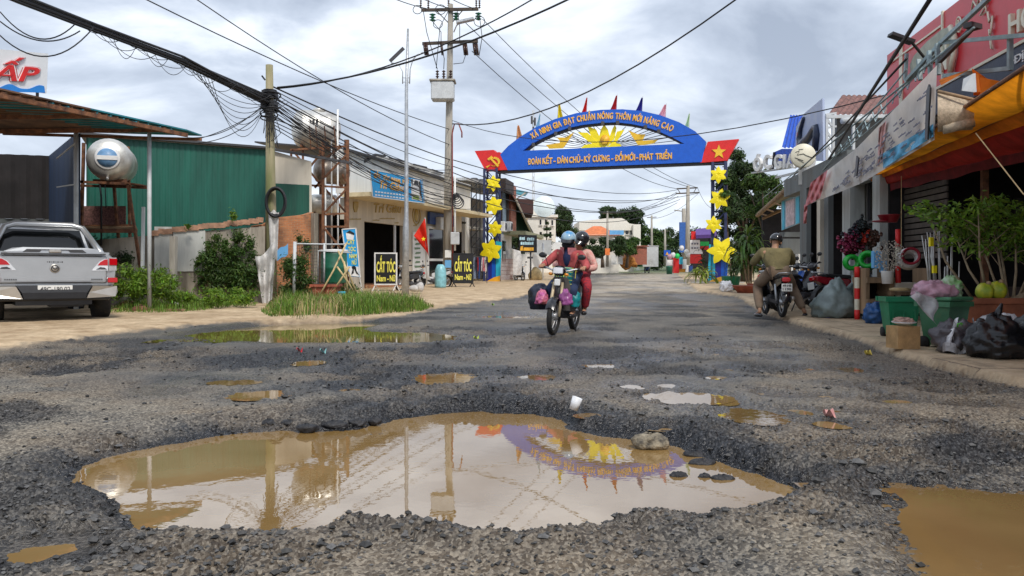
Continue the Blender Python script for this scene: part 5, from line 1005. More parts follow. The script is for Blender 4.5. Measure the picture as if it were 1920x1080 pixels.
b = MB(); vp.poly(b, [tl_(645, 515), tl_(649, 505), tl_(648, 500), tl_(653, 498), tl_(656, 501), tl_(656, 508), tl_(660, 516), tl_(655, 513), tl_(652, 503), tl_(650, 512)], .008, .056); vp.poly(b, [tl_(648, 436), tl_(655, 432), tl_(663, 437), tl_(662, 441), tl_(655, 438)], .008, .056); part('hair', b, 'black_paint', vb, world=True)
# folding black signs
def asign(x0, y0, x1, y1, Y, lb, frame='white_paint'):
    pl = Plane(x0, x1, Y, Y + .05); s_ = thing('barber_sign', lb, 'sign', tuple(pl.w(pl.L / 2, 0)), 0, 'black barber signs'); zt, zb = Z_(y0, Y), Z_(y1, Y)
    b = MB(); pl.box(b, .03, pl.L - .03, zb, zt, .04, 0); part('board', b, 'black_paint', s_, world=True)
    b = MB(); pl.box(b, 0, .05, zb - .03, zt + .03, .07, -.01); pl.box(b, pl.L - .05, pl.L, zb - .03, zt + .03, .07, -.01); pl.box(b, .05, pl.L - .05, zt - .02, zt + .03, .065, -.01); pl.box(b, .05, pl.L - .05, zb - .03, zb + .02, .065, -.01)
    for k in (.04, pl.L - .04): b.beam(pl.w(k, zb, 0), pl.w(k - .12, .02, .1), .03); b.beam(pl.w(k, zb, 0), pl.w(k + .12, .02, -.12), .03)
    part('frame', b, frame, s_, world=True)
    b = MB(); w_ = x1 - x0; h_ = y1 - y0
    pl.text(b, 'CẮT', x0 + w_ * .09, x0 + w_ * .47, y0 + h_ * .60, h_ * .33, .042, .045, .012); pl.text(b, 'TÓC', x0 + w_ * .53, x0 + w_ * .92, y0 + h_ * .60, h_ * .33, .042, .045, .012)
    pl.text(b, 'Nam', x0 + w_ * .10, x0 + w_ * .50, y0 + h_ * .90, h_ * .19, .042, .03, .012); pl.text(b, '-', x0 + w_ * .56, x0 + w_ * .62, y0 + h_ * .9, h_ * .19, .042, .03, .012); pl.text(b, 'Nữ', x0 + w_ * .67, x0 + w_ * .92, y0 + h_ * .90, h_ * .19, .042, .03, .012)
    part('lettering', b, 'lemon', s_, world=True)
asign(702, 475, 745, 533, 28.5, 'white framed black barber sign left of the lamp post'); asign(849, 476, 887, 530, 33.5, 'dark framed black barber sign right of the transformer pole', 'black_paint')
# red flag
fg = thing('national_flag', 'red flag with a yellow star drooping from a leaning staff', 'flag', tuple(P(797, 540, 29)))
b = MB(); b.tube([P(801, 535, 29), P(799, 480, 29), P(797, 408, 29)], .02, 6); part('flag_pole', b, 'light_grey', fg, world=True)
mat('flag_cloth', (.80, .03, .01), .75, var=.15, bump=.1, translucent=.3)
b = MB(); b.sheet(lambda u, v: P(797 - 21 * u * (1 - v) ** .9 * 1.0 + 7 * v - 2 * v * u, 409 + 33 * u * (1 - v) + 73 * v - 8 * u * v, 29 - .12 * math.sin(u * 8 + v * 3) - .1), 12, 14); fc = part('cloth', b, 'flag_cloth', fg, world=True)
b = MB(); sp_ = star_poly(794, 448, 4.6); b.prism([P(x, y, 28.70) for x, y in sp_], (0, .02, 0)); part('star', b, 'yellow', fc, world=True)
b = MB(); b.ell(P(776, 547, 26) + Vector((0, 0, .1)), (.22, .15, .12), f=lambda v: v * (1 + .2 * math.sin(9 * v.x + 7 * v.z))); b.ell(P(786, 545, 26) + Vector((0, 0, .12)), (.16, .15, .16), f=lambda v: v * (1 + .2 * math.sin(19 * v.x))); single('white_bag', 'crumpled white bag lying at the foot of the lamp post', 'bag', b, 'white_sheet')
# ---- scaffold building with green shutters
sc_ = Plane(866, 960, 43.6, 52); sb_ = thing('terrace_house', 'cluttered concrete terrace house with green shutters behind black trusses', 'house', tuple(sc_.w(3, 0)))
ks = sc_.s_
b = MB(); sc_.box(b, 0, sc_.L, 0, 5.4, .2, -2.2); sc_.box(b, 0, ks(874), 0, sc_.p(870, 393).z, .3, -.1); part('wall', b, 'white_plaster', sb_, world=True)
for y0, y1 in ((392, 397), (423, 428)): b = MB(); sc_.box(b, ks(866), ks(912), sc_.p(870, y1).z, sc_.p(870, y0).z, 2.0, -1.95); part('floor_slab', b, 'cream_plaster', sb_, world=True)
b = MB(); sc_.box(b, ks(866), sc_.L, sc_.p(870, 339).z, sc_.p(870, 334).z, 2.5, -2.2); part('roof_slab', b, 'white_sheet_wall', sb_, world=True)
for a in ((875, 368, 897, 393), (875, 402, 897, 420)): b = MB(); sc_.box(b, ks(a[0]), ks(a[2]), sc_.p(870, a[3]).z, sc_.p(870, a[1]).z, .06, -1.6); part('shutter', b, 'green_sheet', sb_, world=True)
b = MB(); sc_.box(b, ks(878), ks(892), sc_.p(878, 478).z, sc_.p(878, 455).z, .06, -1.95); part('window', b, 'light_grey', sb_, world=True)
b = MB(); sc_.box(b, ks(862), ks(869), sc_.p(866, 374).z, sc_.p(866, 345).z, .8, -.8); part('roof_tank', b, 'light_grey', sb_, world=True)
tr_ = thing('steel_truss', 'thin black scaffold truss in front of the terrace house', 'scaffold', tuple(sc_.w(2, 0, .4))); b = MB()
for x in (884, 893, 900): b.beam(sc_.p(x, 520, .4), sc_.p(x, 345, .4), .05)
for i in range(9):
    y = 500 - i * 18; b.beam(sc_.p(884, y, .4), sc_.p(900, y - 18, .4), .035); b.beam(sc_.p(884, y, .4), sc_.p(900, y, .4), .035)
b.beam(sc_.p(868, 350, .4), sc_.p(912, 356, .4), .05); b.beam(sc_.p(870, 470, .4), sc_.p(884, 520, .4), .05)
part('lattice', b, 'black_paint', tr_, world=True)
for i, (x, y, r_) in enumerate(((889, 342, 7), (903, 343, 8))): b = MB(); b.lathe(sc_.p(x, y + r_, -.8), [(.2, 0), (.3, .06), (.3, .4), (.2, .5), (0, .52)], 14); single('roof_drum', ['dark round drum on the terrace roof left of its twin', 'dark round drum on the terrace roof nearest the gate'][i], 'drum', b, 'dark_steel')
ck = Plane(886, 913, 39, 40); rk = thing('clothes_rack', 'dark clothes rack hung with shirts beside the gate column', 'clothes rack', tuple(ck.w(.5, 0)))
b = MB(); b.beam(ck.p(886, 480), ck.p(914, 482), .03); [b.beam(ck.p(x, 534), ck.p(x, 480), .03) for x in (887, 913)]; part('frame', b, 'dark_steel', rk, world=True)
for i, c_ in enumerate(((.25, .3, .4), (.03, .03, .06), (.28, .02, .03), (.03, .08, .25), (.05, .05, .06), (.7, .6, .62), (.7, .25, .28), (.65, .62, .6), (.04, .05, .12))):
    x = 888 + i * 2.9; b = MB(); L_ = (40 if i in (0, 1, 3, 4, 8) else 26); b.sheet(lambda u, v: ck.p(x + 3.6 * u * (1 + .2 * v), 482 + L_ * v + 2 * abs(u - .5), .05 + .06 * math.sin(u * 6 + v * 3 + i)), 5, 6); part('garment', b, mat('garment_%d' % i, c_, .9, var=.4, scale=14, bump=0), rk, world=True)
# ---- brick pier house
bk = Plane(936, 1004, 47, 62); hb = thing('brick_pier_house', 'narrow house with a brick pier, air conditioners and a green gable', 'house', tuple(bk.w(3, 0))); kb = bk.s_
b = MB(); bk.box(b, kb(936), kb(950), 1.0, 5.9, .2, -.2); part('upper_window_wall', b, mat('blue_curtain', (.25, .34, .42), .5, var=.6, scale=6, streak=True), hb, world=True)
b = MB(); bk.box(b, kb(936), kb(952), 5.55, 6.3, .6, -.2); bk.box(b, kb(937), kb(939), 3.1, 5.6, .1, .02); bk.box(b, kb(949), kb(951), 3.1, 5.6, .1, .02); part('window_frame', b, mat('dark_wood', (.04, .025, .02), .7), hb, world=True)
b = MB(); bk.box(b, kb(951), kb(961), 2.9, 6.2, .35, -.1); part('brick_pier', b, brick_mat('red_brick', (.42, .12, .07), (.30, .08, .05), (.35, .25, .2), 5), hb, world=True)
for x in (941, 952): b = MB(); q = bk.p(x + 3, 425, .35); b.bbox(q, (.75, .3, .62), .03, rz=bk.rz); ac = part('air_conditioner', b, 'white_paint', hb, world=True); b = MB(); b.torus(q + bk.n * .16, .22, .02, 18, 5, Matrix.Rotation(bk.rz, 3, 'Z') @ Matrix.Rotation(R(90), 3, 'X')); b.cyl(q + bk.n * .151, q + bk.n * .156, .2, n=18); part('fan', b, 'grey_plastic', ac, world=True)
b = MB(); b.prism([bk.p(962, 372, -.3), bk.p(962, 440, -.3), bk.p(1002, 440, -.3)], bk.n * -.2); part('gable_wall', b, 'green_dark_sheet', hb, world=True)
b = MB(); b.prism([bk.p(960, 366, .6), bk.p(1006, 448, .6), bk.p(1006, 448, -5), bk.p(960, 366, -5)], (0, 0, .08)); part('roof', b, 'dark_inside', hb, world=True)
b = MB(); b.tube([bk.p(985, 362, .8), bk.p(967, 374, .8), bk.p(997, 438, .8)], .08, 8); part('downpipe', b, mat('dull_pipe', (.4, .36, .28), .6), hb, world=True)
b = MB(); bk.box(b, kb(944), kb(984), bk.p(944, 440).z, bk.p(944, 433).z, 1.4, 0); part('slab_canopy', b, mat('mossy_slab', (.36, .36, .22), .95, dirt=.5), hb, world=True)
b = MB(); bk.box(b, kb(936), kb(958), 0, 2.9, .2, -.15); part('lower_wall', b, 'white_plaster', hb, world=True); b = MB(); bk.box(b, kb(958), kb(973), 0, 2.8, .1, -1.2); part('dark_gateway', b, 'dark_inside', hb, world=True)
b = MB(); bk.box(b, kb(940), kb(946), 1.2, 2.5, .05, .06); part('window', b, 'dark_glass', hb, world=True)
b = MB(); b.prism([P(925, 357, 50), P(985, 368, 58), P(990, 362, 64), P(925, 348, 56)], (0, 0, .1)); part('metal_awning', b, 'teal_sheet', hb, world=True)
b = MB(); b.prism([P(965, 372, 75), P(1000, 374, 75), P(1000, 400, 75), P(972, 398, 75)], (0, 8, 0)); single('dark_roof', 'dark red tiled roof just behind the brick pier house', 'roof', b, mat('dark_tile', (.08, .035, .03), .8, var=.4, scale=14))
# low white wall, sign, panel, scooter place
ww = Plane(960, 1052, 50, 56); b = MB(); ww.box(b, ww.s_(966), ww.s_(1015), 0, ww.p(970, 476).z, .25, -.25); single('white_wall', 'low white painted wall under the dark cafe sign', 'wall', b, 'white_plaster')
pn = Plane(972, 1005, 46, 47); st = thing('cafe_sign', 'dark square sign with pale blue and yellow lettering on a post', 'sign', tuple(pn.w(.4, 0)))
b = MB(); pn.box(b, 0, pn.L, pn.p(972, 473).z, pn.p(972, 440).z, .08, 0); part('board', b, 'black_paint', st, world=True); b = MB(); b.cyl(pn.p(995, 522, -.05), pn.p(995, 470, -.05), .05, n=8); b.box(pn.p(994, 483, .0), (.35, .12, .12)); part('post', b, 'dark_steel', st, world=True)
b = MB()
for (x0, x1, y) in ((974, 985, 450), (988, 1003, 451), (976, 1001, 459)):
    n = int((x1 - x0) / 3.4)
    for i in range(n): pn.poly(b, [(x0 + i * 3.5, y), (x0 + i * 3.5 + 2.7, y), (x0 + i * 3.5 + 2.7, y - 6 + (i % 2)), (x0 + i * 3.5, y - 5)], .02, .085)
part('pale_lettering', b, mat('pale_cyan', (.55, .80, .88), .5), st, world=True)
b = MB();
for i, x in enumerate((978, 984, 989, 994, 998)): pn.poly(b, [(x - 3, 470), (x + 2, 470), (x + 2.4, 464 - (3 if i == 0 else 0)), (x - 2, 464 - (2 if i == 0 else 0))], .02, .085)
part('yellow_lettering', b, 'orange_gold', st, world=True)
b = MB(); b.box(P(1018, 464, 52), (1.15, .1, 1.0)); b.cyl(P(1018, 530, 52), P(1018, 478, 52), .04, n=6); single('noticeboard', 'plain grey noticeboard standing by the white wall', 'panel', b, 'light_grey'); b = MB(); b.cyl(P(1018, 530, 47), P(1018, 456, 47), .06, n=8); b.box(P(1018, 484, 46.9), (.4, .05, .1)); single('white_post', 'slim white post with a small yellow plate', 'post', b, 'white_paint')
b = MB(); b.sheet(lambda u, v: P(948 + 28 * u + 3 * math.sin(v * 3), 466 + 50 * v + 8 * abs(u - .4) * (1 - v), 45 - .5 * math.sin(u * 3.1) - .06 * math.sin(u * 14 + v * 5)), 14, 10); single('white_cover', 'white tarpaulin draped over goods behind the gate column', 'tarpaulin', b, 'white_sheet')
b = MB()
for i in range(12): b.beam(P(940 + i * 1.9, 525, 43.8), P(940 + i * 1.9, 485, 43.8), .02)
for i in range(6): b.beam(P(940, 486 + i * 7, 43.8), P(962, 487 + i * 7, 43.8), .02)
single('grille', 'rusty wire grille beside the gate column', 'grille', b, 'rusty_mesh')
b = MB(); b.ell(P(1005, 518, 48) + Vector((0, 0, .1)), (.45, .3, .45), f=lambda v: v * (1 + .15 * math.sin(9 * v.x + 5 * v.z))); single('straw_sack', 'tan straw sack leaning on the low white wall', 'sack', b, 'bamboo')
# ---- far buildings
def block(nm, lab, x0, x1, yt, Y, m='white_plaster', d=9, wins=(), roofm=None):
    t_ = thing(nm, lab, 'building', (X_((x0 + x1) / 2, Y), Y, 0)); zt = Z_(yt, Y); b = MB(); b.box((X_((x0 + x1) / 2, Y), Y + d / 2, zt / 2), (X_(x1, Y) - X_(x0, Y), d, zt)); b.box((X_((x0 + x1) / 2, Y), Y + d / 2, zt), (X_(x1, Y) - X_(x0, Y) + .5, d + .5, .3)); part('wall', b, m, t_, world=True)
    for (a, c, e_, f) in wins: q = MB(); q.box(((X_(a, Y) + X_(e_, Y)) / 2, Y, (Z_(c, Y) + Z_(f, Y)) / 2), (X_(e_, Y) - X_(a, Y), .12, abs(Z_(f, Y) - Z_(c, Y)))); w_ = part('window', q, 'dark_glass', t_, world=True); q = MB(); q.box(((X_(a, Y) + X_(e_, Y)) / 2, Y - .1, Z_(f, Y)), (X_(e_, Y) - X_(a, Y) + .2, .2, .08)); part('sill', q, 'white_plaster', w_, world=True)
    return t_
mat('bright_wall', (.80, .76, .68), .9, var=.08)
block('white_house', 'flat roofed white two storey building below the satellite dish', 990, 1042, 405, 90, 'bright_wall', 8, [(1012, 412, 1015, 422), (1022, 412, 1025, 422), (1034, 413, 1037, 423), (1012, 435, 1016, 447), (1030, 435, 1034, 447)])
block('white_tower', 'white stair tower behind the flat roofed building', 986, 1012, 378, 100, 'bright_wall', 6)
b = MB(); dc = P(1020, 387, 86); n_ = Vector((0, -1, .12)).normalized(); b.lathe(dc, [(0, .28), (.5, .25), (.9, .14), (1.2, 0), (1.22, 0), (1.0, -.15), (0, -.32)], 28, rot=n_.to_track_quat('Z', 'Y').to_matrix()); sd_ = thing('satellite_dish', 'big round white dish on the flat roof beyond the gate', 'dish', tuple(P(1020, 405, 86))); part('dish', b, mat('dish_white', (.72, .82, .84), .5, var=.12), sd_, world=True); b = MB(); b.cyl(P(1020, 408, 87), P(1020, 388, 87), .08); part('mount', b, 'light_grey', sd_, world=True)
h1 = block('cream_building', 'cream building with a curved gable parapet in the distance', 1090, 1188, 430, 105, 'bright_wall', 10, [(1173, 431, 1178, 440), (1182, 423, 1190, 441), (1170, 448, 1178, 456)])
b = MB(); par = [(1086, 432), (1086, 415), (1140, 409), (1166, 409), (1174, 413), (1180, 419), (1192, 421), (1192, 432)]; b.prism([P(x, y, 104.7) for x, y in par], (0, 9, 0)); part('parapet', b, 'bright_wall', h1, world=True)
b = MB(); b.box(P(1191, 460, 105.2), (1.0, 3, 5.6)); part('balcony_column', b, 'bright_wall', h1, world=True)
h2 = block('red_roof_house', 'low house with an orange hipped tile roof in the distance', 1086, 1160, 442, 88, 'bright_wall', 8, [(1128, 444, 1140, 452)])
b = MB(); q = [P(1082, 441, 87.5), P(1163, 441, 87.5), P(1163, 441, 96.5) , P(1082, 441, 96.5)]; q[2].z = q[3].z = q[0].z; t1, t2 = P(1112, 424, 91), P(1127, 424, 91); b.add(q + [t1, t2], [(0, 1, 5, 4), (1, 2, 5), (2, 3, 4, 5), (3, 0, 4), (3, 2, 1, 0)]); part('roof', b, mat('orange_tile', (.70, .20, .07), .8, var=.3, scale=3), h2, world=True)
b = MB(); b.box(P(1156, 436, 87), (1.6, .3, .5)); part('roof_letters', b, 'poster_blue', h2, world=True)
b = MB(); b.box(P(1157, 454, 86), (1.0, .1, .9)); b.cyl(P(1157, 490, 86.1), P(1157, 454, 86.1), .05); single('white_hoarding', 'pale hoarding standing before the orange roofed house', 'hoarding', b, 'white_gloss')
b = MB(); b.box(P(1139, 472, 69), (.42, .1, .6)); single('orange_sign', 'small orange sign fixed to the far grey pole', 'sign', b, mat('orange_paint', (.85, .22, .05), .5))
bx = thing('white_hoardings', 'row of white boards and sheets along the far pavement', 'hoarding', tuple(P(1130, 497, 80)))
for i, (x0, x1, y0, c_) in enumerate(((1099, 1112, 474, 'white_gloss'), (1112, 1121, 476, 'white_paint'), (1121, 1133, 475, 'white_gloss'), (1146, 1158, 478, 'white_paint'), (1158, 1168, 480, 'white_gloss'))): b = MB(); b.box(P((x0 + x1) / 2, (y0 + 496) / 2, 80 + .3 * i), (X_(x1, 80) - X_(x0, 80) - .05, .1, (496 - y0) / F * 80)); part('board', b, c_, bx, world=True)
b = MB(); b.box(P(1188, 480, 84), (2.4, 3, 1.9)); b.box(P(1188, 462, 84), (2.8, 3.4, .1)); single('brick_kiosk', 'small brown brick kiosk at the road bend', 'kiosk', b, 'red_brick')
b = MB(); b.box(P(1207, 481, 88), (2.6, 4, 2.3)); b.box(P(1207, 462, 88), (2.7, 4.1, .08)); single('box_truck', 'pale grey truck box parked far down the road', 'truck', b, 'light_grey')
b = MB(); b.ell(P(1180, 490, 82), (.9, .6, .8), f=lambda v: v * (1 + .3 * math.sin(5 * v.x + 4 * v.z))); single('orange_flowers', 'orange flowering bush before the far kiosk', 'bush', b, mat('orange_bush', (.55, .22, .05), .9, var=.6, scale=6))
b = MB(); b.box(P(1056, 483, 60), (2.2, .3, .9)); b.box(P(1045, 474, 62), (3, .3, .3)); b.box(P(1045, 461, 63), (2.6, .2, .6)); single('parked_van', 'white van roof glimpsed behind the riding couple', 'van', b, 'white_paint')
# ================================================================== RIGHT SIDE
class PlaneW(Plane):
    def __init__(s, A, B): s.A = Vector((A[0], A[1], 0)); B = Vector((B[0], B[1], 0)); s.u = (B - s.A).normalized(); s.L = (B - s.A).length; s.n = s.u.cross(Vector((0, 0, 1))); s.up = Vector((0, 0, 1)); s.rz = math.atan2(s.u.y, s.u.x)
fp = PlaneW((6.47 + .135 * 14, 9.7 + 14), (6.47 - .135 * 7, 9.7 - 7)); kf = fp.s_
mat('sign_red', (.62, .03, .045), .35, var=.08, bump=0, dirt=.1); mat('cream_letter', (.75, .70, .55), .4, var=.1, bump=0, dirt=.2); mat('awning_orange', (.78, .29, .012), .8, var=.35, scale=3, bump=.2, translucent=.55, dirt=.35, dirtcol=(.25, .08, .01)); mat('awning_red', (.50, .03, .02), .8, var=.4, scale=3, bump=.2, translucent=.35)
mat('pvc_banner', (.82, .80, .76), .6, var=.12, scale=3, bump=.5, bscale=3, dirt=.12, dirtcol=(.45, .40, .36), translucent=.45); mat('banner_pink', (.70, .18, .20), .6, var=.5, scale=5, dirt=.3, dirtcol=(.7, .5, .45)); mat('grey_steel_paint', (.30, .40, .42), .5, var=.3, scale=5, dirt=.3); mat('woven_mat', (.55, .45, .33), .9, var=.35, scale=22, bump=.6)
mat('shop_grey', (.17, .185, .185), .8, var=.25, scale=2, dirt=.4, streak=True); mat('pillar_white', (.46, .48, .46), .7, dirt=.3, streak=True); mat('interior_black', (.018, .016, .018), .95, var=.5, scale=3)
# near hardware shop
hs = thing('hardware_shop', 'deep dark hardware shop open to the pavement under the orange awning', 'shop', tuple(fp.w(kf(1760), 0)))
K0, K1 = kf(1500), fp.L + 2
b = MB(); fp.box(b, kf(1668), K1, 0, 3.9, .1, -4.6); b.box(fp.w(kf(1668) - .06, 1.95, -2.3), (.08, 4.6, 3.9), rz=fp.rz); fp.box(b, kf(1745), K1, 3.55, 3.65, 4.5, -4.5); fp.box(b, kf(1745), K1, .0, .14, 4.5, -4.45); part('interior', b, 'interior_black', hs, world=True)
rr = random.Random(3)
for i in range(45):
    b = MB(); k = rr.uniform(kf(1670), K1 - .5); z = rr.uniform(.4, 2.6); w_ = rr.uniform(.08, .35); fp.box(b, k, k + w_, z, z + rr.uniform(.1, .6), .1, -rr.uniform(1.2, 3.5)); part('stock_box', b, mat('stock', (.16, .11, .09), .7, var=.9, scale=1.3, col2=(.02, .02, .03)), hs, world=True)
b = MB(); fp.box(b, kf(1745), K1, 3.4, 3.8, .12, -.1); part('fascia', b, 'grey_steel_paint', hs, world=True)
for px in (1750, 1830): b = MB(); fp.box(b, kf(px), kf(px) + .09, 0, 3.4, .09, -.8); part('pole', b, 'rust', hs, world=True)
b = MB(); k = kf(1668)
for i in range(22): fp.box(b, kf(1665), kf(1742), 1.15 + .11 * i, 1.15 + .11 * i + .085, .03, -.3)
part('roller_shutter', b, mat('brown_shutter', (.10, .08, .065), .7, var=.4, dirt=.3), hs, world=True)
# second shop with pale pillars and glass
s2 = thing('glass_front_shop', 'grey shop with pale pillars and dark glass beside the hardware shop', 'shop', tuple(fp.w(kf(1630), 0))); z2 = 3.05
b = MB(); fp.box(b, kf(1588), kf(1603), 0, z2, .3, -.2); part('pillar', b, 'pillar_white', s2, world=True); b = MB(); fp.box(b, kf(1651), kf(1665), 0, z2 + .3, .25, -.1); part('pillar', b, 'pillar_white', s2, world=True)
b = MB(); fp.box(b, kf(1603), kf(1651), 2.75, z2 + .3, .2, -.15); part('lintel', b, 'pillar_white', s2, world=True)
b = MB(); fp.box(b, kf(1603), kf(1651), .3, 2.75, .04, -.25); part('glass', b, mat('shop_glass', (.05, .05, .04), .12, var=.5, scale=2, bump=0), s2, world=True)
b = MB(); [fp.box(b, kf(x), kf(x) + .05, .3, 2.75, .06, -.2) for x in (1612, 1636)]; fp.box(b, kf(1603), kf(1651), 1.9, 1.95, .06, -.2); part('window_bar', b, 'dark_steel', s2, world=True)
b = MB(); fp.box(b, kf(1480), kf(1745), 3.35, 3.45, 4.4, -4.5); part('roof', b, 'dark_inside', s2, world=True)
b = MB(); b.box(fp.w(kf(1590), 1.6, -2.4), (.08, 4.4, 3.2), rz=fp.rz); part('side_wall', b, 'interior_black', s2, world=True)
s3 = thing('grey_shuttered_shop', 'shaded grey shop front with dark doorways behind parked motorbikes', 'shop', tuple(fp.w(kf(1540), 0)))
for i, (a, c, m, o_) in enumerate(((1500, 1512, 'shop_grey', 0), (1512, 1524, 'interior_black', -1.5), (1524, 1530, 'cream_plaster', -.1), (1530, 1545, 'interior_black', -1.2), (1545, 1553, 'shop_grey', 0), (1553, 1570, 'interior_black', -1), (1570, 1588, 'shop_grey', -.3))): b = MB(); fp.box(b, kf(a), kf(c), 0, 3.1, .12, o_ - .12); part('dark_doorway' if 'black' in m else 'wall_panel', b, m, s3, world=True)  # black slabs stand in for the shade inside the open doorways
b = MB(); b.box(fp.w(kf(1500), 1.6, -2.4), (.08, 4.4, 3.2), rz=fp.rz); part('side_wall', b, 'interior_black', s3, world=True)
b = MB(); fp.box(b, kf(1470), kf(1588), 3.1, 3.6, .3, -.3); part('fascia', b, 'shop_grey', s3, world=True)
# red signboard
rs = thing('signboard', 'large red shop signboard with cream letters above the orange awning', 'sign', tuple(fp.w(kf(1800), 3.8, .1)))
b = MB(); fp.box(b, kf(1675), K1, 3.82, 4.93, .06, .05); part('board', b, 'sign_red', rs, world=True)
b = MB(); fp.box(b, kf(1675), K1, 3.4, 3.78, .07, .05); part('blue_band', b, mat('night_blue', (.01, .02, .06), .4), rs, world=True)
b = MB(); fp.box(b, kf(1675), K1, 3.78, 3.82, .09, .05); fp.box(b, kf(1700), kf(1706), 3.82, 4.95, .08, .05); fp.box(b, kf(1781), kf(1784), 3.82, 4.95, .08, .05); fp.box(b, kf(1675), kf(1782), 4.72, 4.75, .08, .055); part('trim', b, 'cream_letter', rs, world=True)
b = MB()
def fell(cx, cy, w_, h_, n=24, a0=0, a1=360): return [(cx + w_ * math.cos(R(a0 + (a1 - a0) * i / n)), cy - h_ * math.sin(R(a0 + (a1 - a0) * i / n))) for i in range(n + 1)]
fp.poly(b, [(1711, 142), (1708, 122), (1716, 104), (1740, 78), (1768, 55), (1782, 50), (1790, 66), (1790, 90), (1760, 112)], .02, .12); part('cream_ellipse', b, mat('sage', (.40, .42, .33), .5), rs, world=True)
b = MB(); b.tube([fp.p(x, y, .16) for x, y in ((1782, 50), (1790, 70), (1789, 100), (1782, 135))], .045, 6)
part('letters', b, 'cream_letter', rs, world=True); b = MB()
fp.text(b, 'N', 1762, 1778, 134, 46, .15, .03, .05, yb2=128); b.tube([fp.p(x, y, .14) for x, y in fell(1798, 46, 5, 14)], .013, 5); fp.text(b, 'R', 1795, 1801, 52, 14, .13, .01, .02, yb2=50)
b.tube([fp.p(x, y, .14) for x, y in ((1822, 20), (1825, 2), (1832, 14), (1836, -6), (1842, 8), (1848, -8), (1852, 2), (1838, 30), (1850, 22), (1846, 2))], .016, 5); b.tube([fp.p(x, y, .14) for x, y in ((1852, 22), (1855, 42), (1861, 30), (1858, 62), (1856, 66), (1855, 55))], .016, 5); b.tube([fp.p(x, y, .14) for x, y in ((1856, 66), (1861, 92), (1858, 90), (1856, 66))], .012, 5)
part('letters', b, 'cream_letter', rs, world=True); b = MB()
fp.text(b, 'HO', 1897, 1950, 68, 40, .12, .03, .09, yb2=42); part('letters', b, 'cream_letter', rs, world=True)
b = MB(); fp.text(b, 'Địa chỉ', 1901, 1960, 121, 15, .125, .015, .01, yb2=86); part('address', b, 'white_gloss', rs, world=True)
b = MB()
for a, c in (((1765, 80, .7), (1930, 65, .5)), ((1770, 142, .7), (1895, 128, .5)), ((1765, 80, .7), (1863, -12, .9)), ((1700, 150, .9), (1765, 80, .7)), ((1894, 68, .5), (1894, 132, .5)), ((1722, 112, .8), (1726, 150, .8)), ((1742, 96, .8), (1745, 140, .8)), ((1757, 82, .75), (1760, 140, .75)), ((1697, 150, .2), (1700, 100, .2))): b.beam(fp.p(*a), fp.p(*c), .05)
part('steel_frame', b, 'grey_steel_paint', rs, world=True)
b = MB(); b.beam(fp.p(1762, 115, .9), fp.p(1826, 50, .9), .05); b.box(fp.p(1824, 49, .9), (.22, .1, .06), rz=.5); single('floodlight', 'slim arm floodlight reaching over the red signboard', 'floodlight', b, 'dark_steel')
b = MB(); q = P(1690, 72, 11.5); b.box(q, (.36, .16, .045), ry=R(20)); b.beam(q + Vector((.15, 0, -.05)), q + Vector((.5, .3, -.2)), .03); single('street_light', 'flat black lamp head silhouetted against the sky by the red signboard', 'street lamp', b, 'black_paint')
# awning: outer lip, seams and the inner red hem
lip = [Vector((7.2, 15.7, 2.85)), Vector((6.15, 12.1, 2.84)), Vector((5.4, 9.55, 2.83)), Vector((4.67, 7.0, 2.82)), Vector((3.8, 4.0, 2.80))]
inn = [Vector((7.22, 15.2, 2.70)), Vector((6.85, 12.5, 2.66)), Vector((6.66, 11.1, 2.63)), Vector((6.47, 9.7, 2.60)), Vector((5.9, 5.6, 2.58))]
def aw(f0, f1, i0=0): return [(lip[i].lerp(inn[i], f0), lip[i].lerp(inn[i], f1)) for i in range(5)]
an = thing('awning', 'long sagging orange and red canvas awning over the right pavement', 'awning', (6, 10, 2.6))
def awn(mb, f0, f1, dz0=0, dz1=0):
    def fn(u, v):
        x = u * 4; i = min(3, int(x)); t_ = x - i; f = f0 + (f1 - f0) * v; a = lip[i].lerp(lip[i + 1], t_); c = inn[i].lerp(inn[i + 1], t_); p = a.lerp(c, f)
        return p + Vector((0, 0, dz0 + (dz1 - dz0) * v - .05 * math.sin(v * math.pi) + .007 * math.sin(u * 30 + v * 2)))
    mb.sheet(fn, 60, 8)
b = MB(); awn(b, 0, .48); part('orange_canvas', b, 'awning_orange', an, world=True); b = MB(); awn(b, .48, .68, 0, -.02); part('orange_canvas', b, mat('awning_deep', (.75, .20, .01), .8, var=.3, scale=3, translucent=.5), an, world=True); b = MB(); awn(b, .68, 1.0, -.02, -.12); part('red_canvas', b, 'awning_red', an, world=True)
b = MB(); b.sheet(lambda u, v: inn[0].lerp(inn[3], u) .lerp(inn[4], max(0, u - .8) * 5 * .999 if u > .8 else 0) + Vector((.02 * v, 0, -.10 - .16 * v * (1 + .12 * math.sin(u * 23)))), 50, 4); part('hem', b, mat('dark_red_cloth', (.16, .008, .012), .9, var=.4), an, world=True)
b = MB(); b.prism([inn[0] + Vector((.3, 2.4, .35)), inn[0] + Vector((0, 0, .2)), inn[2] + Vector((0, 0, .2)), inn[4] + Vector((0, 0, .2)), inn[4] + Vector((3, 0, .6)), inn[0] + Vector((3.5, 2.4, .7))], (0, 0, .03)); part('backing_roof', b, 'rusty_sheet', an, world=True)
b = MB(); [b.tube([a + Vector((0, 0, .03)), c + Vector((0, 0, .0))], .02, 5) for a, c in zip(lip, inn)]; b.tube([p + Vector((0, 0, .02)) for p in lip], .022, 6); b.tube([a.lerp(c, .48) + Vector((0, 0, .01)) for a, c in zip(lip, inn)], .012, 5); b.tube([a.lerp(c, .68) for a, c in zip(lip, inn)], .012, 5); part('frame', b, 'rust', an, world=True)
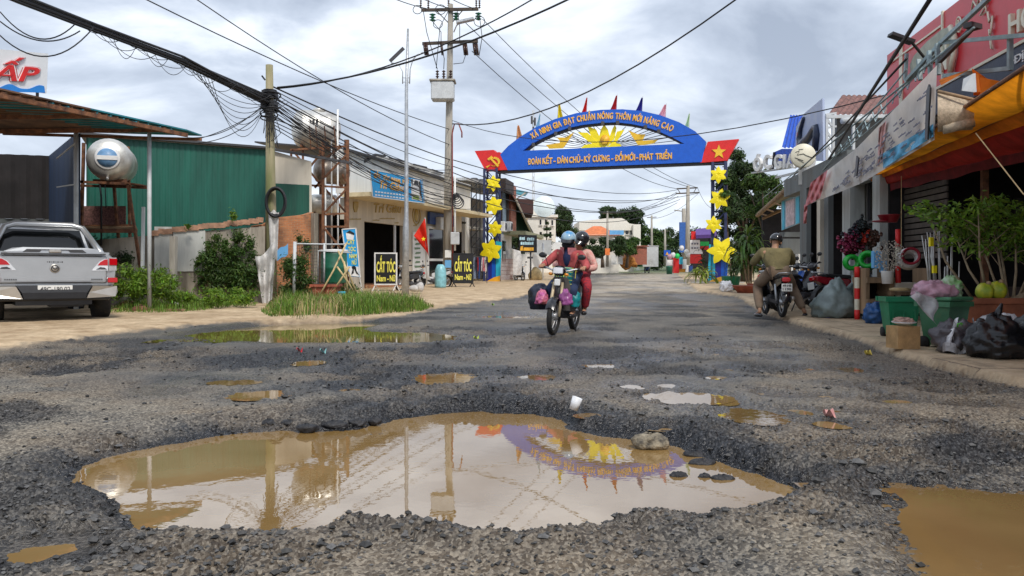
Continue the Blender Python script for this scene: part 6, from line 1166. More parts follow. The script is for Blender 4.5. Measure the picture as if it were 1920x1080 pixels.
b = MB(); b.tube([P(1830, 250, 8.6), P(1920, 365, 7.6)], .008, 4); b.tube([P(1690, 330, 13), P(1690, 470, 13)], .006, 4); single('tie_rope', 'thin rope running down from the orange awning', 'rope', b, 'bamboo')
# folded canvas box and rolled mat
b = MB(); b.sheet(lambda u, v: P(1758 + 72 * u - 6 * u * v, 172 + 16 * u + (74 - 20 * u) * v + 3 * math.sin(v * 9), 8.9 - .15 * math.sin(v * 3.1)), 12, 10); c0, c1 = P(1768, 243, 8.85), P(1826, 229, 8.75); rm = thing('rolled_mat', 'grey woven mat half rolled under the awning edge', 'mat', tuple(c0)); part('mat_sheet', b, 'woven_mat', rm, world=True)
b = MB(); b.tube([c0, c1], .055, 12); part('roll', b, 'woven_mat', rm, world=True); b = MB(); b.tube([P(1758, 171, 8.85), P(1830, 188, 8.75)], .02, 6); part('rod', b, 'wood', rm, world=True)
b = MB(); b.add([P(1765, 160, 9.2), P(1822, 128, 9.0), P(1855, 150, 9.2), P(1832, 176, 8.8), P(1822, 128, 9.9), P(1760, 150, 9.9)], [(0, 1, 4, 5), (1, 2, 3), (1, 3, 2), (1, 2, 4)]); b.beam(P(1828, 142, 8.95), P(1832, 176, 8.85), .06); b.sheet(lambda u, v: P(1838 + 52 * u, 145 + 4 * v * (1 - u) + 30 * (1 - u) * v + 10 * u, 8.9), 6, 3)
cb = thing('canvas_hood', 'small folded orange canvas hood above the rolled mat', 'hood', tuple(P(1820, 176, 9))); part('canvas', b, 'awning_deep', cb, world=True); b = MB(); b.prism([P(1803, 170, 8.9), P(1826, 173, 8.8), P(1824, 138, 8.9), P(1806, 148, 9)], (.02, -.02, 0)); part('label', b, 'light_grey', cb, world=True)
# printed banners
bl = PlaneW((7.55, 20), (5.02, 9.2)); bn = thing('printed_banner', 'long creased white printed banner hanging along the right shops', 'banner', tuple(bl.w(5, 2.4)))
def bsheet(pts, nu_, nv_, out=0, wav=.018):
    tl, tr, br_, bl_ = pts
    def fn(u, v):
        x = (tl[0] * (1 - u) + tr[0] * u) * (1 - v) + (bl_[0] * (1 - u) + br_[0] * u) * v; y = (tl[1] * (1 - u) + tr[1] * u) * (1 - v) + (bl_[1] * (1 - u) + br_[1] * u) * v
        return bl.p(x, y, out + wav * math.sin(u * 13 + v * 6) * (1 - .3 * v) + .008 * math.sin(v * 11 - u * 22))
    m = MB(); m.sheet(fn, nu_, nv_); return m
part('sheet', bsheet([(1606, 278), (1757, 122), (1752, 262), (1612, 345)], 50, 20), 'pvc_banner', bn, world=True)
part('blue_border', bsheet([(1655, 288), (1750, 232), (1750, 256), (1656, 316)], 30, 4, .025), mat('border_blue', (.10, .42, .68), .6, var=.4, scale=5), bn, world=True)
part('red_border', bsheet([(1648, 240), (1662, 226), (1655, 302), (1645, 312)], 6, 12, .02), mat('faded_pink', (.70, .38, .36), .6, var=.5, scale=9), bn, world=True)
b2_ = thing('printed_banner', 'faded pink ended banner drooping left of the long white one', 'banner', tuple(bl.w(1, 2.4)))
part('sheet', bsheet([(1522, 342), (1606, 278), (1612, 345), (1510, 386)], 34, 14, .01, .02), 'pvc_banner', b2_, world=True); part('pink_end', bsheet([(1520, 343), (1552, 318), (1538, 371), (1509, 388)], 14, 12, .10, .02), 'banner_pink', b2_, world=True)
b = MB(); b.sheet(lambda u, v: bl.p(1508 + 6 * u - 2 * v, 384 + 34 * v + 3 * math.sin(9 * v), .03 + .03 * math.sin(8 * v + 4 * u)), 4, 8); part('torn_strip', b, 'banner_pink', b2_, world=True)
b = MB(); rr = random.Random(12)
for i in range(90):                              # the print is too faded to read: short dark dashes in rows
    x = rr.uniform(1560, 1742); top = 278 - (x - 1606) * 1.03; y = top + rr.uniform(28, 70 + (x - 1606) * .28); w_ = rr.uniform(5, 15); s_ = -.75
    if y > 345 - (x - 1612) * .6 - 12 or y < top + 12: continue
    for j in range(int(w_ / 2.4)): xx = x + j * 2.4; yy = y + j * 2.4 * s_; bl.poly(b, [(xx, yy), (xx + 1.6, yy - 1.2), (xx + 1.4, yy - 3.4 - (j % 3)), (xx, yy - 2.6)], .006, .05)
part('faded_print', b, mat('faded_ink', (.22, .22, .28), .7, var=.5, scale=9), bn, world=True)
b = MB(); bl.poly(b, [(1737, 262), (1742, 262), (1747, 165), (1744, 158), (1740, 172)], .02, .05); part('split', b, 'black_paint', bn, world=True); b = MB(); bl.poly(b, [(1604, 330), (1608, 330), (1612, 296), (1608, 292)], .02, .05); part('split', b, 'black_paint', bn, world=True)
b = MB()
for a, c, r_ in (((1430, 372, 30), (1826, 52, 9), .016), ((1500, 362, 24), (1762, 96, 10.5), .016), ((1560, 300, 19), (1745, 150, 11), .013), ((1530, 335, 20), (1700, 130, 12.5), .014)): b.tube([P(*a), P(*c)], r_, 6)
for i in range(16): x = 1508 + i * 15; y = 362 - i * 15.2; b.beam(P(x, y, 22 - .75 * i), P(x + 6, y - 22, 22 - .75 * i), .016); b.beam(P(x + 8, y - 30, 22 - .75 * i), P(x + 14, y - 12, 21.7 - .75 * i), .02)
single('steel_trellis', 'grey lattice of thin steel arms above the printed banners', 'frame', b, 'grey_steel_paint')
# roofs and signs beyond
Yr = 24; tr2 = thing('tiled_roof_house', 'brown wavy tiled roof on a steel frame behind the banners', 'house', tuple(P(1610, 300, Yr)))
def tiles(u, v):
    p = P(1552 + 26 * (1 - v) * 0 + 26 * v + (1675 - 1552) * u * 1.0, 217 - 36 * v - 0 * u, Yr + 3.2 * v); return p + Vector((0, 0, .05 * abs(math.sin(u * 40)) + .035 * ((v * 9) % 1)))
b = MB(); b.sheet(tiles, 160, 54, False); part('roof', b, mat('brown_tile', (.22, .10, .08), .6, var=.5, scale=5, dirt=.3), tr2, world=True)
b = MB(); b.beam(P(1548, 219, Yr), P(1680, 218, Yr), .1); [b.beam(P(x, 218, Yr), P(x, 340, Yr), .08) for x in (1550, 1562, 1600)]; [b.beam(P(1550, 222 + 24 * i, Yr), P(1562, 240 + 24 * i, Yr), .06) for i in range(5)]; [b.beam(P(1548, y, Yr), P(1568, y - 3, Yr), .06) for y in (215, 240, 262)]; part('frame', b, 'light_grey', tr2, world=True)
b = MB(); b.box(P(1640, 275, Yr + 1.5), (2.6, .2, 1.9)); part('wall', b, 'shop_grey', tr2, world=True)
b = MB(); b.tube([P(1579, 227, Yr - 1.5), P(1627, 223, Yr - 1.2)], .09, 12); single('roller_tube', 'grey awning roller tube jutting from the brown tiled roof', 'tube', b, 'light_grey')
wp = PlaneW((X_(1494, 27), 27), (X_(1548, 22), 22)); wb = thing('white_hoarding', 'tall whitish hoarding with a dark blue bull-like shape', 'hoarding', tuple(wp.w(1, 3)))
b = MB(); wp.poly(b, [(1494, 300), (1548, 302), (1546, 184), (1512, 212), (1496, 238)], .06); part('board', b, mat('bluish_board', (.52, .56, .66), .5, col2=(.32, .40, .62), scale=.6), wb, world=True)
b = MB(); b.tube([wp.p(x, y, .1) for x, y in ((1507, 222), (1502, 240), (1500, 262), (1506, 272), (1512, 262), (1518, 256), (1526, 240), (1531, 238), (1533, 252), (1530, 280))], [.06, .08, .12, .18, .14, .12, .10, .09, .14, .12], 8); part('dark_shape', b, 'night_blue', wb, world=True)
b = MB(); wp.poly(b, [(1495, 285), (1500, 290), (1499, 245), (1495, 250)], .02, .07); part('red_edge', b, 'banner_pink', wb, world=True)
b = MB(); corr(b, P(1466, 278, 31), P(1504, 278, 29), P(1510, 217, 32), P(1482, 217, 34), .35, .06); b.prism([P(1466, 279, 31), P(1500, 279, 29), P(1500, 300, 29), P(1466, 300, 31)], (0, 1, 0)); single('blue_roof', 'small bright blue corrugated roof behind the letters', 'roof', b, mat('bright_blue_sheet', (.01, .09, .55), .5))
rp_ = P(1506, 292, 21); rd = thing('round_sign', 'round cream sign with a thin drawn outline above the pavement', 'sign', tuple(rp_ - Vector((0, 0, .4))))
ay = Vector((-.25, -1, 0)).normalized(); rq = ay.to_track_quat('Z', 'Y').to_matrix(); b = MB(); b.lathe(rp_, [(.32, -.12), (.33, -.1), (.33, .0), (.31, .02), (0, .02)], 28, rot=rq); part('disc', b, 'cream_letter', rd, world=True)
b = MB(); ex = Vector((0, 0, 1)).cross(ay).normalized()
def rpt(x, z): return rp_ + ex * x + Vector((0, 0, z)) + ay * .03
b.tube([rpt(-.2, .1), rpt(-.1, .14), rpt(-.16, .02), rpt(0, .05), rpt(.08, .0), rpt(.22, -.06)], .008, 4); b.tube([rpt(-.22, -.05), rpt(0, -.14)], .008, 4); b.tube([rpt(-.15, -.1), rpt(.02, -.2)], .006, 4); b.tube([rpt(-.12, .17), rpt(.0, .18)], .006, 4); part('drawing', b, 'black_paint', rd, world=True)
b = MB(); b.sheet(lambda u, v: P(1497 + 34 * u * (1 - .3 * v), 308 + 38 * v - 10 * u * (1 - v), 21.4 - .15 * math.sin(u * 5)), 8, 8); part('fabric_sack', b, 'pvc_banner', rd, world=True)
lg = Plane(1412, 1492, 32, 30); gl = thing('rooftop_letters', 'row of white block letters on the roof beside the tree', 'sign', tuple(lg.w(1, 4.5)))
for i, (ch, x0, x1) in enumerate((('C', 1433, 1447), ('G', 1453, 1467), ('I', 1470, 1474), ('A', 1476, 1491))): b = MB(); lg.text(b, ch, x0, x1, 316 - i * .5, 25, .1, .05, .15); part('letter', b, 'white_paint', gl, world=True)
b = MB(); lg.text(b, 'Ó', 1414, 1429, 320, 24, .1, .05, .15); part('letter', b, 'white_paint', gl, world=True); b = MB(); lg.text(b, '/', 1448, 1453, 316, 30, .0, .03, .1); part('letter', b, 'black_paint', gl, world=True)
b = MB(); lg.box(b, lg.s_(1412), lg.s_(1500), lg.p(1440, 322).z, lg.p(1440, 319).z, .1, 0); b.beam(P(1455, 333, 31), P(1500, 322, 29), .08); part('rail', b, 'light_grey', gl, world=True)
# old sloping roof shed
so_ = thing('mossy_shed', 'old shed with a mossy sloping roof edge beside the tree', 'shed', tuple(P(1450, 520, 28)))
b = MB(); b.prism([P(1420, 404, 30), P(1497, 335, 22), P(1520, 338, 22.5), P(1520, 350, 32), P(1440, 392, 36)], (0, 0, .12)); part('roof', b, mat('mossy_roof', (.20, .19, .09), .95, col2=(.09, .075, .05), scale=4, bump=.5), so_, world=True)
b = MB(); b.tube([P(1420, 404, 30), P(1497, 336, 22)], .08, 6); [b.beam(P(x, y, Y), P(x + 14, y + 5, Y + .6), .05) for x, y, Y in ((1425, 400, 29.5), (1436, 392, 28), (1450, 380, 26.5))]; b.beam(P(1430, 410, 30), P(1470, 392, 29), .08); part('rafter', b, 'wood', so_, world=True)
b = MB(); b.box(P(1466, 462, 33), (1.7, .2, 3.2)); part('dark_wall', b, 'interior_black', so_, world=True)
b = MB(); pq = Plane(1466, 1504, 26, 23.5); pq.poly(b, [(1467, 432), (1502, 418), (1502, 362), (1466, 377)], .03); ps = thing('poster', 'faded blue and pink poster hung under the mossy roof', 'poster', tuple(pq.p(1480, 430))); part('sheet', b, mat('faded_blue', (.30, .48, .58), .6, var=.3, scale=4), ps, world=True)
b = MB(); pq.poly(b, [(1474, 426), (1490, 420), (1490, 372), (1474, 378)], .01, .035); part('pink_middle', b, mat('pale_pink', (.70, .55, .58), .6, var=.4, scale=8), ps, world=True); b = MB(); pq.poly(b, [(1467, 431), (1471, 430), (1471, 377), (1467, 378)], .01, .035); pq.poly(b, [(1493, 420), (1499, 418), (1499, 368), (1493, 371)], .01, .036); part('teal_stripe', b, 'cyan_paint', ps, world=True)
b = MB(); b.box(P(1480, 440, 25.5), (.55, .4, .16)); b.box(P(1480, 462, 25.5), (.6, .4, .5)); single('stacked_boxes', 'pale stacked boxes behind the helmeted man', 'boxes', b, 'shop_grey')
# ------------------------------------------------------------------ goods on the pavement
def gz(p): return Vector((p.x, p.y, .07))
def striped(px, yb, yt, Y, lb):
    t_ = thing('striped_post', lb, 'post', (X_(px, Y), Y, .05), 0, 'striped posts'); z0, z1 = .05, Z_(yt, Y); n = 5
    for k in range(n): b = MB(); b.cyl((X_(px, Y), Y, z0 + (z1 - z0) * k / n), (X_(px, Y), Y, z0 + (z1 - z0) * (k + 1) / n), .045, n=10, caps=k in (0, n - 1)); part('band', b, 'gate_red' if k % 2 == 0 else 'cream_letter', t_, world=True)
striped(1607, 600, 500, 13.6, 'shorter striped red and white post by the grey rubbish bag'); striped(1684, 590, 430, 13.4, 'taller striped red and white post behind the hose coils')
def coil(c, r, t_, m, lb, ax=(-.1, -1, 0), n=6, grp='hose coils', depth=.06):
    rq = Vector(ax).normalized().to_track_quat('Z', 'Y').to_matrix(); b = MB()
    for i in range(n): b.torus(Vector(c) + Vector(ax).normalized() * (depth * (i / n - .5) * 2), r * (1 + .06 * math.sin(i * 2.3)), t_, 26, 7, rq @ Matrix.Rotation(.05 * math.sin(i * 3), 3, 'X'))
    return single('hose_coil', lb, 'hose', b, m, grp)
mat('hose_green', (.01, .42, .04), .3, var=.3, bump=0); mat('hose_white', (.72, .70, .68), .35, bump=0)
coil(P(1597, 492, 13.8), .11, .035, 'hose_green', 'bright green hose coil hanging leftmost'); coil(P(1628, 488, 13.7), .12, .04, 'hose_green', 'darker green hose coil hanging beside the taller post', (-.6, -1, .2), 7, depth=.12)
coil(P(1704, 485, 12.8), .135, .045, 'hose_white', 'white hose coil hung on the taller striped post', (-.4, -1, .1), 6, depth=.10); coil(P(1708, 480, 12.6), .125, .016, mat('hose_red', (.35, .01, .03), .4, bump=0), 'dark red hose coil tied over the white one', (-.4, -1, .1), 4, depth=.03)
b = MB(); b.lathe(P(1667, 417, 12.4), [(.12, 0), (.165, .11), (.18, .12), (.165, .125), (.11, .02), (0, .015)], 24); b.ell(P(1650, 415, 12.3), (.13, .1, .02)); single('basin', 'dark red plastic basin hanging above the striped posts', 'basin', b, mat('basin_red', (.25, .01, .02), .4, bump=0))
def blob(nm, lb, cat, c, r, m, seed=0, amp=.22, fr=6, grp=None, knot=None, sq=.0, extra=None):
    c = Vector(c); rr = random.Random(seed); o_ = Vector((rr.uniform(0, 50), rr.uniform(0, 50), rr.uniform(0, 50)))
    def f(v):
        d = v.normalized(); k = 1 + amp * (mnoise.noise(d * fr * .45 + o_) + .55 * abs(mnoise.noise(d * fr + o_)) - .2 + .25 * abs(mnoise.noise(d * fr * 2.3 + o_)))
        v = v * k; z = v.z
        if z < -r[2] * .72: v.z = -r[2] * .72
        else: v.x *= 1 - sq * (z / r[2]); v.y *= 1 - sq * (z / r[2])
        return v
    b = MB(); b.ell(c + Vector((0, 0, r[2] * .72)), r, 40, 26, f=f); t_ = thing(nm, lb, cat, tuple(c), 0, grp); part('bag_body' if 'bag' in nm else 'mass', b, m, t_, world=True)
    if knot: k = c + Vector((0, 0, r[2] * (1.68 if sq == 0 else 1.6))); b = MB(); b.tube([k - Vector((0, 0, .12)), k, k + Vector((knot * .5, 0, .08)), k + Vector((knot, -.02, .17))], [.05, .025, .035, .012], 7); b.tube([k, k + Vector((-.05, 0, .05)), k + Vector((-.09, .02, .03))], [.02, .03, .01], 6); part('knot', b, m, t_, world=True)
    return t_
mat('bag_grey', (.22, .27, .26), .38, var=.35, scale=4, bump=.5, bscale=9, dirt=.15); mat('bag_black', (.012, .012, .014), .3, var=.2, bump=.5, bscale=14); mat('bag_blue', (.02, .10, .30), .4, var=.5, scale=8, bump=.5, bscale=12, dirt=.3); mat('bag_clear', (.62, .60, .62), .25, var=.4, scale=6, bump=.6, bscale=12, trans=.25); mat('bag_pink', (.72, .42, .52), .35, var=.35, scale=6, bump=.6, bscale=12, translucent=.2); mat('bag_white', (.74, .74, .76), .45, var=.12, bump=.5, bscale=9); mat('bag_leafy', (.45, .55, .42), .4, col2=(.12, .35, .06), scale=9, bump=.5); mat('bag_dim', (.10, .09, .10), .35, var=.5, scale=7, bump=.5, bscale=12)
blob('rubbish_bag', 'bulging grey rubbish sack beside the parked motorbikes', 'bag', gz(G(1566, 602)), (.40, .34, .40), 'bag_grey', 1, .3, 5, 'rubbish bags', sq=.45)
b = MB(); b.tube([gz(G(1592, 600)) + Vector((0, 0, .45)), gz(G(1592, 600)) + Vector((.08, 0, .62)), gz(G(1592, 600)) + Vector((.14, 0, .74))], [.12, .04, .10], 8); single('sack_neck', 'twisted neck of the bulging grey sack', 'sack neck', b, 'bag_grey')
blob('rubbish_bag', 'small round blue bag between the post and the green bins', 'bag', gz(G(1640, 614)), (.18, .17, .20), 'bag_blue', 2, .25, 6, 'rubbish bags')
blob('rubbish_bag', 'lavender scrap of plastic under the grey sack', 'bag', gz(G(1556, 603)), (.16, .1, .03), mat('lavender', (.35, .32, .62), .5), 9, .2, 5)
b = MB(); q = gz(G(1616, 600)); b.bbox(q + Vector((0, 0, .13)), (.15, .12, .26), .03); b.cyl(q + Vector((.03, 0, .25)), q + Vector((.03, 0, .30)), .025); single('jerry_can', 'dull beige jerry can beside the striped post', 'jerry can', b, mat('dull_plastic', (.50, .42, .26), .5, dirt=.3))
# green wheelie bins
mat('bin_green', (.012, .22, .10), .45, var=.3, scale=4, bump=.03, dirt=.4, dirtcol=(.14, .13, .08)); mat('bin_olive', (.06, .20, .10), .5, var=.35, scale=3, dirt=.45, dirtcol=(.25, .22, .12))
def wheelie(lb, loc, rz, s_, m, lid=False, tilt=0):
    t_ = thing('wheelie_bin', lb, 'bin', loc, rz, 'green bins'); w0, w1, d0, d1, h_ = .36 * s_, .48 * s_, .34 * s_, .46 * s_, .62 * s_
    b = MB(); b.add([(x * w0 / 2, y * d0 / 2, .04) for x, y in ((-1, -1), (1, -1), (1, 1), (-1, 1))] + [(x * w1 / 2, y * d1 / 2, h_) for x, y in ((-1, -1), (1, -1), (1, 1), (-1, 1))], [(3, 2, 1, 0), (0, 1, 5, 4), (1, 2, 6, 5), (2, 3, 7, 6), (3, 0, 4, 7)])
    for x in (-.16, 0, .16): b.box((x * s_, -d1 / 2 * .93, h_ * .5), (.02, .02, h_ * .8), rx=-.09)
    part('bin_body', b, m, t_); b = MB(); e_ = .03; b.box((0, -d1 / 2, h_), (w1 + .07, .05, .06)); b.box((0, d1 / 2, h_), (w1 + .07, .05, .06)); b.box((-w1 / 2, 0, h_), (.05, d1 - .04, .06)); b.box((w1 / 2, 0, h_), (.05, d1 - .04, .06)); part('rim', b, m, t_)
    if lid: b = MB(); b.bbox((0, 0, h_ + .06), (w1 + .06, d1 + .06, .05), .015); b.box((0, d1 / 2 + .03, h_ + .05), (w1 * .7, .04, .04)); part('lid', b, m, t_)
    b = MB(); b.tube([(w1 / 2 + .0, d1 / 2, h_ * .35), (w1 / 2 + .04, d1 / 2 + .07, h_ * .8), (w1 / 2 + .03, d1 / 2 + .06, h_ + .02), (w1 / 2 - .02, -.02, h_ + .03)], .022, 6); part('handle', b, m, t_)
    for x in (-1, 1): b = MB(); b.lathe((x * w0 * .5, d0 * .5, .07), [(0, -.03), (.07, -.03), (.07, .03), (0, .03)], 16, rot=Matrix.Rotation(R(90), 3, 'Y')); part('wheel', b, 'rubber', t_)
    return t_
q = gz(G(1708, 650)); wheelie('bright green bin behind, draped with a clear bag', (q.x + .13, q.y + .55, .06), -.15, .84, 'bin_green'); q = gz(G(1765, 662)); wheelie('dirtier green bin in front, turned to the right', (q.x + .04, q.y + .02, .06), .5, .84, 'bin_olive', True)
qb = gz(G(1765, 662)); blob('rubbish_bag', 'pink and clear bag of waste on top of the dirtier bin', 'bag', qb + Vector((-.08, .02, .56)), (.24, .19, .13), 'bag_pink', 3, .3, 6, 'rubbish bags')
blob('rubbish_bag', 'clear bag of green leaves on top of the dirtier bin', 'bag', qb + Vector((.15, .08, .57)), (.13, .14, .15), 'bag_leafy', 4, .3, 6, 'rubbish bags')
b = MB(); q0 = qb + Vector((-.28, -.28, 0)); b.sheet(lambda u, v: q0 + Vector((-.20 + .26 * u + .03 * math.sin(v * 7), -.02 * math.sin(u * 9), .68 - .10 * u * (1 - v) - .42 * v * (.25 + .75 * u))), 14, 14); single('plastic_sheet', 'clear plastic sheet hanging down between the two green bins', 'plastic sheet', b, 'bag_clear')
q = gz(G(1693, 664)); cbx = thing('cardboard_box', 'small brown cardboard box at the foot of the bright green bin', 'box', tuple(q)); b = MB(); b.box(q + Vector((0, 0, .13)), (.27, .24, .26), rz=.1); part('carton', b, mat('cardboard', (.50, .30, .13), .9, var=.3, scale=7, bump=.2, dirt=.35), cbx, world=True)
b = MB(); b.lathe(q + Vector((.0, -.02, .28)), [(.08, 0), (.13, .02), (.135, .03), (.07, .012), (0, .01)], 20); single('plate', 'white plate of scraps on the cardboard box', 'plate', b, 'white_gloss'); blob('food_scraps', 'pinkish scraps of food on the white plate', 'scraps', q + Vector((0, -.01, .29)), (.11, .08, .04), mat('scraps', (.55, .35, .28), .8, var=.5, scale=20), 5, .5, 9)
q = gz(G(1795, 672)); blob('rubbish_bag', 'open clear bag with dark rubbish and a green wrapper', 'bag', q, (.27, .22, .20), 'bag_dim', 6, .35, 6, 'rubbish bags'); blob('wrapper', 'bright green wrapper poking from the open clear bag', 'wrapper', q + Vector((-.02, -.10, .24)), (.09, .05, .05), mat('wrapper_green', (.12, .60, .04), .35, var=.5, scale=20), 7, .5, 9)
b = MB()
for s_ in (-1, 1): b.sheet(lambda u, v: q + Vector((s_ * (.14 + .12 * u - .06 * v), -.16 + .05 * math.sin(u * 9), .12 + .28 * v * (1 - .5 * u) - .05 * u)), 8, 8)
b.sheet(lambda u, v: q + Vector((-.27 + .54 * u, -.19 - .03 * math.sin(u * 3.1) + .02 * math.sin(u * 23), .015 + .10 * v + .02 * math.sin(u * 15))), 20, 4); single('bag_mouth', 'crumpled clear mouth of the open bag', 'plastic sheet', b, 'bag_clear')
q = gz(G(1868, 683)); blob('rubbish_bag', 'shiny black rubbish bag with a tied knot, in front of the white one', 'bag', q, (.29, .25, .25), 'bag_black', 8, .28, 7, 'rubbish bags', knot=.05, sq=.15)
q = gz(G(1880, 664)); blob('rubbish_bag', 'white sack lying behind the knotted black bag', 'bag', q, (.36, .25, .23), 'bag_white', 10, .2, 5, 'rubbish bags'); q = gz(G(1945, 680)); blob('rubbish_bag', 'second black rubbish bag cut by the right edge', 'bag', q, (.25, .25, .30), 'bag_black', 11, .25, 6, 'rubbish bags', sq=.3)
# large terracotta pot with a bush
pc_ = Vector((X_(1865, 9.9), 9.9, .06)); pt = thing('plant_pot', 'very large rectangular terracotta pot holding a leafy bush', 'plant pot', tuple(pc_)); b = MB()
w0, w1, d0, d1, hz_ = .85, 1.12, .45, .62, .56
def rrect(w_, d_, z, n=5, r_=.16): return [(sx * (w_ / 2 - r_) + r_ * math.cos(a), sy * (d_ / 2 - r_) + r_ * math.sin(a), z) for sx, sy, a0 in ((1, 1, 0), (-1, 1, 90), (-1, -1, 180), (1, -1, 270)) for a in [R(a0 + 90 * i / n) for i in range(n + 1)]]
rings = [rrect(w0, d0, 0), rrect(w0 * 1.03, d0 * 1.05, .1), rrect(w1 * .97, d1 * .96, hz_ - .08), rrect(w1 * 1.05, d1 * 1.06, hz_ - .07), rrect(w1 * 1.06, d1 * 1.08, hz_), rrect(w1 * .96, d1 * .93, hz_), rrect(w1 * .93, d1 * .9, hz_ - .06)]; loft(b, rings); part('pot_body', b, mat('terracotta_old', (.36, .12, .06), .8, var=.35, scale=4, bump=.2, dirt=.35, dirtcol=(.12, .06, .05)), pt); b = MB(); b.add(rrect(w1 * .92, d1 * .89, hz_ - .05), [tuple(range(24))]); part('soil', b, 'soil', pt)
for i, (dx, dz, r_) in enumerate(((-.26, .57, .105), (-.10, .58, .11))):
    def jf(v): d = v.normalized(); return v * (1 + .05 * math.cos(5 * math.atan2(d.y, d.x)) + .04 * mnoise.noise(d * 5 + Vector((i * 9, 0, 0))))
    b = MB(); c = pc_ + Vector((dx, -.22, dz + r_ * .7)); b.ell(c, (r_, r_, r_ * 1.05), 24, 14, f=jf); fr = thing('coconut', ['left yellow green coconut resting on the terracotta pot rim', 'right yellow green coconut resting on the terracotta pot rim'][i], 'coconut', tuple(c - Vector((0, 0, r_))), 0, 'coconuts on the pot'); part('husk', b, mat('coconut_green', (.62, .55, .03), .45, col2=(.22, .34, .03), scale=9, bump=.15), fr, world=True); b = MB(); b.ell(c + Vector((.02, -.04, r_ * 1.0)), (.03, .03, .03)); part('stalk', b, 'wood', fr, world=True)
# metal rods, tubs, flowers, shelving
rd_ = thing('rod_bundle', 'bundle of upright silver rods with yellow tags behind the bins', 'rods', tuple(gz(Vector((X_(1745, 11.3), 11.3, 0))))); rr = random.Random(5); b = MB()
for i in range(12): x = 1738 + i * 2.0; b.tube([P(x + 4, 560, 11.3 + .03 * i), P(x - 8 + rr.uniform(-8, 14), rr.uniform(430, 455), 11.3 + .05 * i)], .009, 5)
for x, y in ((1776, 490), (1782, 460), (1770, 500), (1784, 436), (1797, 490), (1775, 480)): b.tube([P(x, 555, 11.2), P(x + 2, y, 11.2)], .010, 5)
part('rods', b, mat('bright_rod', (.62, .61, .58), .35, .5), rd_, world=True)
for x, y0, y1 in ((1746, 445, 462), (1752, 498, 512)): b = MB(); b.box(P(x, (y0 + y1) / 2, 11.15), (.05, .05, (y1 - y0) / F * 11.15)); part('tag', b, 'yellow', rd_, world=True)
fl_ = thing('dried_flowers', 'bunch of pale dried flowers in a white bucket', 'flowers', tuple(P(1666, 530, 12.6))); b = MB(); rr = random.Random(6)
for i in range(260): a = rr.uniform(0, 6.28); e_ = rr.uniform(.1, 1); c = P(1668, 482, 12.6) + Vector((.22 * e_ ** .5 * math.cos(a), .18 * e_ ** .5 * math.sin(a), rr.uniform(-.22, .26) * (1.1 - e_ * .4))); s_ = .014; b.box(c, (s_, s_, s_ * 1.6), rz=a, rx=a * 2)
for i in range(26): a = i * .7; b.tube([P(1666, 520, 12.6), P(1668, 490, 12.6) + Vector((.15 * math.cos(a), .12 * math.sin(a), .12))], .004, 3)
part('flower_heads', b, mat('dried', (.55, .50, .42), .9, var=.5, scale=30, island=.3), fl_, world=True); b = MB(); b.lathe(P(1664, 532, 12.6), [(.08, 0), (.1, .2), (.105, .21), (.09, .2)], 14); part('bucket', b, 'white_paint', fl_, world=True)
pf = thing('plastic_flowers', 'dark and magenta bunches of goods hung over the green hoses', 'hanging goods', tuple(P(1610, 450, 13.9)));
for i, (x, y, r_, c_) in enumerate(((1590, 455, .16, (.30, .02, .08)), (1604, 440, .17, (.02, .02, .03)), (1622, 446, .12, (.55, .04, .02)), (1635, 450, .12, (.12, .06, .04)), (1615, 425, .10, (.02, .03, .03)), (1600, 460, .12, (.18, .01, .04)))):
    b = MB(); rr = random.Random(i)
    for k in range(70): c = P(x, y, 13.9) + Vector((rr.gauss(0, r_ * .5), rr.gauss(0, r_ * .4), rr.gauss(0, r_ * .55))); b.ell(c, (.035, .03, .05), 5, 3)
    part('bunch', b, mat('bunch_%d' % i, c_, .6, var=.5, scale=10), pf, world=True)
sh_ = thing('shop_counter', 'dark wooden counter crowded with goods behind the posts', 'counter', tuple(gz(Vector((X_(1650, 14.8), 14.8, 0)))))
for i, (x0, x1, y0, y1, m) in enumerate(((1612, 1662, 520, 530, 'wood'), (1612, 1662, 560, 566, 'wood'), (1655, 1730, 545, 552, 'wood'), (1665, 1722, 530, 545, 'cream_plaster'))): b = MB(); b.box(P((x0 + x1) / 2, (y0 + y1) / 2, 13.6), ((x1 - x0) / F * 13.6, .6, (y1 - y0) / F * 13.6)); part('board', b, m, sh_, world=True)
b = MB(); [b.box(P(x, 545, 13.6), (.06, .5, .8)) for x in (1615, 1660, 1728)]; part('leg', b, 'wood', sh_, world=True)
b = MB(); b.box(P(1638, 545, 14.0), (.5, .3, .5)); part('dark_stock', b, 'interior_black', sh_, world=True); b = MB(); b.bbox(P(1644, 487, 13.3), (.16, .1, .30), .01); b.bbox(P(1656, 500, 13.3), (.1, .1, .2), .01); part('paint_can', b, 'poster_blue', sh_, world=True); b = MB(); b.lathe(P(1688, 545, 12.8), [(.16, 0), (.17, .03), (.1, .05), (0, .04)], 12); part('tray', b, 'bamboo', sh_, world=True)
for i, (px, Y) in enumerate(((1470, 26), (1505, 27))): b = MB(); b.box(P(px, 492, Y), (.5 if i == 0 else .4, .3, .85)); single('white_box', ['low white box beside the dark pot plants', 'second pale box behind the parked motorbikes'][i], 'box', b, 'white_paint')
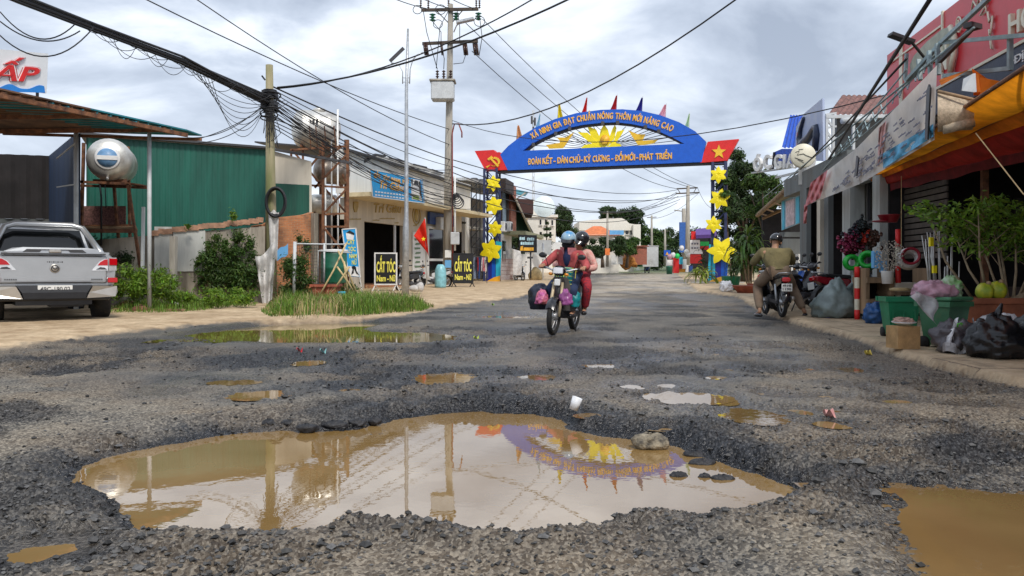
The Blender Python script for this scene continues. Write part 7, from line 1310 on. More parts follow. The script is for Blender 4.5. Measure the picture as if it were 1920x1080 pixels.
# ---- far right stalls beyond the gate
def box_at(px0, px1, py0, py1, Y, d=.4): b = MB(); b.box(P((px0 + px1) / 2, (py0 + py1) / 2, Y), ((px1 - px0) / F * Y, d, (py1 - py0) / F * Y)); return b
st = thing('street_stall', 'busy roadside stall with posters and a purple canopy past the gate', 'stall', tuple(P(1310, 505, 58)))
for nm, a, m in (('poster', (1294, 1312, 450, 476), 'white_gloss'), ('poster', (1312, 1317, 468, 476), 'white_gloss'), ('red_poster', (1294, 1316, 477, 494), 'gate_red'), ('red_panel', (1296, 1304, 434, 449), 'gate_red'), ('green_board', (1313, 1329, 453, 461), paint('bright_green', (.02, .60, .12))), ('red_board', (1313, 1329, 462, 468), 'gate_red')):
    part(nm, box_at(*a, 57.5, .1), m, st, world=True)
b = MB(); b.prism([P(1304, 436, 59), P(1334, 432, 58), P(1345, 440, 57), P(1338, 446, 55), P(1305, 447, 56)], (0, 0, .25)); part('canopy', b, mat('purple', (.13, .06, .28), .7), st, world=True)
b = MB(); [b.cyl(P(x, 508, 57.6), P(x, 440, 57.6), .06) for x in (1298, 1330)]; part('pole', b, 'dark_steel', st, world=True)
b = MB(); [b.box(P(1298 + 5 * (i % 3), 457 + 8 * (i // 3), 57.42), (.12, .02, .12)) for i in range(6)]; part('poster_print', b, 'faded_ink', st, world=True); part('back_wall', box_at(1296, 1345, 440, 505, 61, .2), 'interior_black', st, world=True)
dm = thing('display_cart', 'colourful snack cart with a sign and red side beyond the gate', 'cart', tuple(P(1270, 510, 60)))
for nm, a, m in (('sign_board', (1250, 1261, 487, 498), 'white_gloss'), ('red_side', (1262, 1272, 484, 512), 'gate_red'), ('blue_tub', (1272, 1279, 482, 495), 'cyan_paint'), ('pale_crate', (1276, 1286, 486, 504), 'light_grey'), ('orange_crate', (1268, 1284, 504, 510), 'orange_gold'), ('red_crate', (1270, 1278, 496, 504), 'basin_red'), ('white_crate', (1284, 1292, 497, 510), 'white_paint')): part(nm, box_at(*a, 60 + .1 * len(nm), .5), m, dm, world=True)
for i, (x, y, m) in enumerate(((1256, 481, 'bag_pink'), (1262, 478, 'bag_white'), (1270, 480, 'bright_green'), (1278, 465, 'bag_white'), (1287, 472, 'white_paint'), (1290, 478, 'white_paint'))): b = MB(); b.ell(P(x, y, 60), (.2, .2, .22), 8, 6); part('hanging_bag', b, m, dm, world=True)
b = MB(); b.lathe(P(1255, 514, 55), [(.2, 0), (.24, .5), (.26, .55), (0, .6)], 14); single('green_bin', 'dark green round bin in front of the snack cart', 'bin', b, 'green_plastic'); b = MB(); b.lathe(P(1200, 500, 85), [(.3, 0), (.3, .7), (0, .8)], 12); single('green_bin', 'distant small green bin by the kiosk', 'bin', b, 'bin_green')
part_ = box_at(1292, 1298, 498, 510, 57, .4); single('blue_crates', 'dark blue crates stacked next to the snack cart', 'crates', part_, 'deep_blue')
b = MB(); b.cyl(P(1250, 500, 80), P(1250, 470, 80), .05); ts2 = thing('traffic_sign', 'square blue traffic sign with a small triangle', 'sign', tuple(P(1250, 500, 80))); part('pole', b, 'light_grey', ts2, world=True); part('plate', box_at(1245, 1257, 469, 480, 79.9, .08), 'poster_blue' if False else 'gate_blue', ts2, world=True); b = MB(); b.prism([P(1248, 478, 79.7), P(1254, 478, 79.7), P(1251, 472, 79.7)], (0, .05, 0)); part('triangle', b, 'orange_gold', ts2, world=True)
# kerb-side planter block and pots at the gate's right foot
b = MB(); b.bbox(P(1345, 536, 40), (2.6, 1.4, .42), .08); b.bbox(P(1322, 540, 38.6), (2.0, 1.0, .3), .08); single('concrete_plinth', 'rough concrete plinth under the right gate column', 'plinth', b, 'concrete')
b = MB(); b.lathe(gz(G(1399, 553)), [(.28, 0), (.45, .22), (.48, .25), (.42, .24)], 20); single('clay_bowl', 'round clay bowl in front of the green tub', 'bowl', b, 'terracotta'); b = MB(); b.prism([gz(G(1412, 552)) + Vector(v) for v in ((-.05, 0, 0), (.62, 0, 0), (.72, 0, .3), (-.1, 0, .3))], (0, .4, 0)); single('clay_trough', 'dark red clay trough right of the round bowl', 'trough', b, 'terracotta')
b = MB(); b.lathe(gz(G(1388, 549)) + Vector((0, 1.2, 0)), [(.26, 0), (.36, .5), (.37, .52), (.3, .5)], 18); single('green_tub', 'green plastic plant tub by the gate column', 'tub', b, 'bin_green')
blob('rubbish_bag', 'small white bag at the foot of the concrete plinth', 'bag', gz(G(1362, 551)), (.22, .2, .22), 'bag_white', 13, .4, 6)
# ================================================================== MOTORBIKES AND PEOPLE
def skin_mesh(name, J, E, m, parent=None, sub=2, label=None, smooth=True):
    """J: {key: (x,y,z,r)}; E: list of key pairs (first key is the root)"""
    keys = list(J); me = bpy.data.meshes.new('t'); me.from_pydata([J[k][:3] for k in keys], [(keys.index(a), keys.index(b)) for a, b in E], [])
    o = bpy.data.objects.new('t', me); COL.objects.link(o); md = o.modifiers.new('s', 'SKIN'); md.use_smooth_shade = True; md.branch_smoothing = .3
    for i, k in enumerate(keys): sv = me.skin_vertices[0].data[i]; sv.radius = (J[k][3], J[k][4] if len(J[k]) > 4 else J[k][3]); sv.use_root = (i == 0)
    s_ = o.modifiers.new('ss', 'SUBSURF'); s_.levels = s_.render_levels = sub
    bpy.context.view_layer.update(); dg = bpy.context.evaluated_depsgraph_get(); m2 = bpy.data.meshes.new_from_object(o.evaluated_get(dg)); bpy.data.objects.remove(o)
    m2.name = name; m2.materials.clear(); m2.materials.append(MATS[m] if isinstance(m, str) else m); m2.polygons.foreach_set('use_smooth', [True] * len(m2.polygons)); m2.polygons.foreach_set('material_index', [0] * len(m2.polygons))
    r = bpy.data.objects.new(name, m2); COL.objects.link(r)
    if parent is not None: r.parent = parent
    if label: r['label'] = label
    return r
mat('skin', (.42, .22, .13), .55, var=.12, bump=.03, scale=12); mat('helmet_black', (.015, .015, .018), .18, bump=0, coat=.6)
def hand(J, E, wrist, w, d, side, curl=True):      # palm, four curled fingers and a thumb, grown from the wrist; d = direction of the palm
    w = Vector(w); d = Vector(d).normalized(); up = Vector((0, 0, 1)); sd_ = d.cross(up).normalized(); p = w + d * .055; J[wrist + 'p'] = (*p, .026, .034); E.append((wrist, wrist + 'p'))
    for i, o_ in enumerate((-.030, -.010, .010, .030)):
        L_ = (.052, .060, .056, .044)[i]; a = p + sd_ * o_ + d * .04; c = a + d * L_ * .55 - up * .018; e_ = c - up * .028 - d * .012
        for n_, q, r_ in (('a', a, .0105), ('b', c, .010), ('c', e_, .008)): J[f'{wrist}{i}{n_}'] = (*q, r_)
        E += [(wrist + 'p', f'{wrist}{i}a'), (f'{wrist}{i}a', f'{wrist}{i}b'), (f'{wrist}{i}b', f'{wrist}{i}c')]
    t_ = w + d * .03 + sd_ * side * .032; t2 = t_ + d * .035 + sd_ * side * .008 - up * .02
    J[wrist + 't'] = (*t_, .012); J[wrist + 'u'] = (*t2, .009); E += [(wrist + 'p', wrist + 't'), (wrist + 't', wrist + 'u')]
def person(lb, loc, rz, P_, jacket, trousers, scale=1.0, helmet=None, mask=None, hair=None, collar=None, shoes='black_plastic', sub=2, fingers=True, inner=None, bulk=1.0):
    """P_ holds joints in the local frame: hip, chest, neck, head, and l/r of shoulder, elbow, wrist, hipj, knee, ankle, toe"""
    t_ = thing('person', lb, 'person', loc, rz); t_.scale = (scale,) * 3
    g = lambda k: Vector(P_[k]); J, E = {}, []
    J['hip'] = (*g('hip'), .13, .10); J['belly'] = (*g('hip').lerp(g('chest'), .5), .12, .095); J['chest'] = (*g('chest'), .14, .10); J['neckb'] = (*g('neck'), .06); J['headb'] = (*(g('head') + (g('neck') - g('head')) * .35), .065); J['head'] = (*g('head'), .088, .098); J['crown'] = (*(g('head') + (g('head') - g('neck')).normalized() * .07), .07)
    E += [('hip', 'belly'), ('belly', 'chest'), ('chest', 'neckb'), ('neckb', 'headb'), ('headb', 'head'), ('head', 'crown')]
    for s_ in 'lr':
        J[s_ + 'sh'] = (*g(s_ + 'sh'), .062); J[s_ + 'el'] = (*g(s_ + 'el'), .040); J[s_ + 'wr'] = (*g(s_ + 'wr'), .027); J[s_ + 'hj'] = (*g(s_ + 'hj'), .085); J[s_ + 'kn'] = (*g(s_ + 'kn'), .055); J[s_ + 'an'] = (*g(s_ + 'an'), .034); J[s_ + 'to'] = (*g(s_ + 'to'), .03, .022)
        E += [('chest', s_ + 'sh'), (s_ + 'sh', s_ + 'el'), (s_ + 'el', s_ + 'wr'), ('hip', s_ + 'hj'), (s_ + 'hj', s_ + 'kn'), (s_ + 'kn', s_ + 'an'), (s_ + 'an', s_ + 'to')]
        if fingers: hand(J, E, s_ + 'wr', g(s_ + 'wr'), g(s_ + 'wr') - g(s_ + 'el'), 1 if s_ == 'l' else -1)
        else: q = g(s_ + 'wr') + (g(s_ + 'wr') - g(s_ + 'el')).normalized() * .08; J[s_ + 'hd'] = (*q, .035, .025); E.append((s_ + 'wr', s_ + 'hd'))
    skin_mesh('body', J, E, 'skin', t_, sub)
    # clothes: looser skins over the same joints, open at wrist and ankle
    K = {'b': (*(g('hip') - (g('chest') - g('hip')) * .10), .165, .135), 'c': (*g('hip').lerp(g('chest'), .5), .16, .13), 'd': (*g('chest'), .18, .135), 'n': (*(g('neck') - Vector((0, 0, .02))), .085)}; A = [('c', 'b'), ('c', 'd'), ('d', 'n')]; K = {k: (*K[k][:3], *[r_ * (bulk if k != 'b' else bulk ** 1.9) for r_ in K[k][3:]]) for k in 'cbdn'}
    for s_ in 'lr':
        sh, el, wr = g(s_ + 'sh'), g(s_ + 'el'), g(s_ + 'wr'); K[s_ + 's'] = (*sh, .088 * bulk); K[s_ + 'm'] = (*sh.lerp(el, .55), .072 * bulk); K[s_ + 'e'] = (*el, .064 * bulk); K[s_ + 'f'] = (*el.lerp(wr, .55), .056); K[s_ + 'w'] = (*el.lerp(wr, .93), .044)
        A += [('d', s_ + 's'), (s_ + 's', s_ + 'm'), (s_ + 'm', s_ + 'e'), (s_ + 'e', s_ + 'f'), (s_ + 'f', s_ + 'w')]
    skin_mesh('jacket', K, A, jacket, t_, sub)
    K = {'h': (*g('hip'), .15, .13)}; A = []
    for s_ in 'lr':
        hj, kn, an = g(s_ + 'hj'), g(s_ + 'kn'), g(s_ + 'an'); K[s_ + 'h'] = (*hj, .11); K[s_ + 't'] = (*hj.lerp(kn, .5), .098 * bulk); K[s_ + 'k'] = (*kn, .08 * bulk); K[s_ + 'c'] = (*kn.lerp(an, .5), .074 * bulk); K[s_ + 'a'] = (*kn.lerp(an, .9), .064); A += [('h', s_ + 'h'), (s_ + 'h', s_ + 't'), (s_ + 't', s_ + 'k'), (s_ + 'k', s_ + 'c'), (s_ + 'c', s_ + 'a')]
    skin_mesh('trousers', K, A, trousers, t_, sub)
    hd = g('head'); fw = Vector(P_.get('face', (0, 1, 0))).normalized(); up = (g('head') - g('neck')).normalized(); sx = fw.cross(up).normalized(); fw = up.cross(sx); rot = Matrix((sx, fw, up)).transposed()
    b = MB()
    for x in (-.035, .035): b.ell(hd + rot @ Vector((x, .088, .005)), (.014, .008, .009), 8, 6)
    part('eye', b, 'black_plastic', t_)
    b = MB(); b.add([hd + rot @ Vector(v) for v in ((-.016, .088, -.035), (.016, .088, -.035), (0, .112, -.03), (0, .09, .008))], [(0, 1, 2), (0, 2, 3), (1, 3, 2)], True); part('nose', b, 'skin', t_)
    for x in (-.092, .092): b = MB(); b.ell(hd + rot @ Vector((x, 0, -.01)), (.014, .022, .032), 8, 6, rot); part('ear', b, 'skin', t_)
    b = MB(); b.box(hd + rot @ Vector((0, .090, -.055)), (.045, .008, .008), rot=rot); part('mouth', b, mat('lips', (.30, .08, .06), .5), t_)
    if mask: b = MB(); b.ell(hd + rot @ Vector((0, .012, -.052)), (.100, .106, .078), 20, 12, rot, f=lambda v: Vector((v.x, v.y if v.y > -.05 else -.05, v.z))); b.lathe(hd + rot @ Vector((0, -.01, -.14)), [(.085, -.04), (.095, 0), (.088, .07)], 16, rot); part('face_mask', b, mask, t_)
    if helmet:
        m1, m2 = helmet; b = MB()
        pr = [(.122 * math.cos(R(a)), .118 * math.sin(R(a))) for a in (-14, 0, 15, 30, 45, 60, 75, 89)]; b.lathe(hd + rot @ Vector((0, -.012, .040)), [(.112, -.036)] + pr, 26, rot @ Matrix.Rotation(.22, 3, 'X') @ Matrix.Diagonal((.95, 1.12, 1))); hm_ = part('helmet', b, m1, t_)
        b = MB(); b.sheet(lambda u, v: hd + rot @ Vector(((.118 * math.sin((u - .5) * 2.5)) * (1 - .06 * v), (.128 * math.cos((u - .5) * 2.5) + .055 * v * math.cos((u - .5) * 2.2)), .050 - .034 * v)), 14, 3); b.sheet(lambda u, v: hd + rot @ Vector(((.118 * math.sin((u - .5) * 2.5)) * (1 - .06 * v), (.128 * math.cos((u - .5) * 2.5) + .055 * v * math.cos((u - .5) * 2.2)), .040 - .034 * v)), 14, 3); part('peak', b, m2, hm_)
        b = MB(); [b.tube([hd + rot @ Vector((x, .0, -.01)), hd + rot @ Vector((x * .7, .03, -.10))], .006, 5) for x in (-.105, .105)]; part('strap', b, 'black_plastic', hm_)
    if hair: b = MB(); b.ell(hd + rot @ Vector((0, -.03, .0)), (.10, .10, .12), 16, 12, rot); part('hair', b, hair, t_)
    if collar: b = MB(); [b.sheet(lambda u, v, s_=s_: g('neck') + rot @ Vector((s_ * (.03 + .10 * u), .135 - .11 * u - .02 * v, .05 - .13 * v * (1 - .5 * u) - .02 * u)), 5, 4) for s_ in (-1, 1)]; part('collar', b, collar, t_)
    if inner: b = MB(); b.ell(g('chest').lerp(g('neck'), .35) + rot @ Vector((0, .065, -.02)), (.062, .082, .15), 14, 10, rot); part('shirt', b, inner, t_)
    for s_ in 'lr':
        a, c = g(s_ + 'an'), g(s_ + 'to'); d = (c - a); d.z = 0; d.normalize(); z0 = min(a.z, c.z) - .045; mid = Vector((a.x, a.y, z0)) + d * .06; b = MB(); b.ell(mid + Vector((0, 0, .03)), (.046, .135, .04), 14, 8, rot=Matrix.Rotation(math.atan2(-d.x, d.y), 3, 'Z'), f=lambda v: Vector((v.x, v.y, max(v.z, -.03)))); part('shoe', b, shoes, t_)
    return t_
def motorbike(lb, loc, rz, body, seat='black_plastic', front='grey_plastic', scale=1.0, fork='galvanised', plate=None, basket=None, group=None, lean=0.0):
    t_ = thing('motorbike', lb, 'motorbike', loc, rz, group); t_.scale = (scale,) * 3; t_.rotation_euler = (0, lean, rz)
    YX = Matrix.Rotation(R(90), 3, 'Y')
    for y, nm in ((.60, 'f'), (-.60, 'r')):
        b = MB(); b.torus((0, y, .285), .245, .040, 32, 8, YX); w_ = part('wheel', b, 'rubber', t_)
        b = MB(); b.torus((0, y, .285), .205, .012, 28, 5, YX); b.cyl((-.055, y, .285), (.055, y, .285), .055, n=14)
        for k in range(14): a = k * .4488; b.tube([(.03 * (-1) ** k, y + .05 * math.cos(a), .285 + .05 * math.sin(a)), (0, y + .2 * math.cos(a + .15), .285 + .2 * math.sin(a + .15))], .004, 4)
        part('rim', b, 'alloy', w_)
    for s_ in (-1, 1): b = MB(); b.tube([(s_ * .075, .60, .285), (s_ * .072, .53, .55), (s_ * .06, .47, .78)], [.022, .026, .022], 8); part('fork', b, fork, t_)
    b = MB()
    def ff(u, v): a = R(28 + 125 * u); return Vector(((v - .5) * .13, .60 + .305 * math.cos(a), .285 + .305 * math.sin(a) - .02 * abs(v - .5) * 4))
    b.sheet(ff, 16, 5); part('front_mudguard', b, body if basket is None else front, t_); b = MB(); b.sheet(lambda u, v: Vector(((v - .5) * .15, -.60 + .31 * math.cos(R(25 + 150 * u)), .285 + .31 * math.sin(R(25 + 150 * u)) - .02 * abs(v - .5) * 4)), 14, 5); part('rear_mudguard', b, front, t_)
    b = MB(); b.tube([(0, .45, .86), (0, .47, .74)], .035, 10); b.tube([(-.33, .30, .99), (-.22, .36, .985), (-.10, .42, .95), (0, .43, .93), (.10, .42, .95), (.22, .36, .985), (.33, .30, .99)], .014, 8); part('handlebar', b, 'galvanised', t_)
    for s_ in (-1, 1): b = MB(); b.tube([(s_ * .24, .35, .987), (s_ * .35, .285, .99)], .020, 8); b.tube([(s_ * .22, .40, .98), (s_ * .33, .36, .985)], .006, 5); part('grip', b, 'black_plastic', t_); b = MB(); b.tube([(s_ * .2, .37, .99), (s_ * .24, .38, 1.12), (s_ * .28, .37, 1.16)], .006, 5); b.ell((s_ * .30, .37, 1.17), (.065, .018, .042), 14, 8); part('mirror', b, 'black_plastic', t_)
    b = MB(); b.bbox((0, .46, .95), (.20, .16, .15), .05); hc = part('headlight_housing', b, front, t_); b = MB(); b.bbox((0, .545, .955), (.155, .02, .095), .009); part('headlight', b, 'clear_lens', hc); b = MB(); [b.ell((s_ * .12, .50, .90), (.035, .03, .025), 8, 6) for s_ in (-1, 1)]; part('indicator', b, mat('amber', (.7, .25, .02), .3, bump=0), hc)
    b = MB()
    def sh(u, v): x = (u - .5) * 2; return Vector((x * (.10 + .12 * v ** .8), .50 - .17 * v - .13 * abs(x) ** 1.5, .86 - .50 * v))
    b.sheet(sh, 12, 8); b.sheet(lambda u, v: sh(u, v) - Vector((0, .02, 0)), 12, 8); part('leg_shield', b, body, t_); b = MB(); b.bbox((0, .545, .78), (.09, .03, .10), .012); part('front_badge', b, 'white_gloss' if basket else front, t_)
    b = MB(); b.tube([(0, .42, .72), (0, .30, .48), (0, .05, .42), (0, -.12, .52)], [.05, .055, .06, .07], 10); part('frame', b, body, t_)
    b = MB(); loft(b, [[(s * w_, y, z) for s, z in ((-1, z0), (1, z0), (1, z1), (.6, z1 + .03), (-.6, z1 + .03), (-1, z1))] for y, w_, z0, z1 in ((.06, .06, .50, .60), (-.10, .10, .46, .68), (-.45, .11, .52, .70), (-.78, .07, .64, .73), (-.86, .03, .68, .73))]); part('side_panel', b, body, t_)
    b = MB(); loft(b, [[(s * w_, y, z) for s, z in ((-1, z0), (1, z0), (1.05, z0 + .04), (.75, z1), (-.75, z1), (-1.05, z0 + .04))] for y, w_, z0, z1 in ((.08, .05, .68, .72), (-.05, .10, .70, .77), (-.35, .115, .71, .785), (-.60, .10, .73, .80), (-.70, .06, .74, .79))]); part('seat', b, seat, t_)
    b = MB(); b.bbox((0, .02, .32), (.20, .30, .18), .04); b.cyl((0, .10, .34), (0, .28, .35), .065, n=12); b.cyl((-.12, -.02, .29), (.12, -.02, .29), .07, n=14); part('engine', b, 'dark_steel', t_)
    b = MB(); b.tube([(.10, .15, .28), (.13, -.1, .22), (.14, -.35, .26), (.14, -.80, .36)], [.016, .02, .045, .04], 10); part('exhaust', b, 'chrome', t_); b = MB(); b.beam((.09, 0, .32), (.09, -.60, .285), .035, .06); b.beam((-.09, 0, .32), (-.09, -.60, .285), .035, .06); part('swingarm', b, 'dark_steel', t_)
    b = MB(); [b.tube([(s_ * .10, -.58, .30), (s_ * .10, -.50, .62)], .022, 8) for s_ in (-1, 1)]; part('shock_absorber', b, 'galvanised', t_)
    b = MB(); b.tube([(-.20, .12, .27), (.20, .12, .27)], .013, 6); b.tube([(-.12, 0, .25), (-.16, -.12, .03)], .012, 6); part('footpeg', b, 'dark_steel', t_)
    b = MB(); b.tube([(-.10, -.55, .78), (-.11, -.78, .82), (0, -.86, .83), (.11, -.78, .82), (.10, -.55, .78)], .011, 6); part('grab_rail', b, 'galvanised', t_)
    b = MB(); b.bbox((0, -.86, .70), (.15, .07, .09), .02); part('tail_light', b, 'red_lens', t_)
    b = MB(); b.bbox((0, -.905, .56), (.19, .012, .14), .004); pl = part('licence_plate', b, 'plate_white', t_)
    if plate: b = MB(); [put_text(b, w_, .15, (0, -.912, z), (1, 0, 0), (0, 0, 1), .015, .004, hfit=.04) for w_, z in zip(plate, (.575, .512))]; part('plate_number', b, 'black_paint', pl)
    if basket:
        b = MB(); z0 = .58
        for i in range(8): b.beam((-.15 + .043 * i, .12, z0), (-.16 + .046 * i, .10, z0 + .42), .007)
        for i in range(8): b.beam((-.16, .30 - .0 * i, z0 + .06 * i), (.16, .30, z0 + .06 * i), .006)
        part('wire_basket', b, 'lemon', t_)
    return t_
paint('bike_red', (.28, .01, .02), .22, coat=.6); paint('bike_black', (.012, .012, .015), .2, coat=.5); paint('bike_white', (.7, .7, .7), .25, coat=.4); paint('bike_blue', (.02, .10, .40), .25, coat=.4); paint('bike_grey', (.09, .085, .085), .4, dirt=.4, dirtcol=(.2, .15, .1)); mat('dusty_gold', (.50, .40, .26), .5, .2)
mat('jacket_pink', (.52, .10, .10), .85, col2=(.30, .045, .05), scale=11, bump=.9, bscale=9); mat('jacket_floral', (.62, .22, .20), .85, col2=(.66, .45, .38), scale=30, bump=.4, bscale=14); mat('trouser_navy', (.02, .035, .09), .85, bump=.4, bscale=12); mat('trouser_floral', (.50, .02, .03), .85, col2=(.10, .02, .04), scale=28, bump=.3); mat('black_cloth', (.012, .012, .018), .9, bump=.3, bscale=30); mat('navy_cloth', (.02, .03, .10), .9, bump=.3)
mat('jacket_olive', (.22, .18, .08), .9, col2=(.12, .10, .045), scale=4, bump=.8, bscale=10); mat('trouser_khaki', (.26, .19, .13), .9, col2=(.18, .12, .08), scale=4, bump=.8, bscale=10); mat('helmet_cyan', (.01, .22, .52), .2, col2=(.42, .55, .60), scale=6, bump=0, coat=.5)
# ---- the couple riding towards the camera
th = R(161); bc = Vector((.79, 11.82, -.005)); mb1 = motorbike('dusty old motorbike ridden towards the camera by a couple', tuple(bc), th, 'bike_grey', front='bike_black', fork='dusty_gold', basket=True, lean=R(-4))
base_ = dict(hip=(0, -.12, .87), chest=(0, -.02, 1.14), neck=(0, .03, 1.29), head=(0, .06, 1.405), lsh=(-.18, .0, 1.22), rsh=(.18, .0, 1.22), lel=(-.33, .10, 1.03), rel=(.33, .10, 1.03), lwr=(-.325, .24, 1.02), rwr=(.325, .24, 1.02), lhj=(-.10, -.10, .85), rhj=(.10, -.10, .85), lkn=(-.17, .27, .68), rkn=(.17, .27, .68), lan=(-.17, .14, .34), ran=(.17, .14, .34), lto=(-.17, .28, .30), rto=(.17, .28, .30), face=(.05, 1, -.02))
rider = person('driver in a pink red jacket, blue and white helmet and black face mask', tuple(bc), th, base_, 'jacket_pink', 'trouser_navy', helmet=('helmet_cyan', 'bike_black'), mask='black_cloth', collar='garment_6', inner='navy_cloth'); rider.rotation_euler[1] = R(-4)
pas = dict(base_); sh_ = lambda v, x, y, z: (v[0] + x, v[1] + y, v[2] + z)
pas = {k: (sh_(v, -.05, -.36, .03) if k != 'face' else v) for k, v in base_.items()}; pas.update(lwr=(-.20, -.12, 1.0), lel=(-.36, -.32, 1.02), lhj=(-.15, -.45, .88), lkn=(-.30, -.12, .72), lan=(-.24, -.28, .36), lto=(-.26, -.15, .33), rwr=(.16, -.12, 1.0), rel=(.30, -.33, 1.02), rkn=(.25, -.10, .68), ran=(.22, -.25, .36), rto=(.22, -.12, .33), head=(-.11, -.28, 1.43), neck=(-.07, -.33, 1.31))
passenger = person('passenger in floral pink jacket and red trousers seated behind the driver', tuple(bc), th, pas, 'jacket_floral', 'trouser_floral', helmet=('helmet_black', 'helmet_black'), hair='black_cloth'); passenger.rotation_euler[1] = R(-4)
def lw(x, y, z): return matof(mb1) @ Vector((x, y, z))
b = MB(); b.bbox((0, .20, .83), (.26, .20, .36), .03); cr = thing('crate', 'teal plastic crate held between the driver and the handlebars', 'crate', tuple(bc), th); cr.rotation_euler[1] = R(-4); part('crate_body', b, mat('teal_plastic', (.01, .25, .28), .45, var=.3, scale=8), cr); b = MB(); [b.beam((x0, .305, .66), (x0 + .09, .305, 1.0), .008) for x0 in (-.12, -.08, -.04, .0, .03)]; part('lattice', b, 'lemon', cr)
mat('bag_purple', (.42, .12, .36), .3, var=.4, scale=8, bump=.5, bscale=14, translucent=.2); mat('bag_orange', (.55, .16, .14), .35, col2=(.45, .10, .30), scale=9, bump=.5)
blob('carrier_bag', 'purple pink carrier bag hung from the centre of the handlebars', 'bag', tuple(lw(-.14, .50, .46)), (.10, .08, .14), 'bag_purple', 21, .25, 5, sq=.3); blob('carrier_bag', 'big dark navy bag slung on the side of the moving motorbike', 'bag', tuple(lw(.34, .20, .34)), (.17, .22, .24), mat('bag_navy', (.015, .02, .04), .4, bump=.5, bscale=10), 22, .25, 5); blob('carrier_bag', 'orange pink carrier bag in front of the dark navy one', 'bag', tuple(lw(.24, .44, .44)), (.095, .08, .13), 'bag_orange', 23, .3, 5, sq=.3); blob('carrier_bag', 'teal carrier bag hanging below the teal crate', 'bag', tuple(lw(-.20, .22, .42)), (.09, .09, .16), 'teal_plastic', 24, .25, 5)
# ---- man on a parked bike seen from behind
q = G(1480, 600, .03); bk_rz = R(-4); bq = Vector((q.x, q.y + .85, .05)); motorbike('black motorbike straddled by the man in olive, seen from behind', tuple(bq), bk_rz, 'bike_black', plate=('49-H8', '1190'), front='bike_black')
mp_ = dict(hip=(0, -.28, .82), chest=(-.02, -.16, 1.09), neck=(-.0, -.10, 1.26), head=(.03, -.06, 1.375), lsh=(-.24, -.14, 1.19), rsh=(.23, -.14, 1.19), lel=(-.36, .02, .98), rel=(.36, .04, .99), lwr=(-.33, .22, 1.0), rwr=(.33, .24, 1.0), lhj=(-.13, -.27, .80), rhj=(.13, -.27, .80), lkn=(-.28, .06, .56), rkn=(.34, .02, .54), lan=(-.32, -.30, .08), ran=(.50, -.22, .08), lto=(-.36, -.16, .04), rto=(.56, -.08, .04), face=(.35, 1, -.1))
person('man in olive jacket and khaki trousers sitting on a motorbike, back to the camera', tuple(bq - Vector((0, 0, .0))), bk_rz, mp_, 'jacket_olive', 'trouser_khaki', helmet=('helmet_black', 'helmet_black'), shoes='bike_black', scale=1.04, bulk=1.22)
# ---- parked motorbikes
for i, (x, y, rz, c_, lb) in enumerate(((6.0, 15.9, -62, 'bike_black', 'black motorbike parked next to the man in olive'), (6.25, 17.0, -66, 'bike_blue', 'blue motorbike parked behind the black one at the shops'), (6.75, 15.2, -75, 'bike_red', 'dark red motorbike parked behind the grey sack'), (6.6, 18.3, -60, 'bike_grey', 'grey motorbike farthest in the row by the shops'))):
    motorbike(lb, (x, y, .06), R(rz), c_, group='motorbikes parked by the right shops', lean=R(-8), plate=None)
mbk = motorbike('black motorbike parked behind the framed barber sign', (P(768, 540, 29.5).x, 29.5, .0), R(150), 'bike_black'); motorbike('white scooter parked before the glass door', (P(812, 535, 33.5).x, 33.5, 0), R(115), 'bike_white'); motorbike('black scooter parked under the cafe sign', (P(974, 522, 47).x, 47, 0), R(200), 'bike_black')
b = MB(); b.lathe(P(826, 540, 32.5), [(.22, 0), (.25, .1), (.24, .75), (.16, .95), (.1, 1.0)], 18); single('water_jug', 'tall pale blue plastic sack standing beside the white scooter', 'sack', b, mat('jug_blue', (.25, .55, .62), .35, var=.3))
# far riders
sim = {k: v for k, v in base_.items()}
for px, py, rz, c_, jk, lb in ((1146, 509, 170, 'bike_black', 'garment_6', 'tiny far rider in pink on the left lane'), (1213, 512, 150, 'bike_blue', 'white_sheet', 'far rider in white on a blue motorbike near the bend')):
    q = G(px, py); motorbike(('far black scooter' if px < 1200 else 'far blue motorbike') + ' approaching along the road', (q.x, q.y, 0), R(rz), c_); person(lb, (q.x, q.y, 0), R(rz), sim, jk, 'trouser_navy', sub=1, fingers=False, helmet=('helmet_black', 'helmet_black'))
for i, (px, py) in enumerate(((1229, 505), (1238, 504), (1262, 510))): q = G(px, py); motorbike(['white scooter parked far off by the dark trees', 'dark scooter parked far off by the dark trees', 'small red scooter parked beside the snack cart'][i], (q.x, q.y, 0), R(100 + 40 * i), ('bike_white', 'bike_black', 'bike_red')[i])
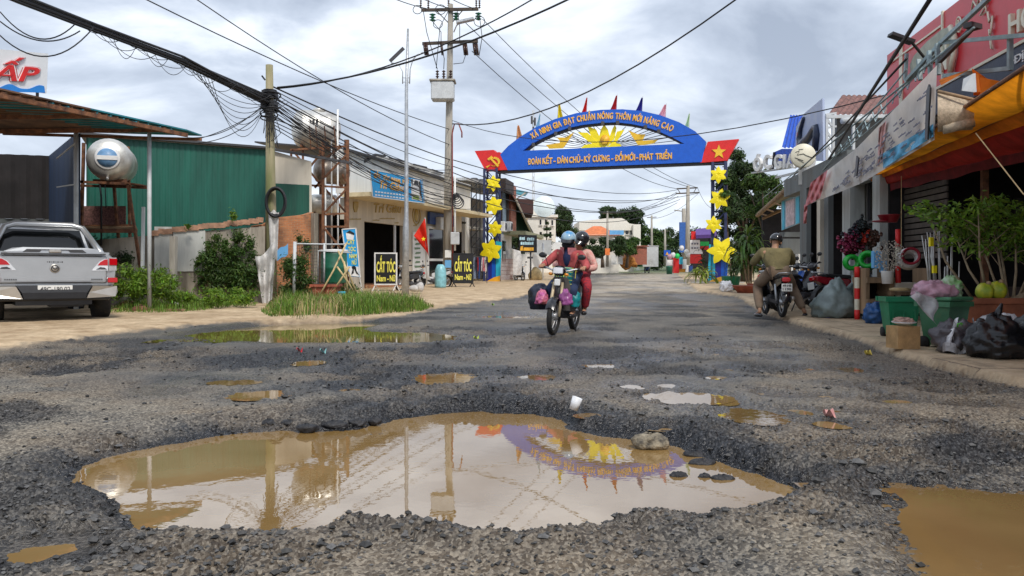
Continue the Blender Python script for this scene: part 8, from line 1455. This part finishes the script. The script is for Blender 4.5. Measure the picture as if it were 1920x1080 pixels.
# ================================================================== TREES AND PLANTS
def leafcloud(mb, clumps, n, size, seed, squash=.35, flat=.3, soft=False):
    """n leaf faces spread through ellipsoid clumps (c, r); each a bent diamond"""
    g = np.random.default_rng(seed); w = np.array([c[1][0] * c[1][1] * c[1][2] for c in clumps]) ** .67; w = w / w.sum(); ids = g.choice(len(clumps), n, p=w)
    C = np.array([c[0][:] for c in clumps])[ids]; Rr = np.array([c[1] for c in clumps])[ids]
    d = g.normal(size=(n, 3)); d /= np.linalg.norm(d, axis=1)[:, None]; rad = np.abs(g.normal(size=n)) * .85 if soft else g.uniform(.35, 1.0, n) ** .55 * (1 + .22 * g.normal(size=n)); p = C + d * Rr * rad[:, None]
    nrm = d * (1 - flat) + np.array([0, 0, 1]) * flat + .55 * g.normal(size=(n, 3)); nrm /= np.linalg.norm(nrm, axis=1)[:, None]
    a = np.cross(nrm, g.normal(size=(n, 3))); a /= np.linalg.norm(a, axis=1)[:, None]; b_ = np.cross(nrm, a); s = size * g.uniform(.6, 1.35, n)[:, None]
    v = np.stack([p - a * s, p + b_ * s * squash + nrm * s * .12, p + a * s - nrm * s * .1, p - b_ * s * squash + nrm * s * .12], 1).reshape(-1, 3); k = len(mb.v)
    mb.v.extend(map(tuple, v)); mb.f.extend([(k + 4 * i, k + 4 * i + 1, k + 4 * i + 2, k + 4 * i + 3) for i in range(n)]); mb.mi.extend([0] * n); mb.sm.extend([False] * n)
mat('leaf_dark', (.035, .075, .018), .6, var=.4, scale=1.2, bump=0, island=.55, translucent=.25); mat('leaf_mid', (.06, .13, .02), .55, var=.4, scale=1.5, bump=0, island=.55, translucent=.3); mat('leaf_bright', (.16, .30, .03), .5, var=.35, scale=3, bump=0, island=.5, translucent=.35); mat('leaf_yellow', (.38, .42, .05), .5, col2=(.12, .22, .03), scale=7, bump=0, island=.3, translucent=.3); mat('grass_green', (.15, .28, .035), .6, var=.45, scale=2.5, bump=0, island=.55, translucent=.35); mat('dry_grass', (.42, .34, .16), .8, var=.4, scale=4, bump=0, island=.4)
mat('bark', (.14, .10, .07), .9, var=.4, scale=6, bump=.6, streak=True); mat('bark_pale', (.34, .26, .17), .85, var=.35, scale=9, bump=.4)
def tree(lb, base, H, clumps, n, size, seed, m='leaf_dark', trunk=.15, group=None, bark='bark', limbs=6):
    t_ = thing('tree', lb, 'tree', tuple(base), 0, group); g = random.Random(seed); base = Vector(base); b = MB()
    cen = sum((Vector(c[0]) for c in clumps), Vector()) / len(clumps); mid = base.lerp(cen, .5) + Vector((g.uniform(-.2, .2), 0, 0)) * H * .1
    b.tube([base - Vector((0, 0, .1)), base.lerp(mid, .6), mid, cen], [trunk, trunk * .8, trunk * .65, trunk * .25], 9)
    for c in clumps[:limbs]: q = Vector(c[0]); b.tube([mid.lerp(cen, .1), mid.lerp(q, .5) + Vector((0, 0, .1 * H * .3)), q], [trunk * .5, trunk * .3, trunk * .08], 6)
    part('trunk', b, bark, t_, world=True); b = MB(); leafcloud(b, [(Vector(c[0]), c[1]) for c in clumps], n, size, seed); part('crown', b, m, t_, world=True); return t_
def pc(px, py, Y, rx, rz, ry=None): s = Y / F; return (P(px, py, Y), (rx * s, (ry or rx) * s, rz * s))
def rnd_clumps(seed, px0, px1, py0, py1, Y, n, r, dy=1.5, fn=None):
    g = random.Random(seed); out = []
    while len(out) < n:
        x, y = g.uniform(px0, px1), g.uniform(py0, py1)
        if fn and not fn(x, y): continue
        k = g.uniform(.7, 1.3); out.append(pc(x, y, Y + g.uniform(-dy, dy), r * k, r * .8 * k))
    return out
# big dark tree behind the right gate column
cl = rnd_clumps(1, 1345, 1450, 275, 500, 43, 46, 17, 2.0, lambda x, y: (x > 1352 - (y - 300) * .0) and (x < 1420 + (y - 300) * .25) and y > 285 - (1385 - x) * .2 + abs(x - 1385) * .35)
tree('big dark leafy tree behind the right gate column', P(1395, 530, 43), 7, cl, 26000, .13, 3, 'leaf_dark', .22)
cl = rnd_clumps(2, 1325, 1365, 268, 400, 40.5, 16, 8, .8); cl = [c for c in cl if c[0].x > X_(1350, 40) or True]
tree('straggly climbing branches round the right gate column', P(1372, 530, 41.5), 6, [c for c in cl if c[0].x > X_(1357, c[0].y)] + cl[:2], 1500, .10, 4, 'leaf_mid', .06)
cl = rnd_clumps(5, 1400, 1462, 330, 400, 36, 12, 13, 1); tree('mid green bush top showing under the block letters', P(1430, 520, 36), 4, cl, 5000, .10, 5, 'leaf_mid', .1)
cl = rnd_clumps(6, 1386, 1445, 400, 500, 44, 20, 13, 1); tree('low dark thicket below the big tree', P(1405, 526, 44.5), 3, cl, 8000, .10, 6, 'leaf_dark', .1)
# far trees
for i, (x0, x1, y0, y1, Y, n, r, N_, m, lb) in enumerate(((1042, 1078, 388, 460, 95, 22, 10, 6000, 'leaf_dark', 'tall conifer like tree beside the satellite dish'), (1128, 1160, 395, 412, 118, 10, 8, 3000, 'leaf_dark', 'left treetop rising behind the cream building'), (1160, 1200, 396, 425, 119, 14, 9, 4000, 'leaf_dark', 'right treetop rising behind the cream building'), (1196, 1248, 425, 490, 130, 26, 11, 8000, 'leaf_mid', 'rounded green roadside tree at the far bend'), (1238, 1284, 432, 492, 140, 20, 11, 6000, 'leaf_dark', 'darker roadside tree right of the far bend'), (1196, 1285, 470, 500, 125, 20, 8, 6000, 'leaf_dark', 'long dark hedge at the far end of the road'), (1095, 1165, 450, 478, 76, 18, 8, 6000, 'leaf_dark', 'spreading dark tree in front of the orange roofed house'), (1160, 1190, 452, 475, 80, 8, 8, 2500, 'leaf_mid', 'small green tree right of the far grey pole'), (1058, 1092, 430, 480, 100, 10, 9, 3000, 'leaf_dark', 'shaded tree between the dish house and the orange roof'))):
    tree(lb, P((x0 + x1) / 2, 500, Y), 8, rnd_clumps(20 + i, x0, x1, y0, y1, Y, n, r, 2, (lambda x, y: y > 388 + abs(x - 1056) * 2.2 - 10) if i == 0 else None), N_, .0021 * Y, 30 + i, m, .2, 'far trees')
t_ = thing('young_tree', 'small tiered young tree before the white house', 'tree', tuple(P(1024, 478, 62))); b = MB(); b.tube([P(1024, 480, 62), P(1026, 412, 62)], [.08, .03], 6); part('trunk', b, 'bark', t_, world=True); b = MB(); leafcloud(b, [pc(1026, 418, 62, 4, 3), pc(1026, 429, 62, 8, 3), pc(1025, 441, 62, 10, 3), pc(1024, 455, 62, 13, 4), pc(1025, 468, 62, 9, 5)], 900, .11, 8); part('crown', b, 'leaf_dark', t_, world=True)
for i, (x0, x1, Y) in enumerate(((1300, 1340, 95), (1360, 1500, 60), (940, 990, 150))): tree(['dark trees glimpsed past the stall', 'dark trees behind the mossy shed', 'low trees behind the brick pier house'][i], P((x0 + x1) / 2, 505, Y), 5, rnd_clumps(50 + i, x0, x1, 440, 498, Y, 16, 16, 2), 4000, .0026 * Y, 60 + i, 'leaf_dark', .2, 'far trees')
# strap-leaved plants
def strap_plant(lb, base, stems, L_, w_, n, seed, m, group=None):
    t_ = thing('pot_plant', lb, 'plant', tuple(base), 0, group); g = random.Random(seed); base = Vector(base); st = MB(); lf = MB()
    for (dx, dy, hh) in stems:
        top = base + Vector((dx, dy, hh)); st.tube([base + Vector((dx * .3, dy * .3, 0)), top], [.03, .02], 6)
        for i in range(n):
            a = g.uniform(0, 6.28); z = g.uniform(.25, 1) ** .6; o_ = base.lerp(top, z) if hh > .3 else top; el = g.uniform(.2, 1.3) * (1.1 - .4 * (1 - z)); Ll = L_ * g.uniform(.7, 1.15); dd = Vector((math.cos(a), math.sin(a), 0)); sd2 = Vector((-dd.y, dd.x, 0)); pts = []
            for k in range(6): u = k / 5; r_ = Ll * (math.sin(u * 1.5) if el < .9 else u * .8); z_ = Ll * (math.sin(el) * u * 1.2 - 1.15 * u * u * (1.25 - el * .5)); pts.append((o_ + dd * r_ * math.cos(el * .5) + Vector((0, 0, z_)), w_ * math.sin(math.pi * min(.97, u * .85 + .12))))
            vs = []; [vs.extend([p - sd2 * ww, p + Vector((0, 0, -ww * .4)), p + sd2 * ww]) for p, ww in pts]; lf.add(vs, [(3 * k + j, 3 * k + j + 1, 3 * k + j + 4, 3 * k + j + 3) for k in range(5) for j in (0, 1)], True)
    part('stem', st, 'bark_pale', t_, world=True); part('foliage', lf, m, t_, world=True); return t_
bs_ = gz(G(1412, 549)) + Vector((0, .4, .25)); strap_plant('tall strap leaved plant in the clay trough', bs_, [(-.1, 0, 2.0), (.2, .1, 1.6), (.0, .2, 1.2), (-.3, .1, 1.5)], .75, .045, 46, 1, mat('strap_green', (.10, .20, .03), .35, var=.45, scale=3, bump=0, island=.5, translucent=.25)); q = P(1318, 527, 38.4); strap_plant('yellow striped plant on the concrete plinth', q, [(0, 0, .5), (.25, .1, .35), (-.25, .1, .3)], .75, .06, 20, 2, 'leaf_yellow'); strap_plant('dark upright plant behind the yellow striped one', P(1318, 515, 42.5), [(0, 0, 1.4), (.1, 0, .9)], .55, .04, 24, 3, 'leaf_dark'); strap_plant('grassy pot plant in the green tub', gz(G(1392, 549)) + Vector((0, 1.1, .5)), [(0, 0, .2), (.2, 0, .2)], .55, .015, 50, 4, 'leaf_mid')
# bush in the terracotta pot
g = random.Random(9); bb2 = thing('shrub', 'many stemmed leafy shrub growing from the big terracotta pot', 'shrub', tuple(pc_ + Vector((0, 0, .5)))); st = MB(); tips = []
for i in range(13):
    a = g.uniform(-1, 1); b0 = pc_ + Vector((.12 + .32 * a, g.uniform(-.1, .12), .5)); tp_ = pc_ + Vector((.10 + .82 * a + g.uniform(-.1, .1), g.uniform(-.35, .35), g.uniform(1.35, 1.72))); md_ = b0.lerp(tp_, .45) + Vector((.10 * a, 0, -.02)); st.tube([b0, md_, tp_], [.022, .015, .006], 6); tips.append(tp_)
    for k in range(4): q = md_.lerp(tp_, g.uniform(.1, .9)); e_ = q + Vector((g.uniform(-.3, .3), g.uniform(-.25, .25), g.uniform(.1, .35))); st.tube([q, e_], [.007, .003], 4); tips.append(e_)
st.tube([pc_ + Vector((.15, -.05, .5)), pc_ + Vector((.42, -.05, .62)), pc_ + Vector((.60, -.05, 1.0)), pc_ + Vector((.66, 0, 1.5))], [.045, .04, .03, .012], 8); part('stems', st, 'bark_pale', bb2, world=True)
b = MB(); cl = [(t + Vector((0, 0, .02)), (.17, .17, .12)) for t in tips] + [(pc_ + Vector((x, g.uniform(-.3, .3), g.uniform(1.55, 1.85) - .1 * abs(x))), (.2, .22, .11)) for x in (-.72, -.6, -.45, -.3, -.15, 0, .1, .25, .4, .55, .7)] + [(pc_ + Vector((-.85, -.1, 1.62)), (.14, .1, .06)), (pc_ + Vector((-.6, 0, 1.28)), (.18, .15, .12)), (pc_ + Vector((.5, .1, 1.3)), (.25, .2, .18))]; leafcloud(b, cl, 3600, .042, 77, .42, .6); part('foliage', b, 'leaf_bright', bb2, world=True)
# weeds along the left walls
def weeds(lb, spots, n, hgt, seed, m='leaf_mid', nm='weeds', leaf=.05):
    b = MB(); cl = [(Vector((x, y, z)), (rx, ry, rz_)) for x, y, z, rx, ry, rz_ in spots]; leafcloud(b, cl, n, leaf, seed, .3, .2, True); g = random.Random(seed)
    for x, y, z, rx, ry, rz_ in spots:
        for i in range(2): b.tube([(x + g.uniform(-rx, rx) * .5, y, z - rz_), (x + g.uniform(-rx, rx) * .8, y, z + rz_ * g.uniform(.3, 1.2))], .006, 4)
    t_ = single(nm, lb, nm.replace('_', ' '), b, m); return t_
def wspot(px, py, Y, rx, rz_): p = P(px, py, Y); s = Y / F; return (p.x, Y, p.z, rx * s, rx * s * .8, rz_ * s)
rr = random.Random(31)
weeds('tangled creeper covering the stained low wall', [wspot(x_, rr.triangular(430, 552, 520), pw.p(x_, 500).y - rr.uniform(.15, .5), rr.uniform(6, 13), rr.uniform(6, 12)) for x_ in [rr.triangular(362, 484, 440) for i in range(100)]], 14000, 1, 1, 'leaf_mid', 'creeper', .055); weeds('creeper climbing over the orange brick wall corner', [wspot(rr.uniform(528, 584), rr.uniform(470, 555), 19.8 + rr.uniform(-.3, .1), 12, 13) for i in range(18)] + [wspot(rr.uniform(560, 580), rr.uniform(440, 470), 20.2, 7, 8) for i in range(4)], 5500, 1, 2, 'leaf_mid', 'creeper', .05)
weeds('bushy weeds between the pickup and the thin shed post', [wspot(rr.uniform(210, 325), rr.uniform(505, 555), 16.9 + rr.uniform(-.4, .5), 14, 12) for i in range(22)], 6500, 1, 3, 'leaf_bright', 'weeds', .05); weeds('dark growth under the round tank stand', [wspot(rr.uniform(155, 260), rr.uniform(450, 520), 19.2 + rr.uniform(-.3, .3), 15, 13) for i in range(16)], 4500, 1, 4, 'leaf_dark', 'weeds', .05)
weeds('low weeds in front of the stained wall', [wspot(rr.uniform(300, 480), rr.uniform(545, 562), 17.5 + rr.uniform(-.5, .6), 13, 6) for i in range(20)], 5000, 1, 5, 'leaf_bright', 'weeds', .045); weeds('small tuft growing on top of the low wall', [wspot(438, 405, 19.6, 6, 8), wspot(352, 425, 19.2, 4, 4)], 260, 1, 6, 'leaf_bright', 'tuft', .05); weeds('scattered greenery round the barrel', [wspot(rr.uniform(575, 680), rr.uniform(535, 560), 20.6 + rr.uniform(-.5, .5), 8, 6) for i in range(12)], 1800, 1, 7, 'leaf_mid', 'weeds', .045)
for i, (px, py, r_, m) in enumerate(((330, 563, .09, 'white_plaster'), (370, 556, .11, 'clay_coping'), (380, 558, .08, 'white_paint'), (240, 570, .22, mat('earth_heap', (.22, .10, .06), 1, bump=.6)), (262, 575, .16, 'earth_heap'), (312, 570, .10, mat('leaf_litter', (.5, .4, .1), .8)))):
    c = G(px, py + 12); b = MB(); b.ell(c + Vector((0, 0, .06)), (r_, r_ * .8, r_ * .7), 14, 9, f=lambda v: v * (1 + .3 * mnoise.noise(v * 14 + Vector((i, 0, 0))))); single('rubble', ['white lump of rubble left of the wall weeds', 'pinkish lump of rubble among the weeds', 'pale round stone among the weeds', 'red earth heap beside the pickup', 'smaller red earth heap by the thin post', 'yellow leaf heap at the wall foot'][i], 'rubble', b, m)
b = MB()
for a, c in (((215, 585), (345, 588)), ((285, 578), (310, 582)), ((395, 508), (440, 552))): b.beam(G(a[0], a[1]) + Vector((0, 0, .05)), G(c[0], c[1]) + Vector((0, 0, .06)), .07)
single('timber', 'old timber lengths lying along the weedy verge', 'timber', b, 'wood')
def grass(lb, region, n, h0, h1, seed, m, nm='grass'):
    g = np.random.default_rng(seed); b = MB(); k = 0
    xs = [p[0] for p in region]; yy_ = [p[1] for p in region]; pts = []
    while len(pts) < n:
        x = g.uniform(min(xs), max(xs), 4000); y = g.uniform(min(yy_), max(yy_), 4000); d = sdist(x, y, region); kx = fbm(x * 2.3, y * 2.3, 3, seed); ok = (d < 0) & (g.random(4000) < np.clip((kx - .25) * 3, .05, 1)); pts += list(zip(x[ok], y[ok], np.clip(-d[ok] * 3, .35, 1) * (.5 + kx[ok])))
    for x, y, k_ in pts[:n]:
        a = g.uniform(0, 6.28); L_ = g.uniform(h0, h1) * k_; ln = g.uniform(.1, .75); dx, dy = math.cos(a), math.sin(a); w_ = g.uniform(.004, .008); z = .03
        p0 = Vector((x, y, z)); p1 = p0 + Vector((dx * ln * L_ * .3, dy * ln * L_ * .3, L_ * .6)); p2 = p0 + Vector((dx * ln * L_, dy * ln * L_, L_ * (1 - .3 * ln))); s_ = Vector((-dy, dx, 0)) * w_; b.add([p0 - s_, p0 + s_, p1 + s_ * .8, p1 - s_ * .8, p2], [(0, 1, 2, 3), (3, 2, 4)], False)
    o_ = part(nm, b, m); tag(o_, lb, 'grass', kind='stuff'); return o_
ISL = [tuple(G(a, c)[:2]) for a, c in ((490, 590), (505, 598), (560, 601), (640, 597), (720, 592), (790, 586), (815, 578), (790, 572), (700, 566), (620, 562), (560, 562), (510, 570))]
grass('strip of long green grass behind the rear puddle', ISL, 13000, .12, .40, 1, 'grass_green'); grass('dry straw blades mixed into the long grass strip', ISL, 1500, .2, .5, 2, 'dry_grass')
V2 = [tuple(G(a, c)[:2]) for a, c in ((205, 590), (300, 592), (400, 585), (480, 577), (480, 568), (380, 566), (290, 568), (210, 572))]
grass('thin green verge grass before the left walls', V2, 4500, .08, .25, 3, 'grass_green')
# ================================================================== the street climbs gently: raise everything with its distance
bpy.context.view_layer.update(); seen = set(); RIGID = ('person', 'motorbike', 'pickup truck', 'bag', 'bin', 'water tank', 'plant pot', 'coconut', 'rock', 'cup', 'box', 'hose', 'litter', 'crate')
for root in [o for o in COL.objects if o.parent is None and o.type in ('MESH', 'EMPTY')]:
    if root.name.startswith('puddle_water'): continue
    M = {}
    def walk(o, Mp):
        M[o] = Mp @ o.matrix_basis
        for c in o.children: walk(c, M[o])
    walk(root, Matrix()); y0 = root.location.y
    if root.get('category') not in RIGID:
        for o, Mo in M.items():
            if o.type != 'MESH' or o.data.name in seen: continue
            seen.add(o.data.name); n = len(o.data.vertices); a = np.empty(n * 3, np.float32); o.data.vertices.foreach_get('co', a); a = a.reshape(-1, 3)
            yw = a @ np.array(Mo.to_3x3())[1] + Mo.translation.y; a[:, 2] += SLOPE * (yw - y0); o.data.vertices.foreach_set('co', a.ravel()); o.data.update()
    root.location.z += SLOPE * y0
